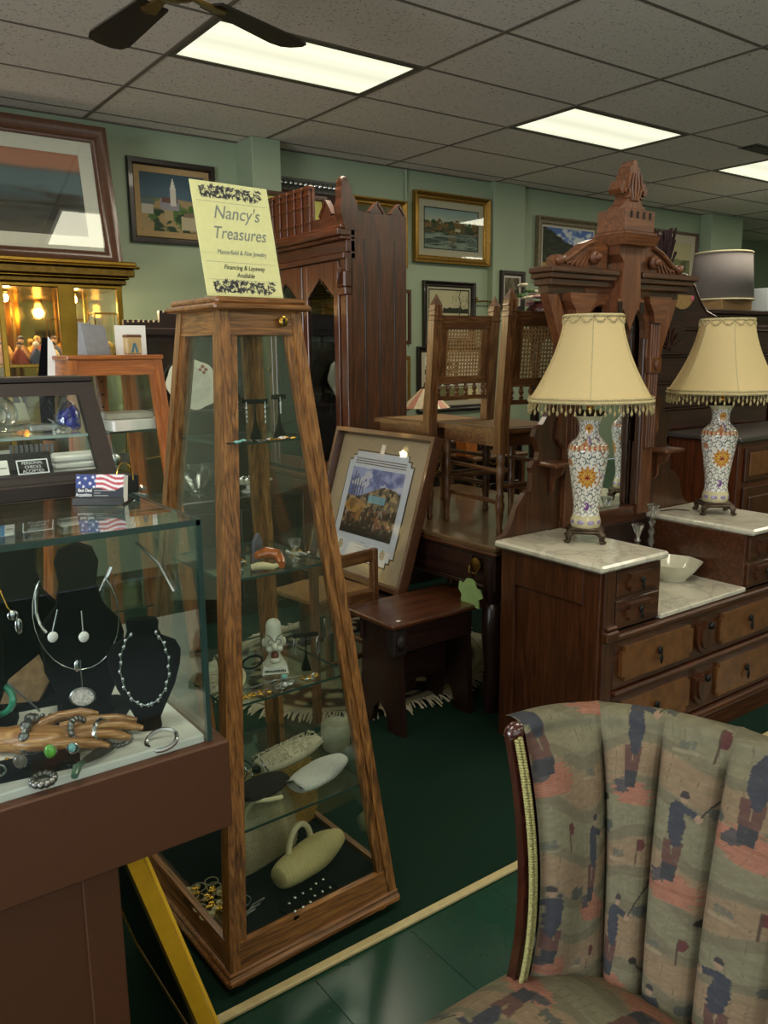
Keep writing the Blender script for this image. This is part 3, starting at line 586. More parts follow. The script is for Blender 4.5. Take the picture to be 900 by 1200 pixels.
# mirror superstructure, local y of its plane
my = DD+.025
def mb(): return MB()
bk = .012
B(cx-.30, cx+.30, my+.025, my+.04, .0, 1.80).o('mirror_back', DRK['z'], D)
B(cx-.197, cx+.197, my+.018, my+.022, .86, 1.76).o('mirror_glass', MIR, D)
B(cx-.30, cx+.30, my-.02, my+.02, .575, .86, .004).o('lower_panel', WAL['x'], D)
for s in (-1, 1):
    B(cx+s*.195, cx+s*.212, my-.03, my, .86, 1.66, .005).o('mirror_stile', WAL['z'], D)
    m = mb()
    for k in range(4): m.box(cx+s*.215+s*k*.017, cx+s*.215+s*(k*.017+.012), my-.052, my-.02, 1.12, 1.665, .004)
    m.box(cx+s*.208, cx+s*.29, my-.035, my, .82, 1.70, .004)
    m.box(cx+s*.208, cx+s*.288, my-.06, my-.02, 1.45, 1.52, .004)
    m.o('fluted_column', CAR['z'], D)
    MB().ell((cx+s*.248, my-.062, 1.485), (.018, .012, .024), 12, 8).o('rosette', CAR['z'], D, 40)
    cap = [(cx+s*.215, 1.665), (cx+s*.285, 1.665), (cx+s*.295, 1.71), (cx+s*.325, 1.745), (cx+s*.33, 1.775), (cx+s*.17, 1.775), (cx+s*.178, 1.745), (cx+s*.205, 1.71)]
    mb().prism(cap, my-.065, my, 'xz').o('capital', CAR['x'], D)
    mb().prism([(cx+s*.30, 1.16), (cx+s*.335, 1.20), (cx+s*.325, 1.26), (cx+s*.305, 1.30), (cx+s*.30, 1.42), (cx+s*.33, 1.56), (cx+s*.42, 1.77), (cx+s*.36, 1.77), (cx+s*.285, 1.62), (cx+s*.285, 1.16)], my-.03, my+.012, 'xz').o('side_bracket', CAR['z'], D)
    sc_ = [(.205, .822), (.635, .822), (.60, .835), (.57, .875), (.545, .94), (.50, .99), (.465, 1.0), (.462, 1.07), (.47, 1.09), (.455, 1.115), (.43, 1.12), (.425, 1.15), (.44, 1.19), (.455, 1.215), (.445, 1.245), (.41, 1.26), (.385, 1.29), (.36, 1.34), (.34, 1.345), (.33, 1.30), (.30, 1.25), (.285, 1.15), (.205, 1.15)]
    mb().prism([(cx+s*x, z) for x, z in sc_], my-.012, my+.014, 'xz').o('scroll_side_board', WAL['z'], D)
    B(cx+s*.29, cx+s*.43, my-.11, my, 1.095, 1.112, .005).o('candle_shelf', CAR['x'], D)
    mb().prism([(my, 1.095), (my-.085, 1.095), (my-.07, 1.06), (my-.03, 1.03), (my-.028, .99), (my, .95)], cx+s*.35-.008, cx+s*.35+.008, 'yz').o('shelf_bracket', CAR['z'], D)
    # cornice half
    xs0, xs1 = cx+s*.075, cx+s*.47
    m = mb().box(xs0, xs1, my-.10, my+.03, 1.845, 1.868, .004).box(xs0, xs1-s*.012, my-.085, my+.03, 1.825, 1.846, .004).box(xs0, xs1-s*.03, my-.065, my+.03, 1.80, 1.826, .004).box(xs0, xs1-s*.05, my-.03, my+.02, 1.772, 1.80)
    m.o('cornice', WAL['x'], D)
    ped = [(.10, 1.868), (.415, 1.868), (.42, 1.90), (.395, 1.915), (.36, 1.905), (.33, 1.915), (.25, 1.965), (.19, 1.985), (.135, 1.98), (.10, 1.96)]
    mb().prism([(cx+s*x, z) for x, z in ped], my-.05, my-.015, 'xz').o('pediment_board', CAR['x'], D)
    mb().tube([(cx+s*.40, my-.055, 1.905), (cx+s*.36, my-.055, 1.895), (cx+s*.33, my-.055, 1.907), (cx+s*.25, my-.055, 1.955), (cx+s*.19, my-.055, 1.976)], .011, 8).ell((cx+s*.385, my-.055, 1.895), (.022, .014, .02), 10, 6).o('pediment_scroll', CAR['x'], D, 40)
    m = mb()
    for k in range(5): m.bar((cx+s*(.245+.026*k), my-.052, 1.872+.003*k), (cx+s*(.215+.026*k), my-.052, 1.925-.008*k), .011, .008)
    m.o('leaf_carving', CAR['x'], D)
    MB().ell((cx+s*.19, my-.062, 1.915), (.03, .02, .03), 14, 8).ell((cx+s*.19, my-.08, 1.915), (.017, .015, .017), 12, 6).o('pediment_boss', CAR['z'], D, 40)
# arched head over the glass
arch = [(-.21, 1.80), (-.21, 1.60), (-.195, 1.60)]
for k in range(9): a = pi-pi*k/8; arch.append((-.10+.093*cos(a), 1.64+.095*sin(a)))
arch += [(0, 1.635)]
for k in range(9): a = pi-pi*k/8; arch.append((.10+.093*cos(a), 1.64+.095*sin(a)))
arch += [(.195, 1.60), (.21, 1.60), (.21, 1.80)]
mb().prism([(cx+x, z) for x, z in arch], my-.035, my-.004, 'xz').o('arched_head', CAR['x'], D)
MB().lathe([(.004, 1.585), (.045, 1.62), (.058, 1.66), (.05, 1.69), (.02, 1.71)], (cx, my-.04, 0), 16).o('drop_pendant', DRK['z'], D, 40)
mb().prism([(cx-.085, 1.968), (cx-.085, 1.93), (cx-.055, 1.90), (cx-.06, 1.76), (cx-.085, 1.755), (cx-.085, 1.70), (cx-.045, 1.715), (cx, 1.63), (cx+.045, 1.715), (cx+.085, 1.70), (cx+.085, 1.755), (cx+.06, 1.76), (cx+.055, 1.90), (cx+.085, 1.93), (cx+.085, 1.968)], my-.10, my-.02, 'xz').o('keystone', CAR['z'], D)
for s in (-1, 1):
    for k in range(3): B(cx+s*(.062+.009*k)-.003, cx+s*(.062+.009*k)+.003, my-.105, my-.098, 1.70, 1.745).o('keystone_flute', DRK['z'], D)
MB().hexa([(cx-.13, my-.135, 1.985), (cx+.13, my-.135, 1.985), (cx+.13, my+.02, 1.985), (cx-.13, my+.02, 1.985), (cx-.145, my-.15, 2.03), (cx+.145, my-.15, 2.03), (cx+.145, my+.03, 2.03), (cx-.145, my+.03, 2.03)]).box(cx-.135, cx+.135, my-.14, my+.02, 2.03, 2.045, .004).box(cx-.125, cx+.125, my-.128, my+.015, 2.045, 2.145, .004).o('crest_block', CAR['x'], D)
for k in range(4): MB().box(cx-.088+.054*k, cx-.074+.054*k, my-.131, my-.12, 2.105, 2.135).o('crest_slot', IRON, D)
cr = [(.115, 2.145), (.115, 2.155), (.075, 2.175), (.055, 2.205), (.065, 2.225), (.10, 2.215), (.12, 2.235), (.105, 2.255), (.095, 2.275), (.07, 2.265), (.055, 2.285), (.058, 2.305), (.04, 2.315), (.045, 2.335), (.02, 2.345), (.018, 2.36), (0, 2.37)]
pol = [(cx+x, z) for x, z in cr] + [(cx-x, z) for x, z in cr[::-1][1:]]
mb().prism(pol, my-.09, my-.03, 'xz').o('crest_palmette', CAR['z'], D)
m = mb()
for k in range(-2, 3): m.tube([(cx+.012*k, my-.092, 2.19), (cx+.03*k, my-.094, 2.25), (cx+.02*k, my-.092, 2.31)], .007, 6)
for s in (-1, 1): m.tube([(cx+s*(.06+.022*cos(a)), my-.092, 2.222+.02*sin(a)) for a in np.linspace(0, 5, 10)], .006, 6)
m.o('palmette_carving', CAR['z'], D, 40)
for ch in D.children:                               # the crest is narrower than the cornice bay below it
    if ch.name.split('.')[0] in ('crest_block', 'crest_slot', 'crest_palmette', 'palmette_carving'):
        for v_ in ch.data.vertices: v_.co.x = cx+(v_.co.x-cx)*.74; v_.co.z = 1.965+(v_.co.z-1.985)*.86
# ---------------------------------------------------------------- vase lamps
def vasecol(U, V):
    c = base(U, '#e6e3da'); X = U*12; Yv = V*9
    for sd, (ox, oy, col) in enumerate(((0, 0, '#26403c'), (.5, .5, '#2b3a45'))):
        fx = (X+ox) % 1-.5; fy = (Yv+oy) % 1-.5; r = np.hypot(fx, fy); a = np.arctan2(fy, fx)*(1-2*((np.floor(X+ox)) % 2))
        c = mixc(c, hx(col), (np.abs(r-.33-.06*a/pi) < .042)*(a > -1.9)*.85); c = mixc(c, hx(col), (np.hypot(fx-.1, fy) < .07)*.8)
    c = mixc(c, hx('#b5744a'), (fbm(X*1.6, Yv*1.6, 2, 4) > .77)*.8); c = mixc(c, hx('#8a6a9a'), (fbm(X*1.7, Yv*1.7, 2, 9) > .80)*.8)
    for zc, ru, rv in ((.465, .105, .105), (.89, .085, .05)):
        for q in range(3):
            du = ((U-q/3+.5) % 1-.5); dv = (V-zc)
            r = np.hypot(du/ru, dv/rv); a = np.arctan2(dv/rv, du/ru)
            pet = .84+.16*np.cos(a*12); c = mixc(c, hx('#e6e2d8'), (r < 1.12)*1.)
            c = mixc(c, hx('#8c2f1e'), (r < pet)*1.); c = mixc(c, hx('#d19a3c'), (r < pet-.10)*1.); c = mixc(c, hx('#b5702a'), (r < .62)*(np.cos(a*12) < -.2)*1.); c = mixc(c, hx('#d9aa52'), (r < .45)*1.); c = mixc(c, hx('#8a2420'), (r < .26+.12*np.cos(a*8))*1.)
    for q in range(3):
        du = (U-q/3+.5) % 1-.5; c = mixc(c, hx('#74468a'), (np.hypot(du/.035, (V-.2)/.04) < 1)*(fbm(U*70, V*50, 1, 3) > .42))
    band = ((V < .11) | (V > .965)); c = mixc(c, hx('#c6bd97'), band*1.); c = mixc(c, hx('#8d7fa8'), (V < .11)*(np.hypot(((U*9) % 1-.5)*1.4, (V-.055)/.04-0) < .5)*1.)
    b2 = (V > .70) & (V < .745); c = mixc(c, hx('#c9b08a'), b2*1.); return mixc(c, hx('#a8573c'), b2*(np.sin(U*2*pi*24) > 0))
VASEM = vcol('painted_porcelain', .14, .6, spec=.5); SHADE = plain('cream_shade_silk', '#d9c99a', .75, var=.03, sc=120, bump=.15)
def mk_shade():
    m, nt, p, N, L = nodes('lamp_shade_silk'); nt.nodes.remove(p)
    tc = N('ShaderNodeTexCoord'); mp = N('ShaderNodeMapping'); mp.inputs['Scale'].default_value = (60, 60, 4); L(tc.outputs['Object'], mp.inputs[0]); no = N('ShaderNodeTexNoise'); no.inputs['Scale'].default_value = 5; L(mp.outputs[0], no.inputs['Vector'])
    r = N('ShaderNodeValToRGB'); r.color_ramp.elements[0].color = S('#e0cf9c'); r.color_ramp.elements[1].color = S('#efe0b0'); L(no.outputs['Fac'], r.inputs[0])
    d = N('ShaderNodeBsdfDiffuse'); L(r.outputs[0], d.inputs[0]); t = N('ShaderNodeBsdfTranslucent'); t.inputs[0].default_value = S('#ecd08a')
    mx = N('ShaderNodeMixShader'); mx.inputs[0].default_value = .35; L(d.outputs[0], mx.inputs[1]); L(t.outputs[0], mx.inputs[2]); L(mx.outputs[0], nt.nodes['Material Output'].inputs[0]); return m
SHADE = mk_shade(); TRIMC = plain('cream_braid', '#b9ab80', .8, var=.3, sc=150); BEADM = plain('glass_beads', '#a89a70', .25, var=.4, sc=200, coat=.5)
VP = [(.052, .055), (.060, .068), (.058, .085), (.050, .105), (.049, .14), (.055, .19), (.064, .25), (.073, .31), (.0785, .345), (.078, .365), (.068, .385), (.048, .398), (.039, .412), (.036, .43), (.038, .45), (.047, .475), (.057, .487)]
def lamp_thing(label, loc, rz):
    t = thing('vase_lamp', label, 'table lamp', loc, rz)
    m = MB().box(-.068, .068, -.068, .068, .034, .048, .006).box(-.06, .06, -.06, .06, .046, .056, .004)
    for a in range(4):
        x = .052*(1 if a % 2 else -1); y = .052*(1 if a > 1 else -1)
        m.tube([(x, y, .04), (x*1.25, y*1.25, .028), (x*1.2, y*1.2, .012), (x*1.35, y*1.35, .003)], [.014, .013, .010, .013], 8)
    m.o('stand', BRONZE, t, 40)
    zs = np.linspace(VP[0][1], VP[-1][1], 120); rs = np.interp(zs, [p[1] for p in VP], [p[0] for p in VP]); rs = np.convolve(np.pad(rs, 3, 'edge'), np.ones(7)/7, 'valid')
    U, V = np.meshgrid(np.arange(180)/180, np.linspace(0, 1, 120)); m = MB(); n = 180
    vs = [(rs[j]*cos(2*pi*k/n), rs[j]*sin(2*pi*k/n), zs[j]) for j in range(120) for k in range(n)]
    m.add(vs, [(j*n+k, j*n+(k+1) % n, (j+1)*n+(k+1) % n, (j+1)*n+k) for j in range(119) for k in range(n)])
    o = m.o('vase', VASEM, t, 60); paint(o, vasecol(U, V).reshape(-1, 3))
    MB().lathe([(.05, .484), (.062, .488), (.066, .496), (.06, .502), (.03, .508)], seg=8).o('vase_cap', IRON, t)
    MB().lathe([(.012, .506), (.012, .525), (.009, .53), (.013, .54), (.009, .55), (.009, .62), (.016, .63), (.016, .68), (.01, .69)], seg=12).o('stem', BRASS, t, 40)
    m = MB().tube([(0, 0, .62), (.06, 0, .70), (.06, 0, .80), (0, 0, .84)], .003, 6).tube([(0, 0, .62), (-.06, 0, .70), (-.06, 0, .80), (0, 0, .84)], .003, 6).lathe([(.012, .832), (.014, .842), (.004, .85)], seg=10)
    m.o('harp', BRASS, t, 40)
    MB().lathe([(.004, .80), (.02, .785), (.028, .755), (.02, .72), (.014, .69)], seg=12).o('bulb', plain('frosted_bulb', '#e8e4d4', .3, var=.02) if 'FB' not in globals() else FB, t, 40)
    z0, z1, rb, rt_ = .545, .855, .24, .112; m = MB()
    def R(v): return rt_+(rb-rt_)*((1-v)**1.75)*.82+(rb-rt_)*(1-v)*.18
    NS = 6; sub = 8
    def fn(u, v):
        a = u*2*pi; k = (u*NS) % 1; bow = 1-.055*(1-(2*k-1)**2)*1.0
        rr = R(v)*bow*(1+.012); return (rr*cos(a), rr*sin(a), z0+(z1-z0)*v)
    m.grid(fn, NS*sub, 14, cu=True); o = m.o('lamp_shade', SHADE, t, 25)
    sd = o.modifiers.new('thick', 'SOLIDIFY'); sd.thickness = .002
    m = MB()
    for k in range(NS): m.tube([tuple(Vector(fn(k/NS, v))*1.0) for v in np.linspace(0, 1, 12)], .0016, 5)
    m.o('seam_piping', TRIMC, t, 60)
    m = MB().tube([fn(k/96, 0) for k in range(96)], .006, 6, True).tube([fn(k/96, 0)[:2]+(z0+.012,) for k in range(96)], .003, 5, True); m.o('lower_braid', TRIMC, t, 60)
    m = MB().tube([fn(k/48, 1) for k in range(48)], .006, 6, True); zt = z1
    for k in range(14):
        for q in range(7):
            u = (k+q/6)/14; p = Vector(fn(u % 1, 1)); p.x *= 1.04; p.y *= 1.04; p.z = zt-.004-.020*sin(pi*q/6); m.ell(tuple(p), (.0045, .0045, .006), 6, 4)
    m.o('swag_trim', TRIMC, t, 60, kind='stuff')
    m = MB()
    for k in range(84):
        p = Vector(fn(k/84, 0)); dz = .012 if k % 2 else .0
        m.lathe([(.0008, z0-.006), (.0012, z0-.016-dz), (.0042, z0-.022-dz), (.0050, z0-.029-dz), (.001, z0-.037-dz)], (p.x, p.y, 0), 5)
    m.o('bead_fringe', BEADM, t, 60, kind='stuff')
    return t
FB = plain('frosted_bulb', '#e8e4d4', .3, var=.02)
az = math.atan2(-2.08, -2.48)
L1 = lamp_thing('porcelain floral vase lamp with cream fringed shade on the near marble, before the mirror', (2.483, 2.06, .822), az)
L2 = dup(L1, (3.37, 2.06, .822), az+.12, 'matching porcelain vase lamp on the far right marble top, shade cut by the frame')
# bowl and crystal candlesticks on the low slab
def bowlcol(U, V): return mixc(base(U, '#d3d2bd'), hx('#9a6a55'), (np.hypot(((U-.35+.5) % 1-.5)*7, (V-.6)*5) < .3)*.6)
t = thing('serving_bowl', 'ivory porcelain serving bowl with scalloped rim on the low marble slab', 'bowl', (3.03, 2.03, .576))
m = MB(); n = 48; prof = [(.03, 0), (.06, 0), (.062, .008), (.085, .03), (.105, .055), (.122, .08), (.118, .08), (.10, .055), (.08, .03), (.055, .012), (.001, .010)]
for (r, z) in prof: m.v += [(r*(1+(.025*cos(8*2*pi*k/n) if z > .05 else 0))*cos(2*pi*k/n), r*(1+(.025*cos(8*2*pi*k/n) if z > .05 else 0))*sin(2*pi*k/n), z) for k in range(n)]
m.f = [(i*n+k, i*n+(k+1) % n, (i+1)*n+(k+1) % n, (i+1)*n+k) for i in range(len(prof)-1) for k in range(n)]
m.o('bowl_body', PORC, t, 50)
fl = MB(); 
for k in range(5): fl.ell((.035+.014*cos(k*1.257), .03+.014*sin(k*1.257), .0155), (.010, .010, .002), 8, 4)
fl.o('rose_decal', plain('rose_print', '#8a5a48', .3, var=.3), t, 50)
def candlestick(label, loc, h):
    t = thing('crystal_candlestick', label, 'candlestick', loc, 0, 'crystal candlesticks'); pr = [(.038, 0), (.036, .008), (.012, .02)]
    n = 5 if h > .2 else 3
    for k in range(n):
        z = .03+k*(h-.09)/n; dz = (h-.09)/n; pr += [(.007, z), (.017, z+dz*.5), (.007, z+dz*.95)]
    pr += [(.009, h-.055), (.018, h-.03), (.03, h), (.025, h-.002), (.006, h-.04)]
    MB().lathe(pr, seg=12).o('stick', CRY, t, 25); return t
candlestick('taller crystal candlestick standing between the marble tops', (3.08, 2.18, .576), .30)
candlestick('shorter crystal candlestick beside the taller one on the low slab', (2.995, 2.19, .576), .22)
tag(MB().tube([(3.31, 2.15, .826), (3.29, 2.20, .826), (3.27, 2.21, .826), (3.2, 2.225, .826)], .0025, 5).o('lamp_cord', BLKP, None, 50), 'thin dark lamp cord behind the right lamp on the marble', 'cord')
# ---------------------------------------------------------------- tapered glass towers
def tower(t, bh, th_, z0, z1, ps, W, shelves, plinth=True):
    bx, by = bh; tx, ty = th_
    def hw(z): f = (z-z0)/(z1-z0); return bx+(tx-bx)*f, by+(ty-by)*f
    def post(sx, sy):
        m = MB(); P = []
        for z in (z0, z1):
            x, y = hw(z); xs = sorted((sx*x, sx*(x-ps))); ys = sorted((sy*y, sy*(y-ps)))
            P += [(xs[0], ys[0], z), (xs[1], ys[0], z), (xs[1], ys[1], z), (xs[0], ys[1], z)]
        return m.hexa(P)
    for sx in (-1, 1):
        for sy in (-1, 1): post(sx, sy).o('corner_post', W['z'], t)
    # door style stiles beside the posts, rails, panes on the four sides
    for ax, sg in (('y', -1), ('x', -1), ('x', 1), ('y', 1)):
        for (za, zb, nm, pr) in ((z0, z0+.075, 'bottom_rail', 0), (z1-.06, z1, 'top_rail', 0)):
            P = []
            for z in (za, zb):
                x, y = hw(z)
                if ax == 'y': a0, a1, b0, b1 = -x+ps, x-ps, sg*(y-.003), sg*(y-ps*.7)
                else: a0, a1, b0, b1 = -y+ps, y-ps, sg*(x-.003), sg*(x-ps*.7)
                q = [(a0, b0), (a1, b0), (a1, b1), (a0, b1)]
                P += [((u, v, z) if ax == 'y' else (v, u, z)) for u, v in q]
            MB().hexa(P).o(nm, W['x' if ax == 'y' else 'y'], t)
        m = MB()
        for e in (-1, 1):
            P = []
            for z in (z0+.07, z1-.055):
                x, y = hw(z); L_ = (x if ax == 'y' else y)-ps; D_ = (y if ax == 'y' else x)-.006
                w_ = ps*.75; q = [(e*L_, sg*D_), (e*(L_-w_), sg*D_), (e*(L_-w_), sg*(D_-.018)), (e*L_, sg*(D_-.018))]
                P += [((u, v, z) if ax == 'y' else (v, u, z)) for u, v in q]
            MB().hexa(P).o('inner_stile', W['z'], t)
        P = []
        for z in (z0+.06, z1-.05):
            x, y = hw(z); L_ = (x if ax == 'y' else y)-ps*1.1; D_ = (y if ax == 'y' else x)-.014
            q = [(-L_, sg*D_), (L_, sg*D_), (L_, sg*(D_-.004)), (-L_, sg*(D_-.004))]
            P += [((u, v, z) if ax == 'y' else (v, u, z)) for u, v in q]
        MB().hexa(P).o('glass_pane', GLC, t)
    for z in shelves:
        x, y = hw(z); B(-x+.022, x-.022, -y+.022, y-.022, z-.006, z, .0).o('glass_shelf', GLC, t)
        e = MB(); 
        for sg in (-1, 1): e.box(-x+.022, x-.022, sg*(y-.022)-.0012, sg*(y-.022)+.0012, z-.0058, z-.0002).box(sg*(x-.022)-.0012, sg*(x-.022)+.0012, -y+.024, y-.024, z-.0058, z-.0002)
        e.o('shelf_edge', GEDGE, t)
    return hw
OT = thing('display_tower', 'tall tapered oak glass display tower with brass lock, sign on top', 'display case', (.97, 1.95, 0), rad(2))
hw = tower(OT, (.262, .307), (.112, .118), .05, 1.655, .028, OAK, (1.337, 1.008, .70, .385))
MB().box(-.272, .272, -.317, .317, .024, .05, .008).box(-.266, .266, -.311, .311, .048, .062, .004).o('base_moulding', OAK['x'], OT)
B(-.234, .234, -.279, .279, .06, .112).o('floor_board', plain('dark_felt', '#14161a', .95, spec=.1), OT)
MB().box(-.135, .135, -.14, .14, 1.653, 1.668, .005).box(-.125, .125, -.13, .13, 1.667, 1.684, .006).o('cap', OAK['x'], OT)
for sx in (-1, 1):
    for sy in (-1, 1): MB().lathe([(.018, .0), (.028, .004), (.032, .012), (.028, .022), (.022, .026)], (sx*.225, sy*.265, 0), 16).o('bun_foot', OAK['z'], OT, 40)
k = MB().lathe([(.013, 0), (.013, .004), (.010, .006)], (.055, -.128, 1.628), 16, RX(rad(90))); k.o('lock', BRASS, OT, 40)
MB().box(.053, .057, -.1355, -.134, 1.619, 1.631).lathe([(.004, 0), (.004, .001)], (.055, -.1345, 1.631), 10, RX(rad(90))).o('keyhole', IRON, OT)
# sign on the tower
t = thing('sign_holder', 'yellow paper shop sign in a tilted clear acrylic holder on the oak tower', 'sign', (.965, 1.885, 1.684), (rad(-13), 0, rad(4)))
SIGNP = plain('cream_yellow_paper', '#f3ebb0', .5, var=.04, sc=60)
B(-.108, .108, -.0005, .0015, .004, .285).o('paper', SIGNP, t)
B(-.112, .112, -.0045, -.002, 0, .29).o('acrylic_front', GLS, t)
MB().prism([(-.006, 0), (.0, 0), (.045, .0), (.045, .006), (.006, .006), (.006, .02)], -.112, .112, 'yz').o('acrylic_foot', GLS, t)
for (z, s_, tx, mt, shx, sz) in ((.196, .046, "Nancy's", INKG, .35, .9), (.146, .044, 'Treasures', INKG, .35, .85), (.108, .0165, 'Masterfield & Fine Jewelry', INKG, .3, .8), (.071, .0165, 'Financing & Layaway', INK, .35, .85), (.052, .0165, 'Available', INK, .35, .85)):
    text('lettering', tx, s_, mt, t, (.006, -.0009, z), shear=shx, sx=sz)
for zb in (.245, .012):
    m = MB(); r = random.Random(5)
    for k in range(150):
        x = r.uniform(-.085, .085); z = zb+r.uniform(.002, .030); a = r.uniform(0, 6.3); l = r.uniform(.004, .010); w_ = l*.3
        m.add([(x-l*cos(a), -.0012, z-l*sin(a)), (x+w_*sin(a), -.0012, z-w_*cos(a)), (x+l*cos(a), -.0012, z+l*sin(a)), (x-w_*sin(a), -.0012, z+w_*cos(a))], [(0, 1, 2, 3)])
    m.o('floral_border', plain('slate_print', '#4a4650', .7, var=.5, sc=200), t, kind='stuff')
for z in (.088, .0445, .236): B(-.098, .098, -.0009, -.0004, z, z+.0006).o('rule', INKG, t)
# orange tan tower behind
TT = thing('display_tower', 'orange-tan tapered display tower behind, with bag and cards on top', 'display case', (.905, 2.86, 0), 0)
tower(TT, (.25, .25), (.152, .152), .06, 1.545, .026, TAN, (1.30, 1.02, .70, .4))
B(-.158, .158, -.158, .158, 1.535, 1.55, .003).o('cap', TAN['x'], TT)
B(-.255, .255, -.255, .255, 0, .065, .004).o('base', TAN['x'], TT)
B(-.245, .245, -.245, .245, .064, .08).o('floor_board', TAN['x'], TT)
m = MB(); m.box(.02, .06, .148, .165, .09, 1.5); m.o('pilaster_strip', TAN['z'], TT)
mm_ = MB()
for k in range(30): mm_.lathe([(.004, 0), (.004, .002)], (.04, .147, .15+.045*k), 8, RX(rad(90)))
mm_.o('peg_hole', IRON, TT, kind='stuff')
def bx(name, label, cat, loc, sz, mat, rz=0, group=None, b=.002):
    o = MB().box(-sz[0]/2, sz[0]/2, -sz[1]/2, sz[1]/2, 0, sz[2], b).o(name, mat); at(o, loc, rz); return tag(o, label, cat, group)
bx('book', 'thick white book lying on the tan tower shelf, lower of two', 'book', (.97, 2.80, 1.301), (.22, .17, .035), WHITE, .2)
bx('book', 'grey paperback lying on top of the white book in the tan tower', 'book', (.96, 2.82, 1.337), (.16, .13, .02), plain('grey_cover', '#b2ac9f', .6), -.1)
m = MB(); r = random.Random(4)
for k in range(10): m.tube([(r.uniform(-.09, .09), r.uniform(-.05, .05), .012+.006*k), (r.uniform(-.1, .1), r.uniform(-.06, .06), .012+.006*k)], .008, 6)
tag(at(m.o('silverware', SILV, None, 40, kind='stuff'), (.93, 2.80, 1.02)), 'tangle of silver pieces on the second shelf of the tan tower', 'silverware')
t = thing('drawer_lock', 'round steel lock knob hung inside the tan tower', 'lock', (.885, 2.735, 1.205)); MB().lathe([(.02, 0), (.02, .008), (.012, .014)], (0, 0, .001), 14, RX(rad(90))).o('lock_face', SILV, t, 40); B(-.03, .05, .0, .006, -.013, .02).o('lock_plate', STEEL, t)
# things on top of the tan tower
t = thing('gift_bag', 'crumpled grey gift bag on the tan tower', 'bag', (.885, 2.87, 1.55), .25)
MB().hexa([(-.045, -.03, 0), (.045, -.03, 0), (.045, .03, 0), (-.045, .03, 0), (-.05, -.012, .105), (.035, -.018, .095), (.04, .02, .10), (-.045, .012, .11)]).o('bag_body', GREYP, t)
MB().tube([(-.03, -.02, .10), (-.015, -.022, .125), (.01, -.022, .12), (.022, -.02, .095)], .002, 6).o('handle', GREYP, t)
bx('card', 'white card propped upright behind the small tin on the tan tower', 'card', (1.01, 2.86, 1.55), (.105, .003, .10), WHITE, -.1, b=0)
t = thing('small_tin', 'small tan tin with a blue angular mark in front of the white card', 'tin', (.99, 2.79, 1.551), .15)
B(-.028, .028, -.014, .014, 0, .062, .004).o('tin_body', plain('tin_tan', '#c2a878', .5), t); B(-.029, .029, -.015, .015, .055, .066, .003).o('tin_lid', plain('tin_brown', '#6a4428', .5), t)
MB().prism([(-.014, .006), (-.004, .036), (0, .04), (.004, .036), (.014, .006), (.006, .006), (0, .03), (-.006, .006)], -.0152, -.0142, 'xz').o('blue_mark', plain('tin_blue', '#3f7a92', .5), t)
bx('wooden_box', 'small dark wooden box beside the tin on the tan tower', 'box', (.915, 2.90, 1.551), (.05, .05, .03), MAH['x'], .1)
t = thing('folded_fan', 'tall black and white standing folder at the left of the tan tower', 'folder', (.70, 2.90, 1.27), (0, rad(6), -.3))
MB().prism([(0, 0), (.04, 0), (.03, .28), (.015, .34), (-.01, .34), (-.02, .2)], 0, .012, 'xz').o('black_cover', VELV, t)
MB().prism([(.012, .17), (.052, .19), (.045, .26), (.022, .33), (.008, .345)], -.008, -.002, 'xz').o('white_leaf', WHITE, t)
# ---------------------------------------------------------------- jewellery counter in the foreground
CZ, CF, CX = 1.28, 1.258, .540
C = thing('jewelry_counter', 'glass topped jewelry counter on a brown laminate base in the foreground', 'display case', (-.6, CF, 0))
x0, x1, y1 = -.55, CX+.6, .70
for nm, b in (('glass_top', (x0, x1, 0, y1, .382+.89, .390+.89)), ('front_pane', (x0, x1, 0, .006, .885, 1.272)), ('end_pane', (x1-.006, x1, .006, y1-.006, .885, 1.272)), ('back_pane', (x0, x1, y1-.006, y1, .885, 1.272))):
    B(*b).o(nm, GLC, C)
g = MB().box(x0, x1, -.002, .001, 1.271, 1.281).box(x1-.001, x1+.002, 0, y1, 1.271, 1.281).box(x1-.007, x1+.002, -.002, .007, .885, 1.28)
g.o('glass_edge', GEDGE, C)
B(x0, x1-.008, .008, y1-.01, .872, .896, .003).o('linen_platform', LINEN, C)
B(x0, x1+.028, -.014, y1+.01, .716, .882, .003).o('laminate_box', PAINT_BR, C)
B(x0, x1-.165, .05, y1-.03, 0, .716, .002).o('base_cabinet', PAINT_BR, C)
B(x1-.225, x1-.163, .044, y1-.03, 0, .716, .002).o('corner_panel', PAINT_BR, C)
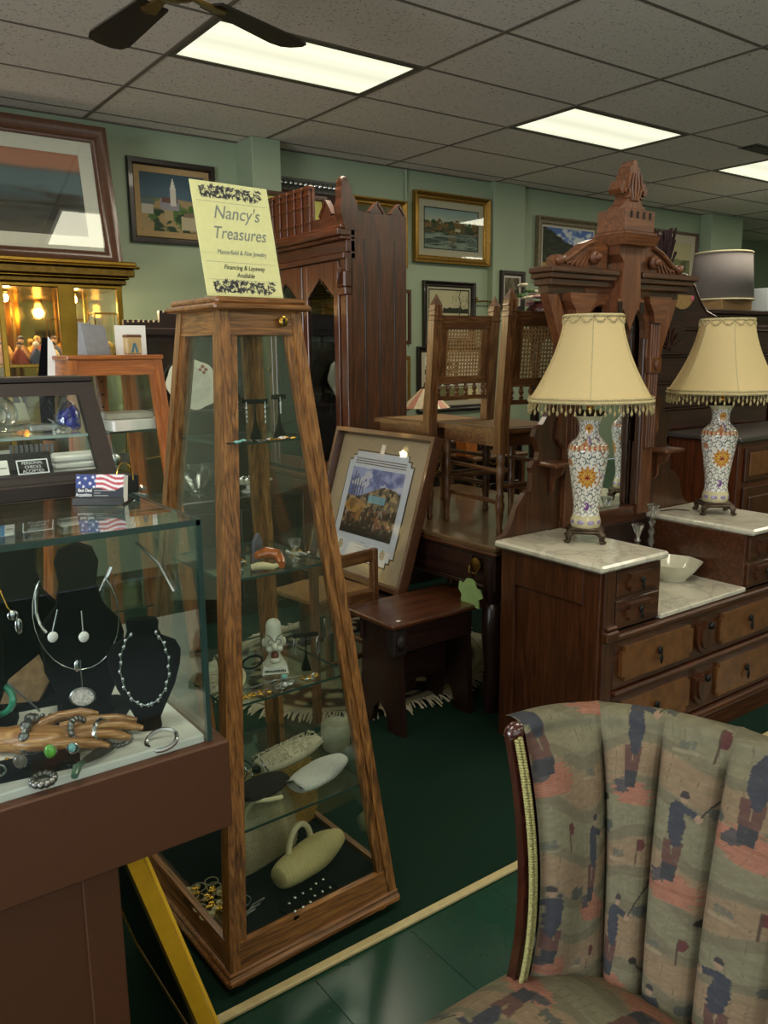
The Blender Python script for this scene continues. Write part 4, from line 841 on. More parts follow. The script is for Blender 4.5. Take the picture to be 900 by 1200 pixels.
# busts
def bust(label, loc, rz, w, h, kind=0):
    t = thing('necklace_bust', label, 'jewelry bust', loc, rz)
    m = MB()
    if kind == 0:
        pol = [(-.30, 0), (.30, 0), (.34, .03), (.30, .12), (.46, .28), (.50, .48), (.46, .56), (.28, .66), (.22, .78), (.26, .90), (.2, .97), (0, 1.0), (-.2, .97), (-.26, .90), (-.22, .78), (-.28, .66), (-.46, .56), (-.50, .48), (-.46, .28), (-.30, .12), (-.34, .03)]
        n = len(pol); vs = []
        for d, s_ in ((.0, .86), (-.018, .98), (-.032, .86)):
            vs += [(x*w*s_, d-(.05*w*(1-(2*x)**2))+.12*h*z*.6, z*h) for x, z in pol]
        fs = [tuple(range(n))[::-1], tuple(range(2*n, 3*n))] + [(j*n+i, j*n+(i+1) % n, (j+1)*n+(i+1) % n, (j+1)*n+i) for j in (0, 1) for i in range(n)]
        m.add(vs, fs); m.o('bust_form', VELV, t, 50)
        MB().prism([(-.42*w, .05), (-.36*w, .0), (-.36*w, -.07), (.42*w, -.06), (.52*w, .03), (.3*w, .05)], 0, .012, 'xy').o('foot', VELV, t)
    else:
        prof = [(.17, 0), (.18, .02), (.17, .10), (.22, .17), (.40, .40), (.48, .58), (.5, .70), (.44, .78), (.25, .84), (.21, .90), (.22, .97), (.19, 1.0)]
        m.lathe([(r*w, z*h) for r, z in prof], seg=24, sq=.5); m.o('bust_form', VELV, t, 40)
    return t
bust('large black velvet bust with an oval scene pendant, tallest in the counter', (.395, 1.475, .896), rad(-24), .15, .325)
bust('slim black bust with a silver wave-link necklace near the glass corner', (.462, 1.345, .896), rad(-20), .125, .205, 1)
bust('black bust holding a gold chain with a silver disc, left behind', (.325, 1.62, .896), rad(-14), .15, .33)
bust('black velvet bust at the left edge with a pale pearl stud', (.205, 1.52, .896), rad(-10), .15, .34)
rz24 = RZ(rad(-24))
def onb(loc, rz, pts): 
    R_ = RZ(rad(rz)); return [tuple(Vector(loc)+R_ @ Vector(p)) for p in pts]
BL = (.395, 1.475, .896)
def neck(name, label, pts, r, mat, extra=None, closed=False):
    t = thing(name, label, 'necklace', pts[0]); o0 = Vector(pts[0]); MB().tube([tuple(Vector(p)-o0) for p in pts], r, 6, closed).o('chain', mat, t, 60)
    if extra: extra(t, o0)
    return t
arc = [(.068*sin(a)*1.05, -.047+.012*cos(a)-.0, .205-.105*cos(a)*1.0) for a in np.linspace(-2.3, 2.3, 21)]
def pend(t, o0):
    p = Vector(onb(BL, -24, [(0.0, -.046, .112)])[0])-o0
    m = MB().lathe([(.0, .0), (.020, .001), (.022, .005), (.019, .007)], (0, 0, 0), 24); d = m.v
    rim = MB(); rim.M = Matrix.Translation(p+Vector((0, 0, -.058))) @ RZ(rad(-24)).to_4x4() @ RX(rad(90)).to_4x4() @ Matrix.Diagonal((1.0, .82, 1, 1)); rim.lathe([(.0, .0), (.021, .001), (.023, .005), (.020, .007), (.0195, .006)], seg=24); rim.o('pendant_rim', STEEL, t, 50)
    f_ = MB(); f_.M = rim.M @ Matrix.Translation((0, 0, .006)); f_.lathe([(.0001, .0), (.0192, 0), (.0192, .0005)], seg=24); f_.o('pendant_face', plain('pendant_enamel', '#c4c0b8', .3, var=.5, sc=260, coat=.6), t, 50)
    MB().tube([tuple(p+Vector((0, 0, .01))), tuple(p+Vector((0, 0, -.04)))], .0012, 6).ell(tuple(p+Vector((-.006, 0, .0))), (.005, .003, .012), 8, 6).o('drop', SILV, t, 50)
neck('pendant_necklace', 'thin silver hoop necklace with an oval scene pendant on the large bust', onb(BL, -24, arc), .0013, SILV, pend)
ch = onb(BL, -24, [(-.062, -.035, .262), (-.066, -.040, .24), (-.066, -.046, .215), (-.060, -.052, .195), (-.050, -.055, .18)])
neck('bead_strand', 'short sparkling silver strand at the left of the large bust', ch, .0035, SILV)
ch = onb(BL, -24, [(.062, -.03, .285), (.056, -.034, .272), (.048, -.04, .258), (.042, -.045, .246)])
neck('bead_strand', 'short sparkling silver strand at the right neck of the large bust', ch, .0035, SILV)
def earr(label, p):
    t = thing('drop_earring', label, 'earring', p, 0, 'drop earrings on the large bust'); MB().tube([(0.012*(1 if 'left' in label else 0), 0, .04), (0, 0, 0)], .0014, 6).o('ear_wire', SILV, t, 50); MB().ell((0, 0, -.008), (.009, .004, .010), 12, 8).o('stone', plain('milky_stone', '#dcdcd8', .2, coat=.5) if 'MS' not in globals() else MS, t, 50)
MS = plain('milky_stone', '#dcdcd8', .2, coat=.5)
earr('left silver drop earring with a pale stone on the large bust', onb(BL, -24, [(-.040, -.056, .180)])[0]); earr('right silver drop earring with a round pale stone on the large bust', onb(BL, -24, [(.012, -.062, .178)])[0])
B2 = (.462, 1.345, .896); arc2 = [(.040*sin(a), -.031-.004*cos(a), .128-.068*cos(a)) for a in np.linspace(-2.6, 2.6, 25)]
def links(t, o0):
    m = MB()
    for i, p in enumerate(onb(B2, -20, arc2)[::1]): m.ell(tuple(Vector(p)-o0+Vector((.0015*(-1)**i, -.001, 0))), (.0028, .0018, .0042), 6, 4)
    m.o('wave_links', SILV, t, 50)
neck('link_necklace', 'silver wave-link necklace on the slim bust', onb(B2, -20, arc2), .0012, SILV, links)
B3 = (.325, 1.62, .896)
def disc(t, o0):
    p = Vector(onb(B3, -14, [(-.012, -.055, .185)])[0])-o0; MB().ell(tuple(p), (.010, .004, .010), 12, 8).ell(tuple(p+Vector((.008, -.002, -.022))), (.007, .004, .016), 10, 6).o('pendant', SILV, t, 50)
neck('chain_necklace', 'fine gold chain with silver disc on the back left bust', onb(B3, -14, [(-.05, -.03, .30), (-.035, -.045, .25), (-.02, -.052, .20), (-.012, -.055, .19)]), .0014, GOLDJ, disc)
tag(at(MB().ell((0, 0, 0), (.009, .005, .009), 12, 8).o('stud', MS, None, 50), (.222, 1.468, 1.218)), 'round pale stud on the leftmost bust', 'earring')
tag(MB().tube([(.515, 1.50, 1.20), (.53, 1.43, 1.17), (.532, 1.37, 1.13)], .003, 6).o('hung_strand', SILV, None, 50), 'sparkling strand hung beside the right glass of the counter', 'necklace')
# wooden hand with rings and bracelets
t = thing('hand_display', 'carved light wooden hand lying palm up in the counter', 'jewelry hand', (.215, 1.42, .918), rad(-31))
m = MB(); m.ell((.085, 0, .0), (.055, .034, .018), 18, 10); m.tube([(-.12, .0, .0), (-.04, 0, .0), (.03, 0, 0), (.06, 0, 0)], [.025, .023, .021, .026], 14)
fing = [((.11, .026, .004), (.16, .034, .012), (.20, .038, .012), (.235, .040, .006)), ((.125, .010, .002), (.175, .013, .010), (.215, .015, .010), (.25, .016, .002)), ((.122, -.006, .0), (.17, -.008, .006), (.205, -.010, .006), (.235, -.011, -.002)), ((.112, -.022, -.002), (.15, -.028, .002), (.18, -.032, .0), (.205, -.034, -.004)), ((.06, .030, .004), (.10, .052, .014), (.135, .060, .016), (.165, .060, .012))]
for i, f_ in enumerate(fing):
    P = [Vector(p) for p in f_]; Q = []
    for a, b in zip(P[:-1], P[1:]): Q += [a, (a+b)/2]
    Q.append(P[-1]); m.tube([tuple(q) for q in Q], [.0105, .0098, .0092, .0085, .0082, .0074, .004], 10)
m.o('hand', WHAND, t, 70)
def bangle(name, label, c, r, tr, rot, mat, cat='bracelet', n=20, beads=0):
    m = MB(); pts = [(r*cos(a), r*.85*sin(a), 0) for a in np.linspace(0, 2*pi, n, endpoint=False)]
    m.tube(pts, tr, 6, True)
    for k in range(beads): a = 2*pi*k/beads; m.ell((r*cos(a), r*.85*sin(a), 0), tr*1.7, 6, 4)
    return tag(at(m.o(name, mat, None, 50), c, rot), label, cat)
bangle('charm_bracelet', 'wide engraved silver link bracelet around the wooden wrist', (.275, 1.395, .921), .031, .006, (rad(90), 0, rad(59)), STEEL, beads=9)
bangle('rope_bangle', 'twisted dark silver rope bangle over the wooden fingers', (.345, 1.347, .925), .026, .0035, (rad(60), rad(15), rad(40)), STEEL, beads=16)
bangle('cuff_bracelet', 'silver cuff bracelet on the wooden fingertips', (.375, 1.330, .922), .023, .004, (rad(75), 0, rad(45)), SILV)
bangle('chain_bracelet', 'thin dark chain bracelet lying beyond the wooden fingertips', (.400, 1.325, .905), .022, .003, (rad(20), 0, .3), STEEL, beads=18)
bangle('oval_bangle', 'narrow oval silver bangle lying by the front glass corner', (.460, 1.280, .901), .026, .004, (rad(25), rad(-8), rad(-25)), SILV)
bangle('jade_bangle', 'green jade bangle standing at the left edge of the counter', (.245, 1.50, .955), .032, .006, (rad(80), 0, rad(-40)), JADE)
tag(at(MB().prism([(-.09, -.022), (.085, -.022), (.095, .0), (.085, .03), (-.09, .03)], 0, .014, 'xy').o('ring_tray', VELV), (.235, 1.317, .896), rad(-10)), 'long black velvet ring tray in the front of the counter', 'tray')
def ring(label, p, col, sz=.011):
    t = thing('ring', label, 'ring', p, rad(-20)); MB().tube([(.009*cos(a), .002, .009*sin(a)) for a in np.linspace(0, 6.28, 16, endpoint=False)], .002, 6, True).o('band', SILV, t, 50); MB().ell((0, -.006, .006), (sz*.62, .005, sz*.8), 12, 8).o('stone', col, t, 50)
ring('ring with an oval brown-grey agate in the black tray', (.238, 1.300, .921), plain('agate', '#5e564a', .25, var=.3, sc=90, coat=.5), .016)
ring('ring with a bright green mottled stone in the black tray', (.285, 1.305, .921), LIME, .015); ring('ring with a small round turquoise bead at the end of the tray', (.318, 1.300, .919), TURQ, .010)
ring('thin looped silver ring at the left edge of the tray', (.205, 1.292, .921), SILV, .006)
t = thing('hair_clip', 'green glass tipped clip with a dark feather on the white platform', 'hair clip', (.338, 1.272, .902), rad(28)); MB().tube([(-.045, -.01, 0), (-.03, .0, .004), (-.01, .004, .006)], [.006, .008, .004], 8).o('glass_tip', plain('green_glass_bead', '#3f5a48', .2, coat=.7, var=.3), t, 50); MB().tube([(-.012, .004, .006), (.02, .004, .006), (.05, .003, .004)], [.005, .009, .006], 8).o('feather', plain('dark_feather', '#2c2a24', .6, var=.4), t, 50)
bangle('oval_brooch', 'dark oval beaded brooch at the front edge of the counter', (.262, 1.266, .900), .016, .004, (rad(10), 0, rad(8)), STEEL, 'brooch', beads=12)
m = MB(); n = 9; poly = [(.0, 0), (.07, 0), (.10, .012), (.12, .05), (.10, .11), (.055, .10), (.03, .12), (-.02, .09), (-.05, .03)]
tag(at(MB().prism(poly, 0, .024, 'xz').o('stone_slab', STONE), (.235, 1.60, .896), (rad(-18), 0, rad(-25))), 'rough brown sandstone slab leaning behind the wooden hand', 'stone')
tag(at(MB().prism([(0, 0), (.055, .0), (.06, .05), (.035, .065), (.03, .10), (.0, .06)], 0, .02, 'xz').o('stone_slab', STONE), (.30, 1.66, .896), (rad(-12), 0, rad(-20))), 'smaller sandstone piece behind the large slab in the counter', 'stone')
neck('stone_necklace', 'thin dark cord necklace with beads draped on the sandstone slab', [(.255, 1.572, 1.0), (.275, 1.545, .965), (.30, 1.51, .935), (.315, 1.495, .915)], .002, STEEL)
m = MB(); r = random.Random(9)
for k in range(40): m.ell((r.uniform(-.03, .035), r.uniform(-.02, .02), r.uniform(.0, .012)), .0045, 6, 4)
tag(at(m.o('bead_cluster', STEEL, None, 50, kind='stuff'), (.315, 1.475, .90)), 'cluster of small dark silver beads behind the wooden wrist', 'beads')
m = MB()
for k in range(26): m.ell((.05*k/26-.02+.003*(k % 2), .012*sin(k*.6), .004+.002*(k % 3)), .005, 6, 4)
tag(at(m.o('bead_cluster', GOLDJ, None, 50, kind='stuff'), (.222, 1.345, .897)), 'pale gold bead string lying left of the rings', 'beads')
# striped box behind busts
t = thing('striped_card_rack', 'grey ribbed card rack behind the left busts', 'rack', (.215, 1.66, .896), rad(-10)); 
for k in range(6): B(-.05+.018*k, -.04+.018*k, 0, .004, 0, .16).o('rib', GREYP, t)
B(-.055, .06, .004, .008, 0, .17).o('back_card', BLKP, t)
# business card holder
t = thing('business_cards', 'stack of flag business cards in a black holder on the glass counter', 'business cards', (.462, 1.515, CZ), rad(-38))
B(-.048, .048, -.022, .03, 0, .004, .001).box(-.048, .048, -.024, -.021, 0, .014, .001).o('holder', BLKP, t)
k_ = MB(); k_.M = Matrix.Translation((0, -.016, .005)) @ RX(rad(-14)).to_4x4(); k_.box(-.0445, .0445, 0, .022, 0, .051); k_.o('card_stack', WHITE, t)
def flag(U, V):
    c = base(U, '#232a36'); top = V > .52-.10*np.sin((U-.5)*7)*(U > .5); c = mixc(c, hx('#2b3f7d'), ((V > .5) & (U < .47))*1.)
    wv = V+.16*np.sin(U*9)*.5+.12*(U-.5); st_ = np.sin(wv*34) > 0
    c = mixc(c, hx('#d9d6dc'), ((U >= .42) & top)*1.); c = mixc(c, hx('#b04a55'), ((U >= .42) & top & st_)*1.)
    for (x, y) in ((.08, .70), (.2, .85), (.05, .9), (.3, .68), (.36, .9), (.16, .56), (.42, .78), (.38, .56)):
        dx = (U-x)*1.75; dy = V-y; a = np.arctan2(dx, dy); c = mixc(c, hx('#e6e6f0'), (np.hypot(dx, dy) < .035+.03*np.cos(5*a))*1.)
    return c
kc = canvas('card_face', .089, .051, flag, t, ARTG, 70, 44); kc.location = (0, -.0166, .005); kc.rotation_euler = (rad(-14), 0, 0)
for (s_, x, z, tx) in ((.0088, -.014, .0205, 'Best Deal'), (.0088, -.014, .0125, 'Acquisition')): 
    o = text('lettering', tx, s_, INKW, t, (x, -.0172-(z-.0)*-.249, z+.003), (rad(90-14), 0, 0), align='RIGHT', sx=.75); 
for (z, w_) in ((.022, .040), (.0175, .012), (.013, .026)):
    o = B(0, w_, -.0002, .0002, 0, .0016).o('contact_line', INKG, t); o.location = (-.010, -.0172+z*.249, z+.003); o.rotation_euler = (rad(-14), 0, 0)
t = thing('earring_card', 'fine wire hoop with a tiny tag standing at the back of the counter', 'earring', (.525, 1.57, CZ)); MB().tube([(.016*cos(a), 0, .035+.03*sin(a)) for a in np.linspace(-.2, pi+.2, 14)], .0008, 5).o('hoop', GOLDJ, t, 50); B(-.017, -.010, -.001, .001, .0, .006).o('tag', GOLDJ, t)
bx('tape_dispenser', 'small black box behind the business cards', 'box', (.535, 1.62, CZ), (.05, .05, .035), BLKP, .1)
# dark slant front countertop case
t = thing('slant_case', 'dark wood slant front countertop case with glass shelf', 'display case', (-.42, 1.62, CZ))
DX1, hh, yb = .955, .215, .155
def slant(x0, x1, za, zb, th=.02):
    f = lambda z: .145*(z/hh)
    return [(x0, f(za)-.0, za), (x1, f(za), za), (x1, f(za)+th, za), (x0, f(za)+th, za), (x0, f(zb), zb), (x1, f(zb), zb), (x1, f(zb)+th, zb), (x0, f(zb)+th, zb)]
MB().hexa(slant(0, DX1, .0, .045)).o('front_rail', BLK['x'], t); MB().hexa(slant(0, DX1, .190, .215)).o('head_rail', BLK['x'], t)
MB().hexa(slant(DX1-.035, DX1, .045, .19)).o('stile', BLK['z'], t); MB().hexa(slant(0, .035, .045, .19)).o('stile', BLK['z'], t)
MB().hexa(slant(.035, DX1-.035, .04, .195, .004)).o('glass_front', GLC, t)
MB().prism([(0.02, 0), (.27, 0), (.27, hh), (.165, hh)], DX1-.012, DX1, 'yz').o('end_panel', GLC, t)
B(0, DX1, .145, .27, hh, hh+.012, .003).o('top_board', BLK['x'], t); B(0, DX1, .0, .27, 0, .03, .003).o('bottom_board', BLK['x'], t); B(.0, DX1-.012, .262, .266, .03, hh).o('back_pane', GLC, t)
B(.005, DX1-.014, .085, .258, .108, .114).o('glass_shelf', GLC, t); B(.005, DX1-.014, .0835, .0852, .1082, .1138).o('shelf_edge', plain('pale_glass_edge', '#8fa39b', .2), t)
SX, SY, SZ = -.42, 1.62, CZ
t = thing('glass_sculpture', 'clear spiral snail shaped glass sculpture on the slant case shelf', 'glass sculpture', (.355, 1.80, SZ+.1155), .2); MB().tube([((.004+.0035*a)*cos(a), 0, .033+(.004+.0035*a)*sin(a)) for a in np.linspace(0.5, 7.6, 40)], [.004+.0012*a for a in np.linspace(.5, 7.6, 40)], 10).o('spiral', CRY, t, 60); MB().tube([(.0, 0, .008), (.03, 0, .008), (.06, .0, .014)], [.008, .008, .004], 8).o('tail', CRY, t, 60)
t = thing('glass_sculpture', 'flat clear cut glass piece with star points beside the snail glass', 'glass sculpture', (.435, 1.80, SZ+.1155), 0); MB().box(-.025, .03, -.012, .012, 0, .016, .003).o('glass_base', CRY, t)
m = MB()
for k in range(7): m.bar((.03, 0, .016), (.03+.018*cos(k*.9), .006*sin(k*2), .016+.018*sin(k*.9)), .003)
m.o('glass_star', CRY, t)
t = thing('glass_paperweight', 'deep blue and clear glass paperweight on the slant case shelf', 'paperweight', (.488, 1.79, SZ+.1155), .3); m = MB(); m.lathe([(.020, 0), (.024, .006), (.025, .02), (.022, .04), (.012, .056), (.002, .062)], seg=20); m.o('clear_shell', CRY, t, 50); m = MB(); r = random.Random(2)
for k in range(28): a = r.uniform(0, 6.3); q = r.uniform(.004, .019); m.ell((q*cos(a), q*sin(a), r.uniform(.006, .044)), r.uniform(.005, .0085), 7, 5)
m.o('blue_swirl', plain('cobalt_glass', '#3038c8', .1, var=.5, sc=120, coat=1), t, 50)
r = random.Random(3)
for k in range(3):
    for q in range(2):
        o = B(-.05, .05, -.017, .017, 0, .0135, .004).o('linen_packet', WHITE); at(o, (.478+.012*q, 1.715+.040*q, SZ+.0305+.014*k), rad(-6+4*k)); tag(o, '%s white folded packet of the %s pile in the slant case' % (['bottom', 'middle', 'top'][k], ['front', 'rear'][q]), 'packet', 'white folded packets')
t = thing('card_sign', 'black slanted payment sign with blue and white card mark', 'sign', (.345, 1.665, SZ+.0305), (rad(-28), 0, 0))
B(-.10, .075, 0, .004, 0, .062, .001).o('panel', BLKP, t)
B(-.052, -.006, -.001, 0, .018, .048).o('card_white', WHITE, t); B(-.0505, -.024, -.0016, -.0008, .0195, .0465).o('card_blue', INKB, t)
for k in range(2): text('lettering', ['AMERICAN', 'EXPRESS'][k], .0065, plain('pale_blue_ink', '#9cc6e2', .5), t, (-.0372, -.0018, .036-.010*k), depth=.0001, sx=.62)
B(-.021, -.009, -.0015, -.0008, .031, .0325).o('card_mark', INK, t)
MB().frame(.058, .030, [(0, 0), (0, -.001), (.0022, -.001), (.0022, 0)]).o('white_border', INKW, t); t.children[-1].location = (.038, 0, .016)
for k, s_ in enumerate(('PERSONAL', 'CHECKS', 'ACCEPTED')): text('lettering', s_, .0085, INKW, t, (.038, -.0006, .0365-.0085*k), depth=.0001, sx=.95)
B(-.075, -.054, -.001, 0, .018, .046).o('card_orange', plain('orange_card', '#d07a3a', .5), t)
bx('price_card', 'small white price card standing behind the payment sign', 'card', (.345, 1.80, SZ+.0305), (.05, .002, .05), WHITE, .2, b=0)
m = MB()
for k in range(9): m.box(.01*k, .01*k+.006, 0, .012, 0, .055)
tag(at(m.o('ribbed_box', GREYP), (.375, 1.83, SZ+.0305), -.1), 'grey ribbed box under the shelf of the slant case', 'box')
# yellow framed picture leaning under the counter
t = thing('framed_picture', 'yellow framed picture leaning against the counter base on the floor', 'picture', (.60, 1.66, .0), (0, 0, 0))
f = MB(); L_ = .735; a_ = rad(-16); f.M = RY(a_).to_4x4() @ Matrix.Rotation(rad(90), 4, 'Z')
f.frame(.58, L_, [(0, .006), (0, -.022), (.014, -.03), (.042, -.03), (.05, -.012), (.05, .006)]); f.o('frame', YEL, t)
f = MB(); f.M = RY(a_).to_4x4() @ Matrix.Rotation(rad(90), 4, 'Z'); f.frame(.564, L_-.016, [(0, -.0245), (.006, -.034), (.012, -.0245)], .008); f.o('frame_bead', YELL, t)
f = MB(); f.M = RY(a_).to_4x4() @ Matrix.Rotation(rad(90), 4, 'Z'); f.box(-.285, .285, -.004, .004, .006, L_-.006); f.o('backing_board', BLKP, t)
# ---------------------------------------------------------------- tall bookcase, doors facing -X; local x depth, y length
BK = thing('bookcase', 'tall carved mahogany bookcase with pointed arch glass doors and cresting', 'bookcase', (2.57, 3.82, 0))
BD, BLn = .40, 1.30
B(0.02, BD, 0, .022, 0, 2.30, .003).o('side_panel', MAH['z'], BK)
g = MB(); 
for x in (.11, .21, .315): g.box(x-.004, x+.004, -.004, .002, .55, 2.16, .0015)
g.o('side_bead', DRK['z'], BK)
B(0.02, BD, BLn-.022, BLn, 0, 2.25).o('side_panel', MAH['z'], BK)
B(BD-.015, BD, .02, BLn-.02, 0, 2.2).o('back_panel', DRK['z'], BK)
B(.02, BD, .02, BLn-.02, 2.08, 2.10).o('top_board', DRK['y'], BK)
# lower cupboard
B(-.06, BD, -.006, BLn+.006, .80, .835, .008).o('waist_moulding', MAH['y'], BK)
B(-.05, BD-.02, .0, BLn, .0, .10, .004).o('plinth', MAH['y'], BK)
B(-.04, .0, .005, BLn-.005, .10, .80, .003).o('cupboard_front', MAH['z'], BK)
for k in range(3):
    y0 = .05+.41*k; d = B(-.052, -.04, y0, y0+.38, .14, .76, .004).o('cupboard_door', MAH['z'], BK); B(-.058, -.05, y0+.05, y0+.33, .2, .7, .004).o('door_panel', MAH['z'], d)
# corner stile with carving
for y0 in (0, BLn-.07): B(-.012, .03, y0, y0+.065, .835, 2.06, .004).o('front_stile', MAH['z'], BK)
c = MB().box(-.035, .02, -.012, .07, 1.90, 1.985, .008).box(-.028, .02, -.008, .066, 1.86, 1.905, .006); c.o('carved_bracket', MAH['z'], BK)
MB().tube([(-.03, .03, 2.0), (-.05, .03, 1.97), (-.045, .03, 1.93), (-.02, .03, 1.92)], .015, 8).o('carved_scroll', MAH['z'], BK, 50)
# three doors
for k in range(3):
    ya = .07+.39*k; yb = ya+.38; za, zb = .85, 2.045
    d = MB(); d.box(-.02, .0, ya, ya+.05, za, zb, .003).box(-.02, .0, yb-.05, yb, za, zb, .003).box(-.02, .0, ya+.05, yb-.05, za, za+.07, .003)
    top = [(ya+.05, zb), (ya+.05, zb-.19), (ya+.06, zb-.18)]; ym = (ya+yb)/2
    top += [(ym-.04, zb-.105), (ym, zb-.085), (ym+.04, zb-.105), (yb-.06, zb-.18), (yb-.05, zb-.19), (yb-.05, zb)]
    d.prism(top, -.02, .0, 'yz'); dd = d.o('door', MAH['z'], BK)
    n = MB()
    for q in range(8):
        for s in (-1, 1): f = (q+.5)/8; n.box(-.024, -.018, ym+s*(.135*(1-f))-.004, ym+s*(.135*(1-f))+.004, zb-.195+.105*f, zb-.183+.105*f)
    n.o('notched_edge', DRK['z'], dd)
    B(-.012, -.008, ya+.045, yb-.045, za+.06, zb-.085).o('glass_pane', GLD, dd)
    b_ = B(-.026, -.018, yb-.056, yb-.046, za+.05, zb-.2, .003).o('bead', MAH['z'], dd)
    if k: MB().ell((-.03, ya+.025, 1.45), (.012, .010, .014), 10, 6).o('door_knob', BRASSD, dd, 40)
for z in (1.18, 1.5, 1.8): B(.03, BD-.02, .025, BLn-.025, z-.008, z).o('shelf', GLD, BK)
# entablature and cresting
for (o_, z0, z1) in ((.02, 2.05, 2.085), (.0, 2.085, 2.15), (.03, 2.15, 2.17), (.055, 2.17, 2.205), (.035, 2.205, 2.225)): B(-o_-.01, .05, -.0, BLn, z0, z1, .005).o('cornice', MAH['y'], BK)
cp = [(.0, 2.225), (.0, 2.30)]
for y0 in (.13, 1.0): cp += [(y0, 2.285), (y0+.01, 2.30), (y0+.065, 2.365), (y0+.12, 2.30), (y0+.13, 2.285)]
cp += [(BLn, 2.30), (BLn, 2.225)]
MB().prism(cp, -.012, .012, 'yz').o('crest_board', MAH['y'], BK)
for y0 in (.13, 1.0): MB().bar((0, y0, 2.292), (0, y0+.065, 2.372), .034, .016).bar((0, y0+.065, 2.372), (0, y0+.13, 2.292), .034, .016).o('gable_moulding', MAH['y'], BK)
for k in range(7):
    y = .345+.085*k; m = MB().box(-.026, .0, y, y+.055, 2.225, 2.47, .004).box(-.03, .004, y-.008, y+.063, 2.455, 2.475, .003)
    for z in (2.27, 2.36, 2.42): m.box(-.031, -.02, y-.003, y+.058, z, z+.012, .002)
    m.o('gallery_baluster', MAH['z'], BK)
B(-.01, .006, .335, .345+.085*6+.063, 2.225, 2.465).o('gallery_back', MAH['y'], BK)
fin = [(-.02, 2.2), (.075, 2.2), (.075, 2.30), (.05, 2.36), (.03, 2.385), (.022, 2.42), (.005, 2.455), (-.02, 2.465), (-.035, 2.445), (-.03, 2.42), (-.04, 2.40), (-.035, 2.36), (-.05, 2.32), (-.045, 2.28), (-.03, 2.25)]
for y0 in (-.005, BLn-.055): MB().prism(fin, y0, y0+.06, 'xz').o('crest_finial', MAH['z'], BK)
MB().ell((-.012, .025, 2.452), (.022, .034, .022), 12, 8).o('finial_scroll', MAH['z'], BK, 50)
sc_ = [(.02, 2.30)]; 
for x0 in (.20, .345): sc_ += [(x0-.06, 2.30), (x0-.01, 2.352), (x0+.02, 2.345), (x0+.045, 2.30)]
sc_ += [(BD, 2.30), (BD, 2.25), (.02, 2.25)]
MB().prism(sc_, .002, .022, 'xz').o('side_crest', MAH['x'], BK)
for x0 in (.20, .345): MB().bar((x0-.055, .010, 2.302), (x0, .010, 2.358), .03, .010).bar((x0, .010, 2.358), (x0+.042, .010, 2.302), .03, .010).o('side_crest_moulding', MAH['x'], BK)
MB().tube([(.335+.012*cos(a), -.006, .98+.012*sin(a)) for a in np.linspace(0, 6.28, 12, endpoint=False)], .0035, 6, True).o('ring_pull', BRASS, BK, 50)
# glass and silver inside the bookcase
gob = [(.03, 0), (.028, .004), (.006, .012), (.005, .06), (.02, .075), (.034, .10), (.036, .13), (.031, .16)]
gmesh = MB().lathe(gob, seg=14).mesh('goblet', CRY, 50)
words_ = ['nearest the corner stile', 'second from the corner stile', 'third from the corner stile', 'fourth from the corner stile', 'fifth from the corner stile']
for zi, z in enumerate((1.18, 1.5)):
    for k in range(5):
        o = link('goblet', gmesh); at(o, (2.57+.16+.03*(k % 2), 3.82+.14+.12*k, z+.001)); tag(o, 'clear goblet %s on the %s glass shelf of the bookcase' % (words_[k], ['lower', 'middle'][zi]), 'glass', 'goblets in the bookcase')
for k, (y, z, nm, lab) in enumerate(((4.0, 1.801, 'dish', 'silver oval dish propped on the top bookcase shelf near the corner'), (4.3, 1.801, 'dish', 'silver round plate propped further along the top bookcase shelf'), (4.02, .837, 'urn', 'dark bronze urn at the bottom of the bookcase'))):
    if nm == 'dish': o = MB().lathe([(.001, 0), (.06, .002), (.11, .018), (.112, .02)], seg=24).o('dish', SILV, None, 50); at(o, (2.57+.25, y, z+.115), (0, rad(-75), 0))
    else: o = MB().lathe([(.04, 0), (.05, .01), (.02, .04), (.07, .12), (.075, .17), (.04, .22), (.05, .25)], seg=18).o('urn', BRONZE, None, 50); at(o, (2.57+.2, y, z))
    tag(o, lab, nm)
o = MB().lathe([(.05, 0), (.055, .02), (.03, .05), (.06, .10), (.085, .17), (.075, .22)], seg=18).o('pitcher', SILV, None, 50); MB().tube([(0, .07, .18), (0, .12, .17), (0, .115, .11), (0, .06, .08)], .008, 8).o('handle', SILV, o, 50)
tag(at(o, (2.57+.17, 4.62, 1.501)), 'silver pitcher on the middle shelf of the bookcase', 'pitcher')
# ---------------------------------------------------------------- brass cabinet on the left
BC = thing('brass_cabinet', 'polished brass and glass cabinet with lit shelves of dolls', 'display case', (-.2, 4.98, 0))
bw, bd = 1.93, .72
for i, (e, z0, z1) in enumerate(((.0, 1.93, 1.955), (.02, 1.955, 1.985), (.035, 1.985, 2.0), (.06, 2.0, 2.045), (.085, 2.045, 2.06), (.07, 2.06, 2.085))): B(-.02, bw+e, -e, bd, z0, z1, .006).o('cornice', BRASS if i % 2 == 0 or i == 5 else BRASSD, BC)
B(0, bw, 0, bd, .0, .80, .006).o('base_cabinet', BRASSD, BC); B(-.01, bw+.02, -.02, bd, .78, .82, .006).o('base_moulding', BRASS, BC)
for x in (.02, .62, 1.25, 1.575, bw-.02): B(x-.016 if x != 1.575 else x-.02, x+.016 if x != 1.575 else x+.075, .0, .03, .82, 1.94, .004).o('brass_post', BRASS, BC)
B(bw-.03, bw, bd-.03, bd, .82, 1.94, .003).o('brass_post', BRASS, BC)
B(0.02, bw-.02, bd-.02, bd-.012, .82, 1.94).o('mirror_back', plain('mirror_painted_brass_reflection', '#c9a25e', .06, 1.0, var=.08, sc=4), BC)  # gold base colour stands in for brass reflected in the mirror
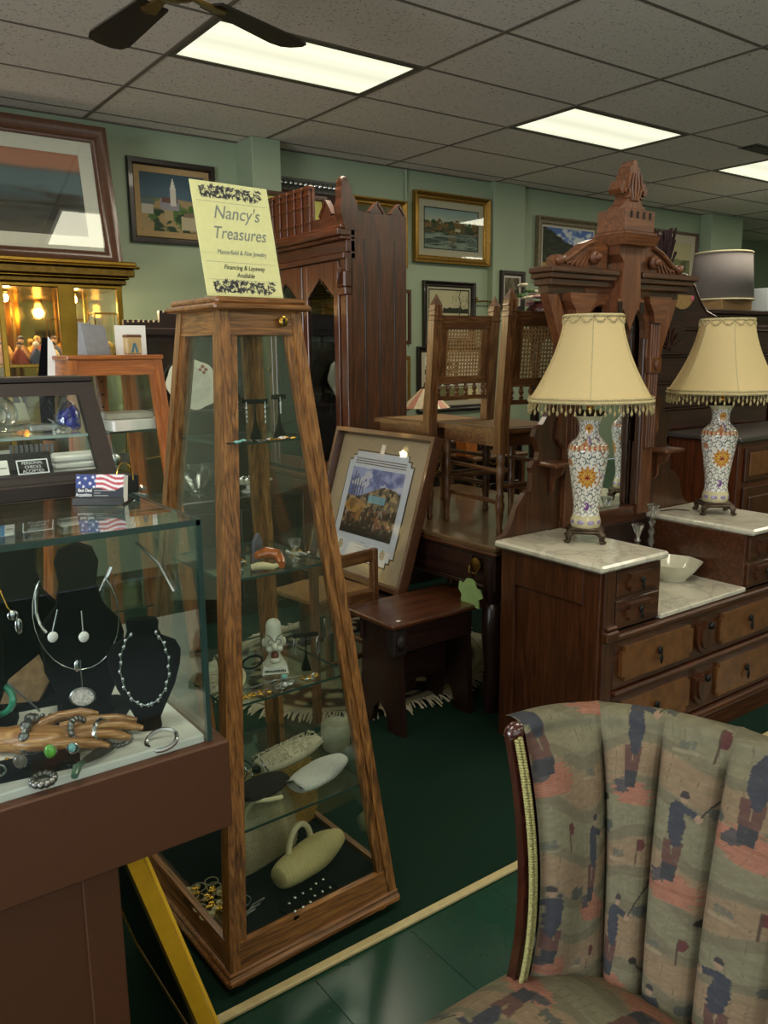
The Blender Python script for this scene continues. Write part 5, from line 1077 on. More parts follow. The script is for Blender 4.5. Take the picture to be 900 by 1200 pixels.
for x in (.02, .33, .94, 1.25, 1.45, 1.75): B(x, x+.018, bd-.04, bd-.022, .82, 1.94, .003).o('rear_post', BRASS, BC)
for z in (1.50, 1.18): B(.02, bw-.02, .012, .028, z-.016, z+.004, .003).o('shelf_rail', BRASS, BC)
B(0.0, bw, .01, .014, .82, 1.94).o('glass_front', GLS, BC); B(bw-.012, bw-.008, .03, bd-.03, .82, 1.94).o('glass_end', GLS, BC)
for z in (1.18, 1.50): B(.02, bw-.02, .03, bd-.03, z-.01, z, .001).o('shelf', GLD, BC)
WARM = emis('warm_bulb', '#ffd58a', 14)
m = MB(); sp = MB()
for k, x in enumerate((.35, .78, 1.33, 1.72)):
    m.ell((x, .28, 1.885), (.022, .022, .026), 12, 8); sp.lathe([(.03, 1.93), (.03, 1.915), (.014, 1.91), (.014, 1.90)], (x, .28, 0), 12)
m.o('lamp_bulb', WARM, BC, 60); sp.o('lamp_socket', BRASS, BC, 40)
for x in (.35, .78, 1.33, 1.72):
    l = bpy.data.lights.new('cabinet_bulb_light', 'POINT'); l.energy = 9; l.color = (1, .76, .42); l.shadow_soft_size = .03; o = bpy.data.objects.new('cabinet_bulb_light', l); COL.objects.link(o); o.location = (-.2+x, 4.98+.28, 1.84)
# dolls on the shelf
cl = [('rust red', '#7a2d1c'), ('ivory', '#cdbb94'), ('gold', '#b58a3c'), ('navy', '#252a42'), ('olive', '#6b6434'), ('tan', '#a87c4c'), ('cream', '#d2c39c'), ('brown', '#5a3a24')]
hair = [('black hair', '#17100c'), ('blond hair', '#b98f45'), ('brown hair', '#4a2c18'), ('white bonnet', '#d6cbb0')]
cmat = {n: plain('doll_dress_'+n.replace(' ', '_'), c, .8, var=.25, sc=60) for n, c in cl}; hmat = {n: plain('doll_'+n.replace(' ', '_'), c, .7) for n, c in hair}
bm_ = {}
i = 0
for row in range(2):
    for k in range(13):
        cn = cl[(k*3+row*5) % 8][0]; hn = hair[(k+row*2+k//4) % 4][0]; x = .60+.093*k+(.04 if row else 0)
        loc = (-.2+x, 4.98+(.10 if row == 0 else .22), 1.501); 
        t = thing('doll', '%s dressed doll with %s, %s row, %s from the right' % (cn, hn, ['front', 'back'][row], ['thirteenth','twelfth','eleventh','tenth','ninth','eighth','seventh','sixth','fifth','fourth','third','second','first'][k]), 'doll', loc, rnd.uniform(-.4, .4), 'dolls on the brass cabinet shelf')
        s_ = 1.45 if row == 0 else 1.9
        for nm, mt, mkk in (('dress', cmat[cn], 0), ('head', DOLLSKIN, 1), ('hair', hmat[hn], 2), ('feet', DOLLSKIN, 3)):
            key = (mkk, mt.name, row)
            if key not in bm_:
                q = MB()
                if mkk == 0: q.lathe([(.034*s_, 0), (.036*s_, .008), (.024*s_, .035*s_), (.014*s_, .055*s_), (.008, .06*s_)], seg=10).tube([(-.012, 0, .05*s_), (-.03, -.012, .03*s_)], [.009, .006], 6).tube([(.012, 0, .05*s_), (.03, -.012, .03*s_)], [.009, .006], 6)
                elif mkk == 1: q.ell((0, 0, .072*s_), (.016, .016, .018), 10, 7)
                elif mkk == 2: q.ell((0, .004, .078*s_), (.019, .018, .017), 10, 7)
                else: q.ell((-.012, -.036, .008), (.007, .014, .008), 8, 5).ell((.012, -.036, .008), (.007, .014, .008), 8, 5)
                bm_[key] = q.mesh(nm, mt, 60)
            link(nm, bm_[key], t)
for k, (x, lab, c1) in enumerate(((1.05, 'white lace table runner folded on the lower brass cabinet shelf', WHITE), (1.3, 'ivory handbag with a curved handle on the lower brass cabinet shelf', CREAM))):
    o = MB().hexa([(-.07, -.03, 0), (.07, -.03, 0), (.07, .03, 0), (-.07, .03, 0), (-.05, -.02, .10), (.05, -.02, .10), (.05, .02, .10), (-.05, .02, .10)]).o('handbag' if k else 'folded_runner', c1)
    tag(at(o, (-.2+x, 5.12, 1.181)), lab, 'handbag' if k else 'linen')
    if k: MB().tube([(.04*cos(a), 0, .10+.05*sin(a)) for a in np.linspace(0, pi, 10)], .005, 6).o('handle', CREAM, o, 50)
t = thing('wire_stand', 'gilt glass box frame standing at the right end of the brass cabinet shelf', 'display box', (1.60, 5.13, 1.501)); m = MB(); 
for a in ((0, 0), (.16, 0), (0, .12), (.16, .12)): m.bar((a[0], a[1], 0), (a[0], a[1], .30), .007)
for z in (.004, .30): m.bar((0, 0, z), (.16, 0, z), .007).bar((0, .12, z), (.16, .12, z), .007).bar((0, 0, z), (0, .12, z), .007).bar((.16, 0, z), (.16, .12, z), .007)
m.o('box_frame', BRASS, t); B(.002, .158, .0, .002, .0, .3).o('glass_pane', GLS, t); o = MB().ell((.08, .06, .07), (.06, .045, .065), 14, 10).o('straw_flower', plain('straw', '#b39657', .9, var=.4, sc=90, bump=.8), t, 60)
# ---------------------------------------------------------------- dark sideboard with crenellated back
SBD = thing('sideboard', 'dark sideboard with a crenellated back gallery behind the tan tower', 'sideboard', (1.68, 4.28, 0))
B(0, .80, 0, .45, .08, .70, .004).o('cabinet_body', DRK['x'], SBD); B(-.02, .82, -.02, .47, .70, .735, .006).o('top_board', DRK['x'], SBD); B(.02, .78, .02, .43, 0, .08).o('plinth', DRK['x'], SBD)
B(0, .80, .42, .45, .735, 1.68, .003).o('back_panel', DRK['x'], SBD)
for k in range(2): d = B(.03+.38*k, .39+.38*k, -.015, 0, .12, .66, .004).o('door', DRK['z'], SBD); MB().ell((.36+.08*k, -.022, .42), (.012, .01, .016), 10, 6).o('door_knob', BRASSD, d, 40)
B(-.02, .82, .36, .46, 1.66, 1.70, .006).o('cornice', DRK['x'], SBD)
cpl = [(-.06, 1.70)]; x = -.06; up_ = True
while x < .14: cpl += [(x, 1.745), (x+.018, 1.745), (x+.018, 1.732), (x+.03, 1.732)]; x += .03
cpl += [(x, 1.80)]; 
while x < .60: cpl += [(x, 1.80), (x+.02, 1.80), (x+.02, 1.787), (x+.032, 1.787)]; x += .032
cpl += [(x, 1.745), (.86, 1.745), (.86, 1.70)]
MB().prism(cpl, .40, .43, 'xz').o('crenellated_gallery', DRK['x'], SBD)
B(.04, .70, .412, .421, 1.28, 1.62).o('mirror_panel', plain('aged_mirror', '#6d6f6a', .12, .9, var=.1), SBD)
B(0.0, .80, .30, .43, 1.20, 1.225, .004).o('gallery_shelf', DRK['x'], SBD)
def platecol(U, V): 
    x = U-.5; y = V-.5; r = np.hypot(x, y)*2; c = base(U, '#cfcdbf'); return c
t = thing('oval_plate', 'white octagonal plate with red flowers propped behind the oak tower', 'plate', (2.0, 4.62, 1.227), (rad(-12), 0, 0))
P8 = [(.165*cos(a)*(1+.03*cos(8*a)), .15+.15*sin(a)*(1+.03*cos(8*a))) for a in np.linspace(0, 2*pi, 48, endpoint=False)]
MB().prism(P8, -.008, .0, 'xz').o('plate_body', PORC, t); MB().prism([(x*.72, .15+(z-.15)*.72) for x, z in P8], -.0095, -.0075, 'xz').o('plate_well', plain('plate_well', '#c4c2b3', .2, coat=.4), t)
m = MB()
for a in (2.3, .9, 4.2): 
    for k in range(4): m.ell((.12*cos(a)+.018*cos(k*1.6), -.009, .15+.11*sin(a)+.018*sin(k*1.6)), (.013, .002, .011), 8, 4)
m.o('flower_decal', plain('rose_red_print', '#8a4038', .4, var=.3), t, 50); 
t = thing('crystal_bowl', 'large cut crystal bowl on the sideboard behind the oak tower', 'bowl', (1.90, 4.43, .736)); m = MB(); n = 32; pr = [(.05, 0), (.06, .004), (.04, .02), (.08, .06), (.13, .11), (.17, .17), (.163, .17), (.12, .11), (.07, .06), (.0, .03)]
for (r, z) in pr: m.v += [(r*(1+.05*(k % 2)*(z > .05))*cos(2*pi*k/n), r*(1+.05*(k % 2)*(z > .05))*sin(2*pi*k/n), z+.012*(k % 4 == 0)*(z > .15)) for k in range(n)]
m.f = [(i*n+k, i*n+(k+1) % n, (i+1)*n+(k+1) % n, (i+1)*n+k) for i in range(len(pr)-1) for k in range(n)]; m.o('bowl_body', CRY, t)
t = thing('cake_stand', 'white footed dish with silver pieces beside the crystal bowl', 'dish', (2.22, 4.40, .736)); MB().lathe([(.05, 0), (.052, .008), (.02, .02), (.02, .05), (.13, .06), (.14, .072), (.13, .07), (.0, .066)], seg=28).o('dish_body', PORC, t, 50); m = MB()
for k in range(6): m.ell((.05*cos(k), .05*sin(k), .08), (.02, .02, .016), 8, 6)
m.o('silver_trinket', SILV, t, 50, kind='stuff')
# ---------------------------------------------------------------- desk, chairs on it, things around
DK = thing('desk', 'dark carved table behind the dresser carrying two caned chairs', 'table', (2.29, 2.36, 0))
dl, dw = 1.36, 1.0
B(0, dw, 0, dl, .735, .76, .006).o('table_top', plain('worn_brown_top', '#5d472d', .3, var=.25, sc=6, coat=.4), DK)
B(.0, dw, .0, dl, .715, .736, .008).o('top_moulding', WAL['y'], DK); B(.03, .06, .03, dl-.03, .56, .716, .004).o('apron', DRK['y'], DK); B(dw-.06, dw-.03, .03, dl-.03, .56, .716, .004).o('apron', DRK['y'], DK)
B(.05, dw-.05, .03, .06, .56, .716).o('apron', DRK['x'], DK); B(.05, dw-.05, dl-.06, dl-.03, .56, .716).o('apron', DRK['x'], DK)
B(.018, .032, .16, dl-.10, .585, .70, .003).o('drawer_front', DRK['y'], DK)
B(.024, .034, .06, dl-.06, .555, .575, .004).o('apron_bead', DRK['y'], DK)
for x in (.06, dw-.06):
    for y in (.07, dl-.07): MB().lathe([(.025, 0), (.035, .02), (.03, .05), (.045, .10), (.035, .2), (.05, .38), (.045, .48), (.03, .50), (.045, .53), (.045, .70)], (x, y, 0), 14).o('leg', DRK['z'], DK, 40)
pl = MB().lathe([(.03, 0), (.032, .006), (.012, .012)], (.018, .13, .66), 14, RY(rad(-90))).tube([(.004, .13-.028, .655), (-.004, .13-.022, .628), (-.004, .13+.022, .628), (.004, .13+.028, .655)], .004, 6)
pl.o('drawer_pull', BRASSD, DK, 40)
t = thing('leaf_ornament', 'pale green leaf shaped ornament hanging from the desk drawer pull', 'ornament', (2.27, 2.475, .50))
lf = [(.0, .11), (.03, .105), (.05, .08), (.075, .085), (.08, .05), (.06, .03), (.065, .0), (.03, -.005), (.01, -.03), (-.02, -.01), (-.05, -.012), (-.045, .025), (-.07, .04), (-.055, .07), (-.03, .075), (-.02, .10)]
MB().prism([(y, z) for y, z in lf], -.006, .0, 'yz').o('leaf', plain('pale_green_felt', '#7f9a5e', .8, var=.1), t); MB().tube([(-.003, 0, .10), (-.004, .004, .16)], .002, 5).o('cord', IRON, t)
# caned chairs
def caned(label, loc, rz):
    t = thing('caned_chair', label, 'chair', loc, rz, 'caned chairs on the desk'); w2, dp, sh = .175, .42, .455; W = CHW
    sm_ = MB().prism([(-w2-.02, -.02), (w2+.02, -.02), (w2+.045, dp), (-w2-.045, dp)], sh-.012, sh+.008, 'xy'); sm_.o('seat', W['x'], t)
    MB().prism([(-w2+.03, .03), (w2-.03, .03), (w2-.01, dp-.04), (-w2+.01, dp-.04)], sh+.008, sh+.0105, 'xy').o('cane_seat', TERRA, t)
    ap = MB().box(-w2, w2, -.005, .02, sh-.07, sh-.012, .003).box(-w2-.015, w2+.015, dp-.045, dp-.02, sh-.07, sh-.012, .003)
    for s in (-1, 1): ap.bar((s*w2, .01, sh-.041), (s*(w2+.015), dp-.03, sh-.041), .024, .058)
    ap.o('seat_rail', W['x'], t)
    for s in (-1, 1):
        x = s*w2
        P = []
        for z, y, h in ((sh-.10, 0, .024), (sh+.02, 0, .024), (1.0, -.045, .021)): P.append([(x-h, y-h), (x+h, y-h), (x+h, y+h), (x-h, y+h)] + [z])
        m = MB()
        for a, b in zip(P[:-1], P[1:]): m.hexa([(p[0], p[1], a[4]) for p in a[:4]]+[(p[0], p[1], b[4]) for p in b[:4]])
        b = P[-1]; m.add([(p[0], p[1], 1.0) for p in b[:4]]+[(x, -.047, 1.05)], [(0, 1, 4), (1, 2, 4), (2, 3, 4), (3, 0, 4)])
        m.o('post', W['z'], t)
        for q in range(3): MB().box(x+s*-.0-.026, x+.026, -.045-.02, -.045+.022, .93+.022*q, .938+.022*q, .002).o('post_notch', W['z'], t)
        tl = [(.012, 0), (.017, .01), (.012, .03), (.018, .10), (.022, .13), (.015, .15), (.02, .165), (.015, .18), (.017, .24), (.022, .29), (.016, .31), (.022, .325), (.017, .34), (.021, sh-.07)]
        MB().lathe(tl, (x, 0, 0), 12).o('leg', W['z'], t, 40); MB().lathe(tl, (s*(w2+.02), dp-.04, 0), 12).o('leg', W['z'], t, 40)
        B(x-.009, x+.009, .0, dp-.05, .13, .15, .004).o('stretcher', W['y'], t); B(x-.009, x+.009, .0, dp-.05, .27, .288, .004).o('stretcher', W['y'], t)
    B(-w2, w2, -.008, .008, .20, .222, .004).o('stretcher', W['x'], t); B(-w2, w2, dp-.05, dp-.034, .20, .222, .004).o('stretcher', W['x'], t)
    yb = lambda z: -.045*(z-sh)/.55
    for (nm, za, zb) in (('crest_rail', .895, .955), ('mid_rail', .64, .675), ('lower_rail', .565, .585)):
        MB().hexa([(-w2, yb(za)-.009, za), (w2, yb(za)-.009, za), (w2, yb(za)+.009, za), (-w2, yb(za)+.009, za), (-w2, yb(zb)-.009, zb), (w2, yb(zb)-.009, zb), (w2, yb(zb)+.009, zb), (-w2, yb(zb)+.009, zb)]).o(nm, W['x'], t)
    for s in (-1, 1): MB().bar((s*(w2-.045), yb(.675), .675), (s*(w2-.045), yb(.90), .895), .05, .014).o('cane_frame', W['z'], t)
    m = MB(); nx, nz = 13, 13; xa, xb, za, zb = -w2+.06, w2-.06, .675, .895
    for k in range(nx+1): x = xa+(xb-xa)*k/nx; m.bar((x, yb(za), za), (x, yb(zb), zb), .0085, .003)
    for k in range(nz+1): z = za+(zb-za)*k/nz; m.box(xa, xb, yb(z)-.0022, yb(z)+.0022, z-.004, z+.004)
    m.o('cane_web', TERRA, t, kind='stuff')
    for k in range(6):
        x = -w2+.04+(2*w2-.08)*k/5; MB().lathe([(.007, 0), (.012, .012), (.006, .02), (.013, .035), (.008, .05), (.006, .058)], (x, yb(.61), .584), 8).o('spindle', W['z'], t, 40)
    return t
c1 = caned('caned chair on the desk nearest the dresser, its post beside the lamp shade', (2.66, 2.52, .761), rad(-6))
c2 = dup(c1, (2.64, 2.985, .761), rad(-3), 'caned chair on the desk farther back, above the leaning print')
# big leaning print
pt = picture('large framed harbor battle print leaning by the child chair', (2.165, 3.20, .46), .78, .74, .032, BRF, a_harbor, (10, 10), depth=.05, prof='flat', rot=(rad(-17.5), 0, rad(-88.5)), glass=False, fillet=ESP)
for ch in list(pt.children):
    if ch.name.startswith('picture_print'): ch.data.materials.clear(); ch.data.materials.append(MATT); ch.name = 'taupe_mat'
cw, chh = .50, .53; zb = .10
oct_ = lambda w_, h_, c_: [(-w_/2+c_, 0), (-w_/2+c_, c_*.5), (-w_/2+c_*.5, c_*.5), (-w_/2+c_*.5, c_), (-w_/2, c_), (-w_/2, h_-c_), (-w_/2+c_*.5, h_-c_), (-w_/2+c_*.5, h_-c_*.5), (-w_/2+c_, h_-c_*.5), (-w_/2+c_, h_), (w_/2-c_, h_), (w_/2-c_, h_-c_*.5), (w_/2-c_*.5, h_-c_*.5), (w_/2-c_*.5, h_-c_), (w_/2, h_-c_), (w_/2, c_), (w_/2-c_*.5, c_), (w_/2-c_*.5, c_*.5), (w_/2-c_, c_*.5), (w_/2-c_, 0)]
WM = plain('blue_white_mat', '#b9bfd0', .6, var=.02)
MB().prism([(x, z+zb-.008) for x, z in oct_(cw+.014, chh+.016, .05)], -.0105, -.0095, 'xz').o('mat_line', ESP, pt)
MB().prism([(x, z+zb) for x, z in oct_(cw, chh, .048)], -.0125, -.010, 'xz').o('stepped_mat', WM, pt)
m = MB()
for k in range(3): m.box(-.20, .20, -.0132, -.0124, zb+chh-.062+.012*k, zb+chh-.057+.012*k)
m.o('title_stripe', plain('stripe_print', '#5d5450', .6), pt)
canvas('picture_print', .415, .335, a_harbor, pt, ART, 120, 100, -.0135, zb+.115)
for x in (-.17, .17): MB().ell((x, -.0128, zb+.055), (.02, .001, .025), 12, 6).o('crest_emblem', plain('emblem_print', '#7d7c78', .6, var=.5, sc=120), pt)
m = MB()
for k, w_ in enumerate((.05, .13, .10, .04)): m.box(-w_/2, w_/2, -.0131, -.0125, zb+.085-.014*k, zb+.088-.014*k)
m.o('caption_line', INKG, pt)
B(-.02, .01, -.0135, -.0125, zb+chh+.0, zb+chh+.045).o('paper_tag', WHITE, pt); B(.325, .338, -.0135, -.0125, .05, .075).o('price_sticker', WHITE, pt)
B(-.36, .36, -.0175, -.0155, .03, .71).o('glass_pane', glass_pane('low_glare_glass', '#fbfcfb', gloss=.25), pt)
BE = thing('bench', 'low dark wooden bench carrying the leaning harbor print', 'bench', (2.20, 3.22, 0)); B(-.13, .05, -.44, .44, .43, .459, .004).o('bench_top', DRK['y'], BE)
for y in (-.40, .40): B(-.11, .03, y-.015, y+.015, 0, .432, .003).o('leg', DRK['z'], BE)
# child's rush chair
t = thing('rush_chair', 'low wooden chair with woven rush seat and short back before the print', 'chair', (1.83, 2.98, 0), rad(8)); sh = .53
for x in (-.17, .17):
    B(x-.017, x+.017, -.18, -.146, 0, .71, .006).o('post', CHW['z'], t); B(x-.017, x+.017, .13, .164, 0, sh, .006).o('leg', CHW['z'], t); B(x-.011, x+.011, -.15, .14, .25, .275, .004).o('stretcher', CHW['y'], t)
B(-.16, .16, -.175, -.152, .655, .71, .006).o('top_rail', CHW['x'], t); B(-.16, .16, -.172, -.154, .47, .53, .006).o('seat_rail', CHW['x'], t); B(-.16, .16, .138, .156, .47, .53, .006).o('seat_rail', CHW['x'], t); B(-.16, .16, -.16, -.145, .22, .245, .004).o('stretcher', CHW['x'], t)
m = MB()
for k in range(14): m.tube([(-.165, -.14+.0205*k, .525), (0, -.14+.0205*k, .532), (.165, -.14+.0205*k, .525)], .0105, 6)
m.o('rush_seat', RUSH, t, 50, kind='stuff')
# stool
t = thing('wooden_stool', 'dark wooden slab leg stool with a rectangular top and pale sticker', 'stool', (2.08, 2.615, 0), rad(1))
B(-.26, .31, -.17, .165, .478, .50, .006).o('stool_top', WAL['x'], t); B(-.21, .20, -.135, -.11, .36, .478, .005).o('apron', DRK['x'], t); B(-.21, .20, .10, .125, .36, .478, .005).o('apron', DRK['x'], t)
for x, nm in ((-.20, 0), (.17, 1)):
    m = MB().prism([(-.15, 0), (-.06, 0), (-.04, .08), (0, .12), (.04, .08), (.06, 0), (.14, 0), (.11, .478), (-.12, .478)], x, x+.028, 'yz'); m.o('slab_leg', DRK['z'], t)
m = MB().box(-.245, -.175, -.16, -.10, .36, .478, .008).ell((-.21, -.165, .42), (.026, .012, .03), 10, 6); m.o('carved_corner', BLK['z'], t)
MB().ell((-.20, -.13, .5005), (.011, .008, .001), 10, 4).o('price_sticker', WHITE, t)
B(-.14, .16, -.012, .012, .17, .30, .004).o('stretcher', DRK['x'], t)
# oval rug with fringe
def rugcol(U, V):
    a = U*2*pi; r = V; c = base(U, '#6f725c'); n = fbm(np.cos(a)*r*14, np.sin(a)*r*14, 3, 4); band = (r > .62) & (r < .92)
    c = mixc(c, hx('#16120f'), band*1.); pat = np.abs(np.sin(a*14)*np.sin(r*60)) ; c = mixc(c, hx('#8a8468'), band*((pat > .62) & (r > .68) & (r < .88))*1.); c = mixc(c, hx('#8f8a70'), (r > .92)*1.); return mixc(c, hx('#7d7f63'), (r < .6)*sm(.5, .6, n))
t = thing('oval_rug', 'oval dark bordered rug with cream fringe on the carpet under the desk', 'rug', (2.22, 3.30, .006), rad(4)); nu, nv = 120, 24; RX_, RY_ = .70, .60
m = MB(); m.v = [(RX_*(j/nv)*cos(2*pi*k/nu), RY_*(j/nv)*sin(2*pi*k/nu), .008+.02*max(0, (j/nv-.5))*sin(5*2*pi*k/nu)**2) for j in range(nv+1) for k in range(nu)]; m.f = [(j*nu+k, j*nu+(k+1) % nu, (j+1)*nu+(k+1) % nu, (j+1)*nu+k) for j in range(nv) for k in range(nu)]
o = m.o('rug_pile', vcol('woven_rug', .95, bump=.5, spec=.1), t, 60); U, V = np.meshgrid(np.arange(nu)/nu, np.linspace(0, 1, nv+1)); paint(o, rugcol(U, V).reshape(-1, 3))
m = MB(); r = random.Random(8)
for k in range(420):
    a = 2*pi*k/420; p = Vector((RX_*cos(a), RY_*sin(a), .012)); d = Vector((cos(a), sin(a), 0)); e = p+d*r.uniform(.05, .09)+Vector((r.uniform(-.02, .02), r.uniform(-.02, .02), -.010)); m.tube([tuple(p), tuple((p+e)/2+Vector((0, 0, .008))), tuple(e)], .004, 4)
m.o('fringe', plain('cream_fringe', '#b5ad92', .9), t, kind='stuff')
# low chest behind the desk with the stained glass lamp and candle
CH = thing('low_chest', 'low dark chest of drawers behind the caned chairs', 'chest', (3.20, 4.22, 0)); B(0, 1.15, 0, .45, .06, .93, .004).o('chest_body', DRK['x'], CH); B(-.02, 1.17, -.02, .47, .93, .96, .006).o('top_board', MAH['x'], CH); B(.02, 1.13, .02, .43, 0, .06).o('plinth', DRK['x'], CH)
for k in range(3): 
    d = B(.04, 1.11, -.015, .0, .10+.275*k, .35+.275*k, .004).o('drawer', DRK['x'], CH)
    for x in (.3, .85): MB().tube([(x-.04, -.016, .23+.275*k), (x-.03, -.03, .215+.275*k), (x+.03, -.03, .215+.275*k), (x+.04, -.016, .23+.275*k)], .005, 6).o('drawer_pull', BRASS, d, 50)
t = thing('stained_glass_lamp', 'small lamp with a pink and cream stained glass shade behind the chairs', 'lamp', (3.60, 4.42, .961)); MB().lathe([(.07, 0), (.075, .01), (.03, .03), (.015, .06), (.012, .2), (.02, .23)], seg=16).o('lamp_base', BRONZE, t, 40)
for k in range(16):
    a0, a1 = 2*pi*k/16, 2*pi*(k+1)/16; q = .97; mt = [plain('pink_glass', '#c98a70', .4, emit=.12), plain('cream_glass', '#d9c8a2', .4, emit=.12)] if k == 0 else mt
    MB().add([(.17*cos(a0), .17*sin(a0), .215), (.17*cos(a1-.03), .17*sin(a1-.03), .215), (.03*cos(a1-.03), .03*sin(a1-.03), .345), (.03*cos(a0), .03*sin(a0), .345), (.165*cos(a0), .165*sin(a0), .213), (.165*cos(a1-.03), .165*sin(a1-.03), .213), (.026*cos(a1-.03), .026*sin(a1-.03), .342), (.026*cos(a0), .026*sin(a0), .342)], [(0, 1, 2, 3), (7, 6, 5, 4), (0, 4, 5, 1), (1, 5, 6, 2), (2, 6, 7, 3), (3, 7, 4, 0)]).o('glass_panel', mt[k % 2], t)
MB().lathe([(.034, .338), (.03, .35), (.012, .36), (.014, .375), (.004, .39)], seg=12).o('lamp_cap', BRONZE, t, 40)
t = thing('shade_lamp', 'glowing yellow drum shade lamp low behind the caned chairs', 'lamp', (3.28, 4.35, .961)); MB().lathe([(.05, 0), (.05, .01), (.012, .02), (.012, .06)], seg=12).o('lamp_base', BRONZE, t, 40); MB().lathe([(.13, .045), (.125, .115)], seg=20).o('drum_shade', YELC, t, 40)
o = MB().ell((0, 0, .055), (.075, .05, .05), 14, 8).o('ceramic_jar', TEAL, None, 50); tag(at(o, (3.06+.02, 4.28, .963)), 'dark teal rounded jar left of the yellow shade lamp', 'jar')
CH2 = thing('side_table', 'small dark side table behind the caned chair legs', 'table', (3.72, 3.98, 0)); B(-.2, .3, -.14, .14, .86, .885, .005).o('table_top', CHW['x'], CH2)
for x in (-.17, .27):
    for y in (-.11, .11): B(x-.016, x+.016, y-.016, y+.016, 0, .86, .003).o('leg', CHW['z'], CH2)
t = thing('orange_jar_candle', 'orange glass jar candle on an orange wooden block behind the chairs', 'candle', (3.56, 3.95, .886)); B(-.05, .05, -.05, .05, 0, .10, .005).o('block', plain('orange_wood', '#b5682c', .4, var=.2), t); MB().lathe([(.04, .101), (.05, .11), (.05, .15), (.04, .17), (.042, .175)], seg=16).o('glass_jar', ORNG, t, 40); MB().lathe([(.035, .165), (.035, .182), (.004, .19)], seg=14).o('wax', plain('orange_wax', '#d14a1a', .4, emit=.15), t, 40)
# vase of flowers on a plant stand
t = thing('plant_stand', 'tall dark plant stand behind the caned chairs and dresser mirror', 'stand', (5.0, 4.72, 0)); MB().lathe([(.16, 0), (.17, .02), (.05, .06), (.03, .3), (.045, .8), (.03, 1.3), (.05, 1.63), (.15, 1.68), (.16, 1.71)], seg=18).o('stand_column', DRK['z'], t, 40)
t = thing('flower_vase', 'dark red vase of cream and pink flowers left of the dresser cornice', 'flowers', (5.02, 4.70, 1.712)); MB().lathe([(.06, 0), (.08, .02), (.13, .10), (.12, .17), (.07, .21), (.08, .23)], seg=18).o('vase', plain('oxblood_glaze', '#3a1c1a', .25, coat=.5), t, 40); r = random.Random(12)
m1, m2, m3 = MB(), MB(), MB()
for k in range(26): 
    x, y, z = r.uniform(-.17, .06), r.uniform(-.08, .08), r.uniform(.2, .36)
    mm = (m1, m2, m3)[k % 3]
    for q in range(5): mm.ell((x+.018*cos(q*1.26), y+.018*sin(q*1.26), z), (.017, .017, .012), 6, 4)
m1.o('cream_flower', PETAL, t, 60, kind='stuff'); m2.o('pink_flower', PINKP, t, 60, kind='stuff'); m3.o('foliage', LEAF, t, 60, kind='stuff')
# ---------------------------------------------------------------- right background
SE = thing('secretary', 'dark mahogany secretary with scrolled shoulder and fan carved drawers', 'secretary', (4.35, 3.3, 0)); DM = woods('deep_mahogany', ['#2a100b', '#3f1a12', '#512519'], sc=10.0, rough=.3, coat=.5)
B(0, 1.7, .03, .40, .0, 1.72, .004).o('cabinet_body', DM['x'], SE)
pl_ = [(0, 1.70), (0, 2.00), (.45, 2.04), (.56, 2.03), (.66, 1.97), (.74, 1.87), (.82, 1.80), (.95, 1.76), (1.02, 1.70)]
MB().prism(pl_, .02, .06, 'xz').o('scroll_shoulder', DM['x'], SE)
MB().tube([(0, .03, 2.0), (.45, .03, 2.04), (.56, .03, 2.03), (.66, .03, 1.97), (.74, .03, 1.87), (.82, .03, 1.80), (.95, .03, 1.765)], .016, 8).o('shoulder_moulding', DM['x'], SE, 50)
for k in range(9):
    z = .12+.175*k; d = B(.05, 1.65, .012, .032, z, z+.155, .004).o('drawer', DM['x'], SE); B(.04, 1.66, .005, .03, z+.156, z+.17, .004).o('drawer_moulding', DM['x'], SE)
for x in (.20, .95): 
    d = B(x, x+.36, .0, .02, 1.52, 1.74, .004).o('fan_drawer', DM['x'], SE); m = MB()
    for q in range(9): a = pi*q/8; m.bar((x+.18, -.004, 1.55), (x+.18+.13*cos(a), -.004, 1.55+.15*sin(a)), .014, .008)
    m.o('fan_carving', DM['z'], d)
t = thing('fan_basket', 'tan half round hanging tray with a pink dot on the secretary', 'tray', (4.80, 3.29, 1.84)); sp_ = [(.12*cos(a), .09*sin(a)) for a in np.linspace(pi, 2*pi, 14)]; MB().prism([(x, z+.06) for x, z in sp_], -.03, .0, 'xz').o('tray_body', plain('tan_board', '#a3824e', .7), t); MB().ell((.105, -.032, .04), (.018, .006, .018), 8, 5).o('pink_dot', plain('pink_felt', '#d06a80', .8), t, 50)
t = thing('dried_plant', 'dark glass jar of dried purple stems behind the dresser cornice', 'plant', (4.83, 3.44, 1.721)); MB().lathe([(.05, 0), (.06, .02), (.055, .28), (.04, .34), (.045, .36)], seg=14).o('jar', plain('dark_glass_jar', '#1a1513', .1, coat=.8), t, 40); m = MB(); r = random.Random(3)
for k in range(34): a = r.uniform(0, 6.28); q = r.uniform(.02, .10); m.tube([(.02*cos(a), .02*sin(a), .30), (q*cos(a), q*.6*sin(a), r.uniform(.45, .62))], [.004, .010], 5)
m.o('stems', plain('dried_stem', '#3a2426', .9, var=.4), t, 50, kind='stuff')
t = thing('tall_cabinet', 'tall plain dark cabinet at the right behind the secretary', 'cabinet', (6.2, 4.25, 0)); B(0, 2.3, 0, .55, 0, 1.86, .005).o('cabinet_body', DM['z'], t); B(-.03, 2.33, -.03, .57, 1.86, 1.90, .006).o('cornice', DM['x'], t)
for k in range(3): d = B(.05+.75*k, .75+.75*k, -.02, 0, .1, 1.80, .004).o('door', DM['z'], t); MB().ell((.70+.75*k, -.03, 1.0), .015, 10, 6).o('door_knob', BRASSD, d, 40)
bx('cardboard_box', 'tan cardboard box carrying the grey lamp shade', 'box', (7.22, 4.50, 1.90), (.5, .34, .10), CARD)
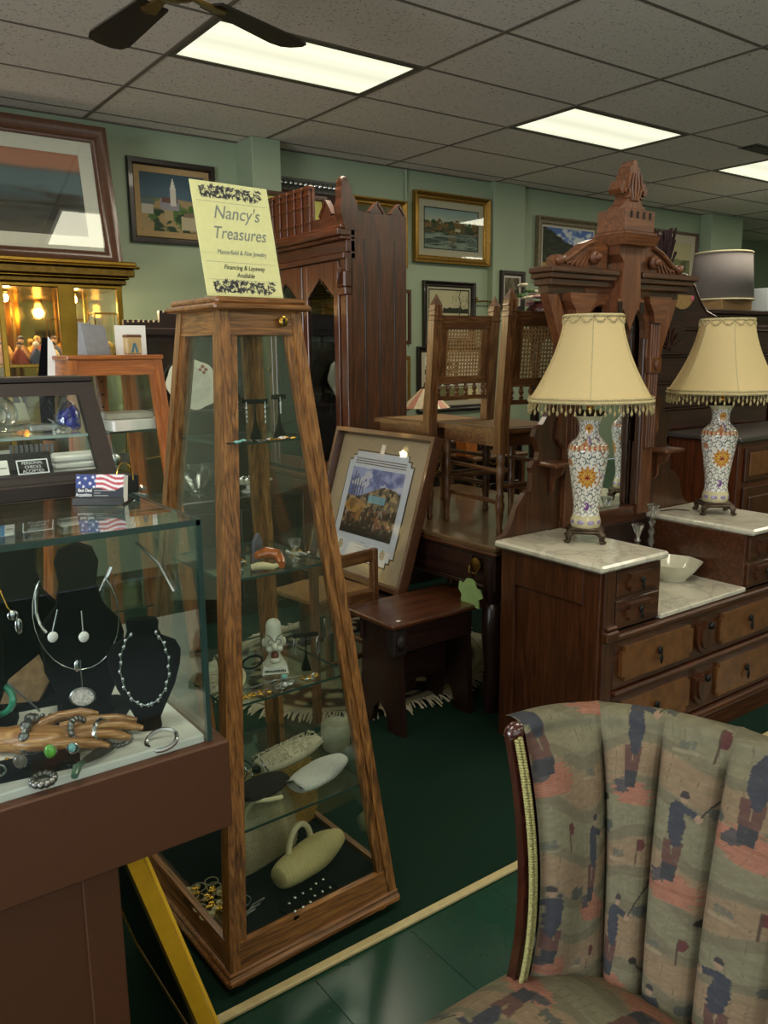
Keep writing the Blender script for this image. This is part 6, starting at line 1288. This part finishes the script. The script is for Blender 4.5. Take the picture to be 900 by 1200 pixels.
t = thing('drum_shade', 'grey fabric drum lamp shade upside on a cardboard box', 'lamp shade', (7.22, 4.50, 2.001)); sh_ = MB().lathe([(.29, 0), (.255, .42)], seg=40); sh_.f = sh_.f[:-2]; o = sh_.o('shade_body', SHGREY, t, 60); sd = o.modifiers.new('thick', 'SOLIDIFY'); sd.thickness = .006
MB().tube([(.255*cos(a), .255*sin(a), .42) for a in np.linspace(0, 2*pi, 40, endpoint=False)], .009, 6, True).tube([(.29*cos(a), .29*sin(a), .0) for a in np.linspace(0, 2*pi, 40, endpoint=False)], .008, 6, True).o('rim_trim', CREAM, t, 60)
m = MB(); 
for k in range(3): m.bar((0, 0, .40), (.25*cos(k*2.1), .25*sin(k*2.1), .415), .006)
m.o('spider', BRASS, t)
bx('storage_box', 'pale grey-blue box on the tall dark cabinet at the right edge', 'box', (7.95, 4.40, 1.90), (.80, .4, .21), BOXW, .05)
t = thing('iron_lamp', 'black scrolled iron lamp stand at the right edge on the pale box', 'lamp', (8.02, 4.38, 2.111)); m = MB().lathe([(.12, 0), (.11, .02), (.03, .05), (.012, .09), (.012, .5), (.03, .52), (.01, .56), (.01, .75)], seg=16)
for s in (-1, 1): m.tube([(s*(.10+.06*cos(a)), 0, .12+.06*sin(a)) for a in np.linspace(-2, 3, 14)], .008, 6).tube([(s*(.07*t_), 0, .62+.12*sin(3*t_)) for t_ in np.linspace(0, 1, 8)], .007, 6)
m.o('iron_stem', IRON, t, 50); MB().lathe([(.018, .52), (.022, .56), (.015, .60)], seg=10).o('brass_fitting', BRASS, t, 40)
t = thing('side_cabinet', 'brown cabinet with raised panel door at the right edge behind the lamp', 'cabinet', (4.72, 2.75, 0)); B(0, 1.4, 0, .5, 0, .99, .004).o('cabinet_body', MAH['z'], t); B(-.03, 1.43, -.03, .52, .99, 1.02, .006).o('top_board', plain('grey_marble_top', '#4a4442', .3, coat=.4), t)
for k in range(2): d = B(.06+.66*k, .68+.66*k, -.018, 0, .06, .70, .004).o('door', WAL['z'], t); B(.12+.66*k, .62+.66*k, -.028, -.016, .12, .64, .006).o('door_panel', WAL['z'], d); d = B(.06+.66*k, .68+.66*k, -.018, 0, .74, .95, .004).o('drawer', WAL['x'], t); B(.10+.66*k, .64+.66*k, -.026, -.016, .77, .92, .006).o('drawer_panel', BUR, d)
# ---------------------------------------------------------------- channel back armless chair with golfing tapestry
TAP = vcol('golf_tapestry', .9, bump=.35, bsc=900, spec=.12); WD = wood('dark_red_mahogany', ['#2a0f0b', '#451a13', '#5a2519'], 'z', sc=30, rough=.22, coat=.7)
def tapestry(S_, T_):                              # fabric metres, S across, T up
    wv = .006*np.sin(S_*900)*0; n1 = fbm(S_*5, T_*9, 3, 1); n2 = fbm(S_*60, T_*200, 2, 5)
    c = np.ones(S_.shape+(3,))*hx('#716c58'); P, Q = .30, .36
    lines = (np.sin(T_*1500) > .2)
    band = np.sin((T_+.03*np.sin(S_*14+2)+.05*n1)*2*pi/.17)
    c = mixc(c, hx('#848168'), (band > .45)*.75); c = mixc(c, hx('#8f7b62'), (band < -.35)*.85); c = mixc(c, hx('#a07a60'), (band < -.5)*lines*.5)
    for row in range(-4, 6):
        for k in range(-6, 10):
            u = S_-(k*.155+.02); v = T_-(row*.37+.185*(k % 2)+.035*((k*7) % 3))
            d = np.hypot((u-.005)/.058, (v+.12*u)/.026)+.22*np.sign(np.sin(T_*520+k))*.5+1.2*(n1-.5)
            m_ = (d < 1)*1.
            c = mixc(c, hx('#9c6350'), m_); c = mixc(c, hx('#b57a68'), m_*lines*.8)
            d = np.hypot((u+.028)/.022, (v-.014)/.014)+(n2-.5)*1.2; c = mixc(c, hx('#3c414c'), (d < 1)*.85)
            gx, gy = u+.004, v-.085
            if (k*5+row*3) % 4 == 0: gx = -gx
            leg = ((np.abs(gx-.008-.10*(gy+.03)) < .0095) | (np.abs(gx+.012+.12*(gy+.03)) < .0095))*(gy > -.075)*(gy < -.0)
            c = mixc(c, hx('#5c3f3c'), leg*(gy > -.045)*1.); c = mixc(c, hx('#33363f'), leg*(gy <= -.045)*1.)
            tor = np.hypot((gx+.002+.15*(gy-.03))/.019, (gy-.030)/.042)+(n2-.5)*.35; c = mixc(c, hx('#353a49'), (tor < 1)*1.)
            c = mixc(c, hx('#353a49'), (np.abs((gy-.058)+.25*(gx-.018)) < .0065)*(gx > .0)*(gx < .036)*1.)
            c = mixc(c, hx('#a0836f'), (np.hypot(gx-.006, gy-.078) < .0085)*1.); c = mixc(c, hx('#353338'), ((np.hypot(gx-.006, gy-.083) < .0095)*(gy > .080))*1.); c = mixc(c, hx('#a98a76'), (np.hypot(gx-.040, gy-.050) < .0075)*1.)
            c = mixc(c, hx('#2b2927'), (np.abs((gy-.052)-1.7*(gx-.042)) < .0032)*(gx > .042)*(gx < .080)*1.); c = mixc(c, hx('#242222'), (np.hypot((gx-.084)/1.2, (gy-.118)) < .0075)*1.)
            for q in range(4): c = mixc(c, hx('#444c4c'), (np.hypot((u-.056-.013*q)/.008, (v-.150)/(.010+.003*(q % 2)))+(n2-.5)*.9 < 1)*.85)
            for q in range(3): c = mixc(c, hx('#59605c'), (np.hypot((u+.03-.012*q)/.006, (v+.115)/(.008))+(n2-.5)*1. < 1)*.7)
            c = mixc(c, hx('#b1a78c'), ((np.abs(v+.127) < .003)*(np.abs(u+.02) < .028))*.4)
            c = mixc(c, hx('#5d2f33'), ((u-.040 > 0)*(u-.040 < .018-.6*np.abs(v+.095))*(np.abs(v+.095) < .011))*1.); c = mixc(c, hx('#4a3a30'), ((np.abs(u-.039) < .0020)*(v > -.135)*(v < -.084))*1.)
    c = mixc(c, hx('#55503f'), (np.sin(S_*260+20*n1) > .95)*(n2 > .62)*.6)
    c = mixc(c, hx('#716c58'), np.full(S_.shape, .24)); return c*(.78+.14*n2[..., None])
CR = thing('channel_back_chair', 'olive golf scene tapestry chair with channel tufted barrel back and dark wood edge', 'chair', (0, 0, 0))
yc, xc = .545, .955
TS = [0, .17, .29, .395, .5, .605, .71, .83, 1.0]; BS = [0, .235, .32, .41, .5, .59, .68, .765, 1.0]
ZS, ZT = .425, .0
def backpt(u, v):                                   # u 0..1 from left wing to right wing; v 0..1 seat to top
    ax = .165+.055*v+.02*v*v; b = .352+.035*v; a = pi*u
    ca, sa = cos(a), sin(a); e = .8
    b += (-.012-.155*v+.17*v*v)*abs(ca)**4; x = xc+ax*(abs(sa)**e) + .035*v*v; y = yc+b*math.copysign(abs(ca)**.9, ca)
    top = .880+.008*sin(a)
    return x, y, ZS+(top-ZS)*v
ND = 8; nu, nv = 14, 60
seams = []
for k in range(ND):
    vs = []; st_ = []
    for j in range(nv+1):
        v = j/nv
        for i in range(nu+1):
            q = i/nu; u = (BS[k]+(BS[k+1]-BS[k])*q)*(1-v)+(TS[k]+(TS[k+1]-TS[k])*q)*v
            p = Vector(backpt(u, v)); e = 1e-3
            du = Vector(backpt(min(1, u+e), v))-Vector(backpt(max(0, u-e), v)); dv = Vector(backpt(u, min(1, v+e)))-Vector(backpt(u, max(0, v-e)))
            n = dv.cross(du).normalized()
            if n.x > 0 and abs(n.x) > .2: n = -n
            if n.dot(Vector((xc-.2, yc, .7))-p) < 0: n = -n
            puff = .030*(1-(2*q-1)**4)**.6*min(1, (1-v)*9+.25)
            roll_ = 0
            vs.append(tuple(p+n*puff)); st_.append(((u-.5)*1.25+.02*k, v*.52))
        # roll over the top
    for j in range(1, 9):
        a = j/8*pi*.75
        for i in range(nu+1):
            q = i/nu; u = TS[k]+(TS[k+1]-TS[k])*q; p = Vector(backpt(u, 1.0)); e = 1e-3
            du = Vector(backpt(min(1, u+e), 1))-Vector(backpt(max(0, u-e), 1)); o_ = Vector((-du.y, du.x, 0)).normalized()
            if o_.dot(p-Vector((xc-.2, yc, p.z))) < 0: o_ = -o_
            pu = (1-(2*q-1)**4)**.6; r_ = .035
            vs.append(tuple(p+o_*(r_*(1-cos(a)))+Vector((0, 0, r_*.8*sin(a)+.010*pu*cos(a)))-o_*.0075*pu*cos(a))); st_.append(((u-.5)*1.25+.02*k, .52+.006*j))
    m = MB(); w_ = nu+1; m.add(vs, [(j*w_+i, j*w_+i+1, (j+1)*w_+i+1, (j+1)*w_+i) for j in range(nv+8) for i in range(nu)])
    m.v = m.v; o = m.o('back_channel', TAP, CR, 70); sd = o.modifiers.new('sub', 'SUBSURF'); sd.levels = 1; sd.render_levels = 1
    # denser fabric colour: subdivide here so that the print is sharp
    o.modifiers.clear(); bm = bmesh.new(); bm.from_mesh(o.data)
    uvl = bm.verts.layers.float_vector.new('st'); bm.verts.ensure_lookup_table()
    for vv, (s_, t_) in zip(bm.verts, st_): vv[uvl] = (s_, t_, 0)
    bmesh.ops.subdivide_edges(bm, edges=bm.edges[:], cuts=3, use_grid_fill=True, smooth=0.0)
    bm.to_mesh(o.data); ST = np.array([vv[uvl][:] for vv in bm.verts]); bm.free()
    for p_ in o.data.polygons: p_.use_smooth = True
    paint(o, tapestry(ST[:, 0]+k*.006, ST[:, 1]))
# outside back shell
m = MB()
def shell(u, v):
    x, y, z = backpt(u, v*.97+.03*0); p = Vector((x, y, 0))-Vector((xc-.05, yc, 0)); p.normalize(); return (x+p.x*.055, y+p.y*.055, z-.0+(.0 if v < 1 else .02))
m.grid(shell, 48, 10); o = m.o('outside_back', plain('olive_back_cloth', '#5d5946', .9, var=.15, sc=200, bump=.3), CR, 70)
# dark wooden edge and braid on both wings
for u, sg in ((0.0, 1), (1.0, -1)):
    path = []; br = []; pr_ = []
    for j in range(26):
        v = -.02+1.02*j/25; x, y, z = backpt(u, max(v, 0)); z = z if v >= 0 else z-.06
        bow = .022*sin(pi*min(1, max(0, v)))-.02*max(0, v-.8)*3
        path.append((x-.010, y+sg*(.020), z+.006*max(0, v))); br.append((x-.022, y-sg*(.004), z+.004))
    m = MB()
    for a, b in zip(path[:-1], path[1:]): pass
    vs = []; fs = []
    for i, (x, y, z) in enumerate(path):
        w1, w2 = .022, .030
        vs += [(x-w1, y-sg*.012, z), (x-w1*.6, y+sg*.012, z), (x+w2*.5, y+sg*.020, z), (x+w2, y-sg*.004, z), (x, y-sg*.016, z)]
    for i in range(len(path)-1):
        for q in range(5): fs.append((i*5+q, i*5+(q+1) % 5, (i+1)*5+(q+1) % 5, (i+1)*5+q))
    fs += [(0, 1, 2, 3, 4), tuple(len(path)*5-5+q for q in range(5))]
    m.add(vs, fs).ell((path[-1][0]+.004, path[-1][1], path[-1][2]), (.024, .018, .020), 12, 8); m.o('wood_edge', WD, CR, 45)
    m = MB()
    fine = [Vector(br[0]).lerp(Vector(br[1]), 0)]
    pts = [Vector(p) for p in br]; L_ = 0; N_ = 110
    for i in range(N_):
        f = i/(N_-1)*(len(pts)-1); a = int(min(f, len(pts)-2)); p = pts[a].lerp(pts[a+1], f-a)
        for s_ in (-1, 1): m.ell((p.x+s_*.0045, p.y, p.z+(.0025 if s_ > 0 else 0)), (.005, .005, .0034), 6, 4)
    m.o('gimp_braid', plain('green_gold_braid', '#8d8a58', .8, var=.45, sc=260), CR, 50, kind='stuff')
# seat
def seatpt(u, v):                                   # u across from back-left wing (0) to right (1), v front->back
    y = yc+.415-.83*u; t_ = 2*u-1
    xb = xc-.02+.185*sqrt(max(0, 1-abs(t_)**2.6)); xf = .44+.06*t_*t_
    x = xf+(xb-xf)*v; e = min(1, u*9, (1-u)*9, v*9, 1.0) ; crown = .055*(1-abs(t_)**4)*(1-abs(2*v-1)**5)
    return x, y, .385+crown+.045*min(1, min(u, 1-u)*14)**.5*min(1, v*14+.0)**.5
nuS, nvS = 260, 220; m = MB(); m.grid(lambda u, v: seatpt(u, v), 65, 55); o = m.o('seat_cushion', TAP, CR, 70)
bm = bmesh.new(); bm.from_mesh(o.data); bmesh.ops.subdivide_edges(bm, edges=bm.edges[:], cuts=3, use_grid_fill=True); bm.to_mesh(o.data); XY = np.array([v.co[:] for v in bm.verts]); bm.free()
for p_ in o.data.polygons: p_.use_smooth = True
paint(o, tapestry(XY[:, 1]*1.0+.1, 1.3-XY[:, 0]))
# seat rails, legs
MB().prism([(.46, yc-.40), (xc-.02, yc-.40), (xc+.10, yc-.30), (xc+.15, yc), (xc+.10, yc+.30), (xc-.02, yc+.40), (.46, yc+.40)], .27, .395, 'xy').o('seat_rail', plain('olive_rail_cloth', '#6a654e', .9, var=.2, sc=120), CR)
for x, y in ((.49, yc-.36), (.49, yc+.36), (xc+.04, yc-.28), (xc+.04, yc+.28)):
    MB().lathe([(.016, 0), (.02, .02), (.016, .06), (.03, .2), (.032, .28)], (x, y, 0), 12).o('leg', WD, CR, 40)
# ---------------------------------------------------------------- contents of the oak tower
def tstand(label, loc, h, w_, rz, drops):
    t = thing('earring_stand', label, 'earring stand', loc, rz); MB().lathe([(.017, 0), (.016, .003), (.004, .04), (.003, h*.5)], seg=4, ph=.785).o('stand_foot', VELV, t)
    MB().box(-.0018, .0018, -.0018, .0018, .03, h-.01).box(-w_/2, w_/2, -.004, .004, h-.012, h, .002).o('cross_bar', VELV, t)
    for x, mt, L_ in drops:
        m = MB().tube([(x, -.005, h-.006), (x, -.006, h-.02)], .0008, 5)
        for k in range(4): m.ell((x, -.006, h-.022-L_*k/4), (.0035-.0005*k, .002, L_/7), 8, 5)
        m.o('earring', mt, t, 50)
    return t
z1, z2, z3, z4, z5 = 1.338, 1.009, .701, .386, .1125
tstand('front left black earring stand with silver drops on the top tower shelf', (.885, 1.845, z1), .115, .06, .1, ((-.022, SILV, .035), (.02, SILV, .04)))
tstand('middle black earring stand with silver dagger earrings on the top tower shelf', (.965, 1.865, z1), .10, .07, -.1, ((-.025, SILV, .045), (.025, SILV, .05)))
tstand('right black earring stand with a white charm on the top tower shelf', (1.025, 1.85, z1), .11, .05, .3, ((.0, MS, .03),))
def pile(name, label, cat, loc, n, sx, sy, mats, seed, r0=.004, r1=.009, flat=False):
    t = thing(name, label, cat, loc); r = random.Random(seed); bs = [MB() for _ in mats]
    for k in range(n):
        b = bs[k % len(bs)]; x, y = r.uniform(-sx, sx), r.uniform(-sy, sy); q = r.uniform(r0, r1)
        if k % 3 == 0: a0 = r.uniform(0, 6); b.tube([(x+q*1.6*cos(a), y+q*1.6*sin(a), .003) for a in np.linspace(0, 6.28, 12, endpoint=False)], .0018, 5, True)
        else: b.ell((x, y, q*.5), (q, q*.7, q*.5), 8, 5)
    for b, mt in zip(bs, mats): b.o('trinket', mt, t, 50, kind='stuff')
    return t
pile('trinkets', 'scatter of green and silver rings before the stands on the top tower shelf', 'jewelry', (.885, 1.80, z1), 14, .03, .012, (STEEL, TURQ, GOLDJ), 1)
pile('trinkets', 'gold chain and clear stones at the right of the top tower shelf', 'jewelry', (.985, 1.80, z1), 14, .05, .012, (SILV, GOLDJ), 2)
t = thing('amber_bracelet', 'amber and ivory hinged bracelet on the second tower shelf', 'bracelet', (.955, 1.83, z2), .2)
MB().tube([(-.045+.012*k-.0, -.025*sin(pi*k/8)-.005, .010+.004*sin(k)) for k in range(5)]+[(.03, -.03, .008)], [.008, .010, .010, .009, .008, .005], 10).o('ivory_half', IVO, t, 60)
MB().tube([(-.01, .02, .03), (.02, .015, .034), (.045, .0, .026), (.04, -.02, .014), (.025, -.04, .010)], [.010, .016, .016, .014, .010], 12).o('amber_half', AMB, t, 60)
t = thing('crystal_stand', 'tiny clear glass goblet on the right of the second tower shelf', 'glass', (1.065, 1.86, z2)); MB().lathe([(.014, 0), (.004, .006), (.003, .025), (.014, .035), (.018, .055)], seg=12).o('goblet', CRY, t, 40)
tag(at(MB().prism([(-.012, 0), (.012, 0), (.02, .05), (.006, .075), (-.010, .055)], 0, .010, 'xz').o('shard', plain('grey_quartz', '#6b6670', .25, var=.3, coat=.4)), (.975, 1.90, z2), .3), 'upright grey quartz shard behind the amber bracelet', 'stone')
pile('trinkets', 'turquoise bead heap at the left of the second tower shelf', 'jewelry', (.86, 1.84, z2), 16, .022, .02, (TURQ, STEEL), 3, .006, .011)
pile('trinkets', 'silver and glass pieces at the right edge of the second tower shelf', 'jewelry', (1.10, 1.91, z2), 16, .03, .03, (SILV, CRY, GOLDJ), 4)
pile('trinkets', 'small gold and silver pieces behind the amber bracelet', 'jewelry', (.90, 1.92, z2), 14, .04, .02, (SILV, GOLDJ), 5)
# third shelf
t = thing('caricature_head', 'white ceramic caricature head with tall bald crown and open red mouth', 'figurine', (1.0, 1.875, z3), rad(-24)); m = MB()
m.hexa([(-.036, -.022, 0), (.036, -.022, 0), (.036, .022, 0), (-.036, .022, 0), (-.032, -.018, .022), (.032, -.018, .022), (.032, .018, .022), (-.032, .018, .022)]); m.o('plinth', PORC, t)
m = MB().lathe([(.032, .02), (.027, .032), (.017, .05), (.018, .062), (.026, .075), (.0275, .09), (.024, .10), (.0215, .112), (.0215, .13), (.018, .142), (.010, .149), (.001, .151)], seg=20, sq=.9)
m.ell((0, -.026, .080), (.0085, .016, .012), 10, 7); m.ell((-.027, 0, .085), (.006, .006, .012), 8, 6).ell((.027, 0, .085), (.006, .006, .012), 8, 6).ell((-.012, -.016, .070), (.012, .010, .009), 8, 6).ell((.012, -.016, .070), (.012, .010, .009), 8, 6).ell((.0, -.022, .040), (.016, .010, .008), 10, 6); m.o('head', PORC, t, 60)
MB().ell((0, -.0185, .053), (.011, .009, .012), 12, 7).o('mouth', plain('red_brown_glaze', '#6e3322', .3, coat=.5), t, 50)
m = MB()
for s in (-1, 1): m.tube([(s*.010+.0075*cos(a), -.0255+.0025*abs(cos(a)), .0925+.0075*sin(a)) for a in np.linspace(0, 6.28, 14, endpoint=False)], .0009, 5, True).tube([(s*.005, -.0225, .101), (s*.014, -.0215, .109), (s*.020, -.018, .112)], .0011, 5)
m.tube([(-.003, -.027, .093), (.003, -.027, .093)], .0009, 5); m.o('painted_spectacles', IRON, t, 50)
m = MB().box(-.014, .014, -.0215, -.019, .0185, .0212)
r = random.Random(6)
for k in range(11): x = -.028+.0052*k; m.box(x, x+.0034, -.0222, -.0205, .006, .010+r.uniform(0, .003))
m.o('base_lettering', IRON, t, label='dark worn lettering on the base')
tstand('black earring stand with large silver hoops on the third tower shelf', (1.075, 1.835, z3), .105, .07, rad(-20), ())
for s, lab in ((-1, 'left twisted silver hoop earring hanging from the third shelf stand'), (1, 'right twisted silver hoop earring hanging from the third shelf stand')):
    m = MB().tube([(.008*sin(a), .0, -.026+.026*cos(a)) for a in np.linspace(0, 6.28, 18, endpoint=False)], .0016, 5, True).tube([(.006*sin(a), .003, -.026+.022*cos(a)) for a in np.linspace(0, 6.28, 18, endpoint=False)], .0012, 5, True)
    tag(at(m.o('hoop_earring', SILV, None, 50), (1.075+s*.029, 1.835-s*.011-.006, z3+.093), rad(20)), lab, 'earring')
t = thing('cat_eye_glasses', 'black cat eye spectacles at the left of the third tower shelf', 'spectacles', (.925, 1.93, z3+.001), rad(-20)); m = MB()
for s in (-1, 1): m.tube([(s*.032+.026*cos(a)+s*.006*sin(a), 0, .022+.018*sin(a)) for a in np.linspace(0, 6.28, 18, endpoint=False)], .0035, 6, True); m.tube([(s*.058, 0, .034), (s*.062, .05, .030), (s*.058, .10, .016)], .003, 6)
m.tube([(-.008, 0, .026), (.008, 0, .026)], .003, 6); m.o('spectacle_frame', BLKP, t, 50); m = MB()
for k in range(6): m.ell((-.05+.008*k, -.004, .036-.001*k), .0022, 6, 4)
m.o('rhinestone', SILV, t, 50, kind='stuff')
bangle('ivory_bangle', 'cream plastic bangle leaning at the left of the third tower shelf', (.875, 1.845, z3+.024), .027, .0055, (rad(75), 0, rad(30)), IVO)
for k, (lab, c, mats, sd_) in enumerate((('silver earrings and chain links at the front of the third tower shelf', (.975, 1.775), (SILV, STEEL), 11), ('brown and gold bead bracelet at the front left of the third shelf', (.90, 1.765), (plain('brown_beads', '#5f4020', .3, coat=.5), GOLDJ), 12), ('gold brooch pieces at the right of the third tower shelf', (1.05, 1.775), (GOLDJ, SILV), 13), ('gold coin earrings at the front left corner of the third shelf', (.83, 1.765), (GOLDJ,), 14))): pile('trinkets', lab, 'jewelry', (c[0], c[1], z3), 14, .028, .012, mats, sd_)
tag(at(MB().ell((0, 0, .006), (.009, .009, .006), 12, 6).o('turquoise_stud', TURQ, None, 50), (.995, 1.815, z3)), 'single round turquoise stud in front of the white head', 'earring')
tag(MB().tube([(.84, 1.83, z3+.002), (.90, 1.81, z3+.002), (.97, 1.815, z3+.002), (1.04, 1.80, z3+.002)], .0013, 5).o('fine_chain', SILV, None, 50), 'fine silver chain laid across the third tower shelf', 'necklace')
# fourth shelf: evening bags
PURSE = plain('cream_beaded_cloth', '#b8b096', .75, var=.12, sc=160, bump=.9); WPUR = plain('white_ribbed_cloth', '#bdbdb4', .75, var=.08, sc=140, bump=.8)
def pouch(name, label, loc, rot, L_, W_, Hh, mat, ribs=0, cat='purse'):
    t = thing(name, label, cat, loc, rot); m = MB(); r = random.Random(len(label))
    def f(u, v):
        a = 2*pi*v; s_ = sin(pi*min(1, max(0, .06+.88*u)))**.38; x = (u-.5)*L_
        rib = 1+.03*(sin(ribs*u*2*pi) if ribs else 0)+.03*(vn(u*5, v*5, 3)-.5)
        return (x, W_/2*s_*cos(a)*rib*(1-.25*u), Hh/2+Hh/2*s_*sin(a)*rib*(.8+.3*vn(u*3, .5, 7)))
    vs = []; nu_, nv_ = 64, 20
    for i in range(nu_+1): vs += [f(i/nu_, j/nv_) for j in range(nv_)]
    m.add(vs, [(i*nv_+j, i*nv_+(j+1) % nv_, (i+1)*nv_+(j+1) % nv_, (i+1)*nv_+j) for i in range(nu_) for j in range(nv_)]+[tuple(range(nv_))[::-1], tuple(nu_*nv_+j for j in range(nv_))])
    m.o('pouch_body', mat, t, 60); return t
p1 = pouch('beaded_purse', 'cream beaded evening purse lying behind on the fourth tower shelf', (1.065, 1.93, z4), rad(12), .23, .10, .06, PURSE)
m = MB()
r = random.Random(5)
for k in range(220): u, a = r.uniform(-.10, .10), r.uniform(.4, 2.7); m.ell((u, .045*cos(a), .03+.031*sin(a)), .0028, 5, 4)
m.o('bead', PURSE, p1, 50, kind='stuff'); B(-.13, -.085, -.012, .012, .02, .04, .004).o('black_clasp', BLKP, p1)
p2 = pouch('ribbed_purse', 'white ribbed evening purse in front on the fourth tower shelf', (1.085, 1.795, z4), rad(18), .20, .11, .05, WPUR, 26); MB().tube([(-.10, -.03, .03), (-.105, 0, .045), (-.10, .03, .03)], .004, 6).o('purse_frame', SILV, p2, 50)
pouch('dark_fur_purse', 'dark fur evening bag beneath the two pale purses', (.93, 1.835, z4), rad(10), .15, .12, .035, plain('dark_fur', '#1a1210', 1.0, var=.6, sc=300, bump=1.0))
tag(MB().tube([(.885, 1.79, z4+.01), (.915, 1.77, z4+.012), (.95, 1.765, z4+.010)], .006, 8).o('purse_handle', IVO, None, 60), 'short curved ivory handle at the front of the fourth tower shelf', 'handle')
for k in range(4): 
    bangle('wire_bracelet', ['widest thin black wire bracelet at the back left of the fourth shelf', 'second black wire bracelet tilted on the fourth shelf', 'small silver bracelet at the left of the fourth tower shelf', 'silver wire cuff propped behind the dark fur bag'][k], (.88+.03*k, 1.95-.015*k, z4+.018+.008*k), .055-.007*k, .0022, (rad(20+12*k), rad(8*k), rad(20*k)), IRON if k < 2 else SILV)
# floor of the tower: mesh bags
def meshbag(label, loc, rot, W_, H_, mat, rr, handle):
    t = thing('mesh_bag', label, 'handbag', loc, rot); m = MB(); pol = []
    nx, nz = int(W_/rr/1.9), int(H_/rr/1.9)
    def half(z): q = z/H_; return W_/2*(.82+.18*min(1, q*4))*(1-.15*max(0, q-.75)*4)
    B(-.001, .001, -.001, .001, 0, .001)
    m0 = MB(); rows = 10
    vs = []
    for j in range(rows+1):
        z = H_*j/rows; h = half(z); d = .022*sin(pi*min(1, .12+.8*j/rows)); vs += [(-h, 0, z), (-h*.6, -d, z), (0, -d*1.2, z), (h*.6, -d, z), (h, 0, z), (h*.6, d*.6, z), (0, d*.7, z), (-h*.6, d*.6, z)]
    m0.add(vs, [(j*8+k, j*8+(k+1) % 8, (j+1)*8+(k+1) % 8, (j+1)*8+k) for j in range(rows) for k in range(8)]+[tuple(range(8))[::-1], tuple(rows*8+k for k in range(8))]); m0.o('lining', mat, t, 60)
    for j in range(nz):
        for i in range(nx):
            z = rr+H_*(j+.5)/nz*.97; x0 = (i+.5+.5*(j % 2))/nx*2-1
            if abs(x0) > 1: continue
            h = half(z); d = .0264*sin(pi*min(1, .12+.8*z/H_))*(1-.75*x0*x0); m.add([(x0*h-rr, -d-.001, z), (x0*h, -d-.001, z-rr), (x0*h+rr, -d-.001, z), (x0*h, -d-.001, z+rr), (x0*h, -d-.0012-rr*.9, z)], [(0, 1, 4), (1, 2, 4), (2, 3, 4), (3, 0, 4)])
    m.o('mesh_link', mat, t, kind='stuff')
    if handle: MB().tube([(.07*cos(a), -.02-.03*sin(a), H_*.82+.045*sin(a)) for a in np.linspace(-.2, pi+.2, 14)], .006, 8).o('handle', handle, t, 60)
    return t
GM = plain('gold_mesh', '#a8823c', .4, .35, var=.25, sc=150); CM = plain('cream_mesh', '#a89c78', .45, .1, var=.2, sc=150)
meshbag('gold metal mesh handbag standing at the back of the tower floor', (1.09, 2.01, z5), (rad(-10), 0, rad(8)), .26, .235, GM, .0046, None)
meshbag('cream enamel mesh handbag with rounded base leaning on the gold one', (.985, 1.915, z5), (rad(-18), 0, rad(14)), .24, .19, CM, .0036, IVO)
pc = pouch('ribbed_clutch', 'cream ribbed clutch bag with ivory arched handle at the front of the tower floor', (1.05, 1.80, z5), (0, 0, rad(16)), .25, .11, .10, plain('pale_yellow_ribbed', '#b9ab74', .7, var=.08, sc=120, bump=.6), 24)
MB().tube([(.045*cos(a)-.02, .02, .075+.075*sin(a)) for a in np.linspace(-.1, pi+.1, 16)], .0085, 10).o('handle', IVO, pc, 60)
t = thing('earring_tray', 'black velvet tray of silver and stone stud earrings at the tower front', 'tray', (.985, 1.70, z5), rad(14)); B(-.085, .085, -.032, .032, 0, .012, .003).o('tray_pad', VELV, t); r = random.Random(9); m = MB()
for k in range(12): m.ell((-.07+.0128*k, -.018+.036*(k % 2)+r.uniform(-.005, .005), .014), (.005, .005, .004), 8, 5)
m.o('stud_earring', SILV, t, 50, kind='stuff')
for k in range(3): tag(MB().tube([(.76+.03*k, 1.70+.02*k, z5+.003), (.80+.025*k, 1.735+.015*k, z5+.006), (.85+.02*k, 1.75+.012*k, z5+.003)], .0035, 6).o('rope_bracelet', STEEL, None, 50), ['front twisted silver bracelet on the tower floor', 'middle twisted silver bracelet on the tower floor', 'rear twisted silver bracelet on the tower floor'][k], 'bracelet')
pile('trinkets', 'tangle of cream bead necklaces at the left of the tower floor', 'jewelry', (.775, 1.86, z5), 46, .04, .07, (CM, GOLDJ, IVO), 21, .007, .013)
bangle('thin_hoop', 'thin dark hoop lying at the front left of the tower floor', (.83, 1.80, z5+.004), .03, .0015, (0, 0, 0), STEEL)
tag(at(MB().lathe([(.045, 0), (.055, .02), (.06, .09), (.05, .115), (.045, .11)], seg=20).o('crock', plain('sage_crock', '#85866f', .5), None, 50), (1.62, 2.55, .006)), 'pale round crock on the carpet behind the oak tower', 'crock')
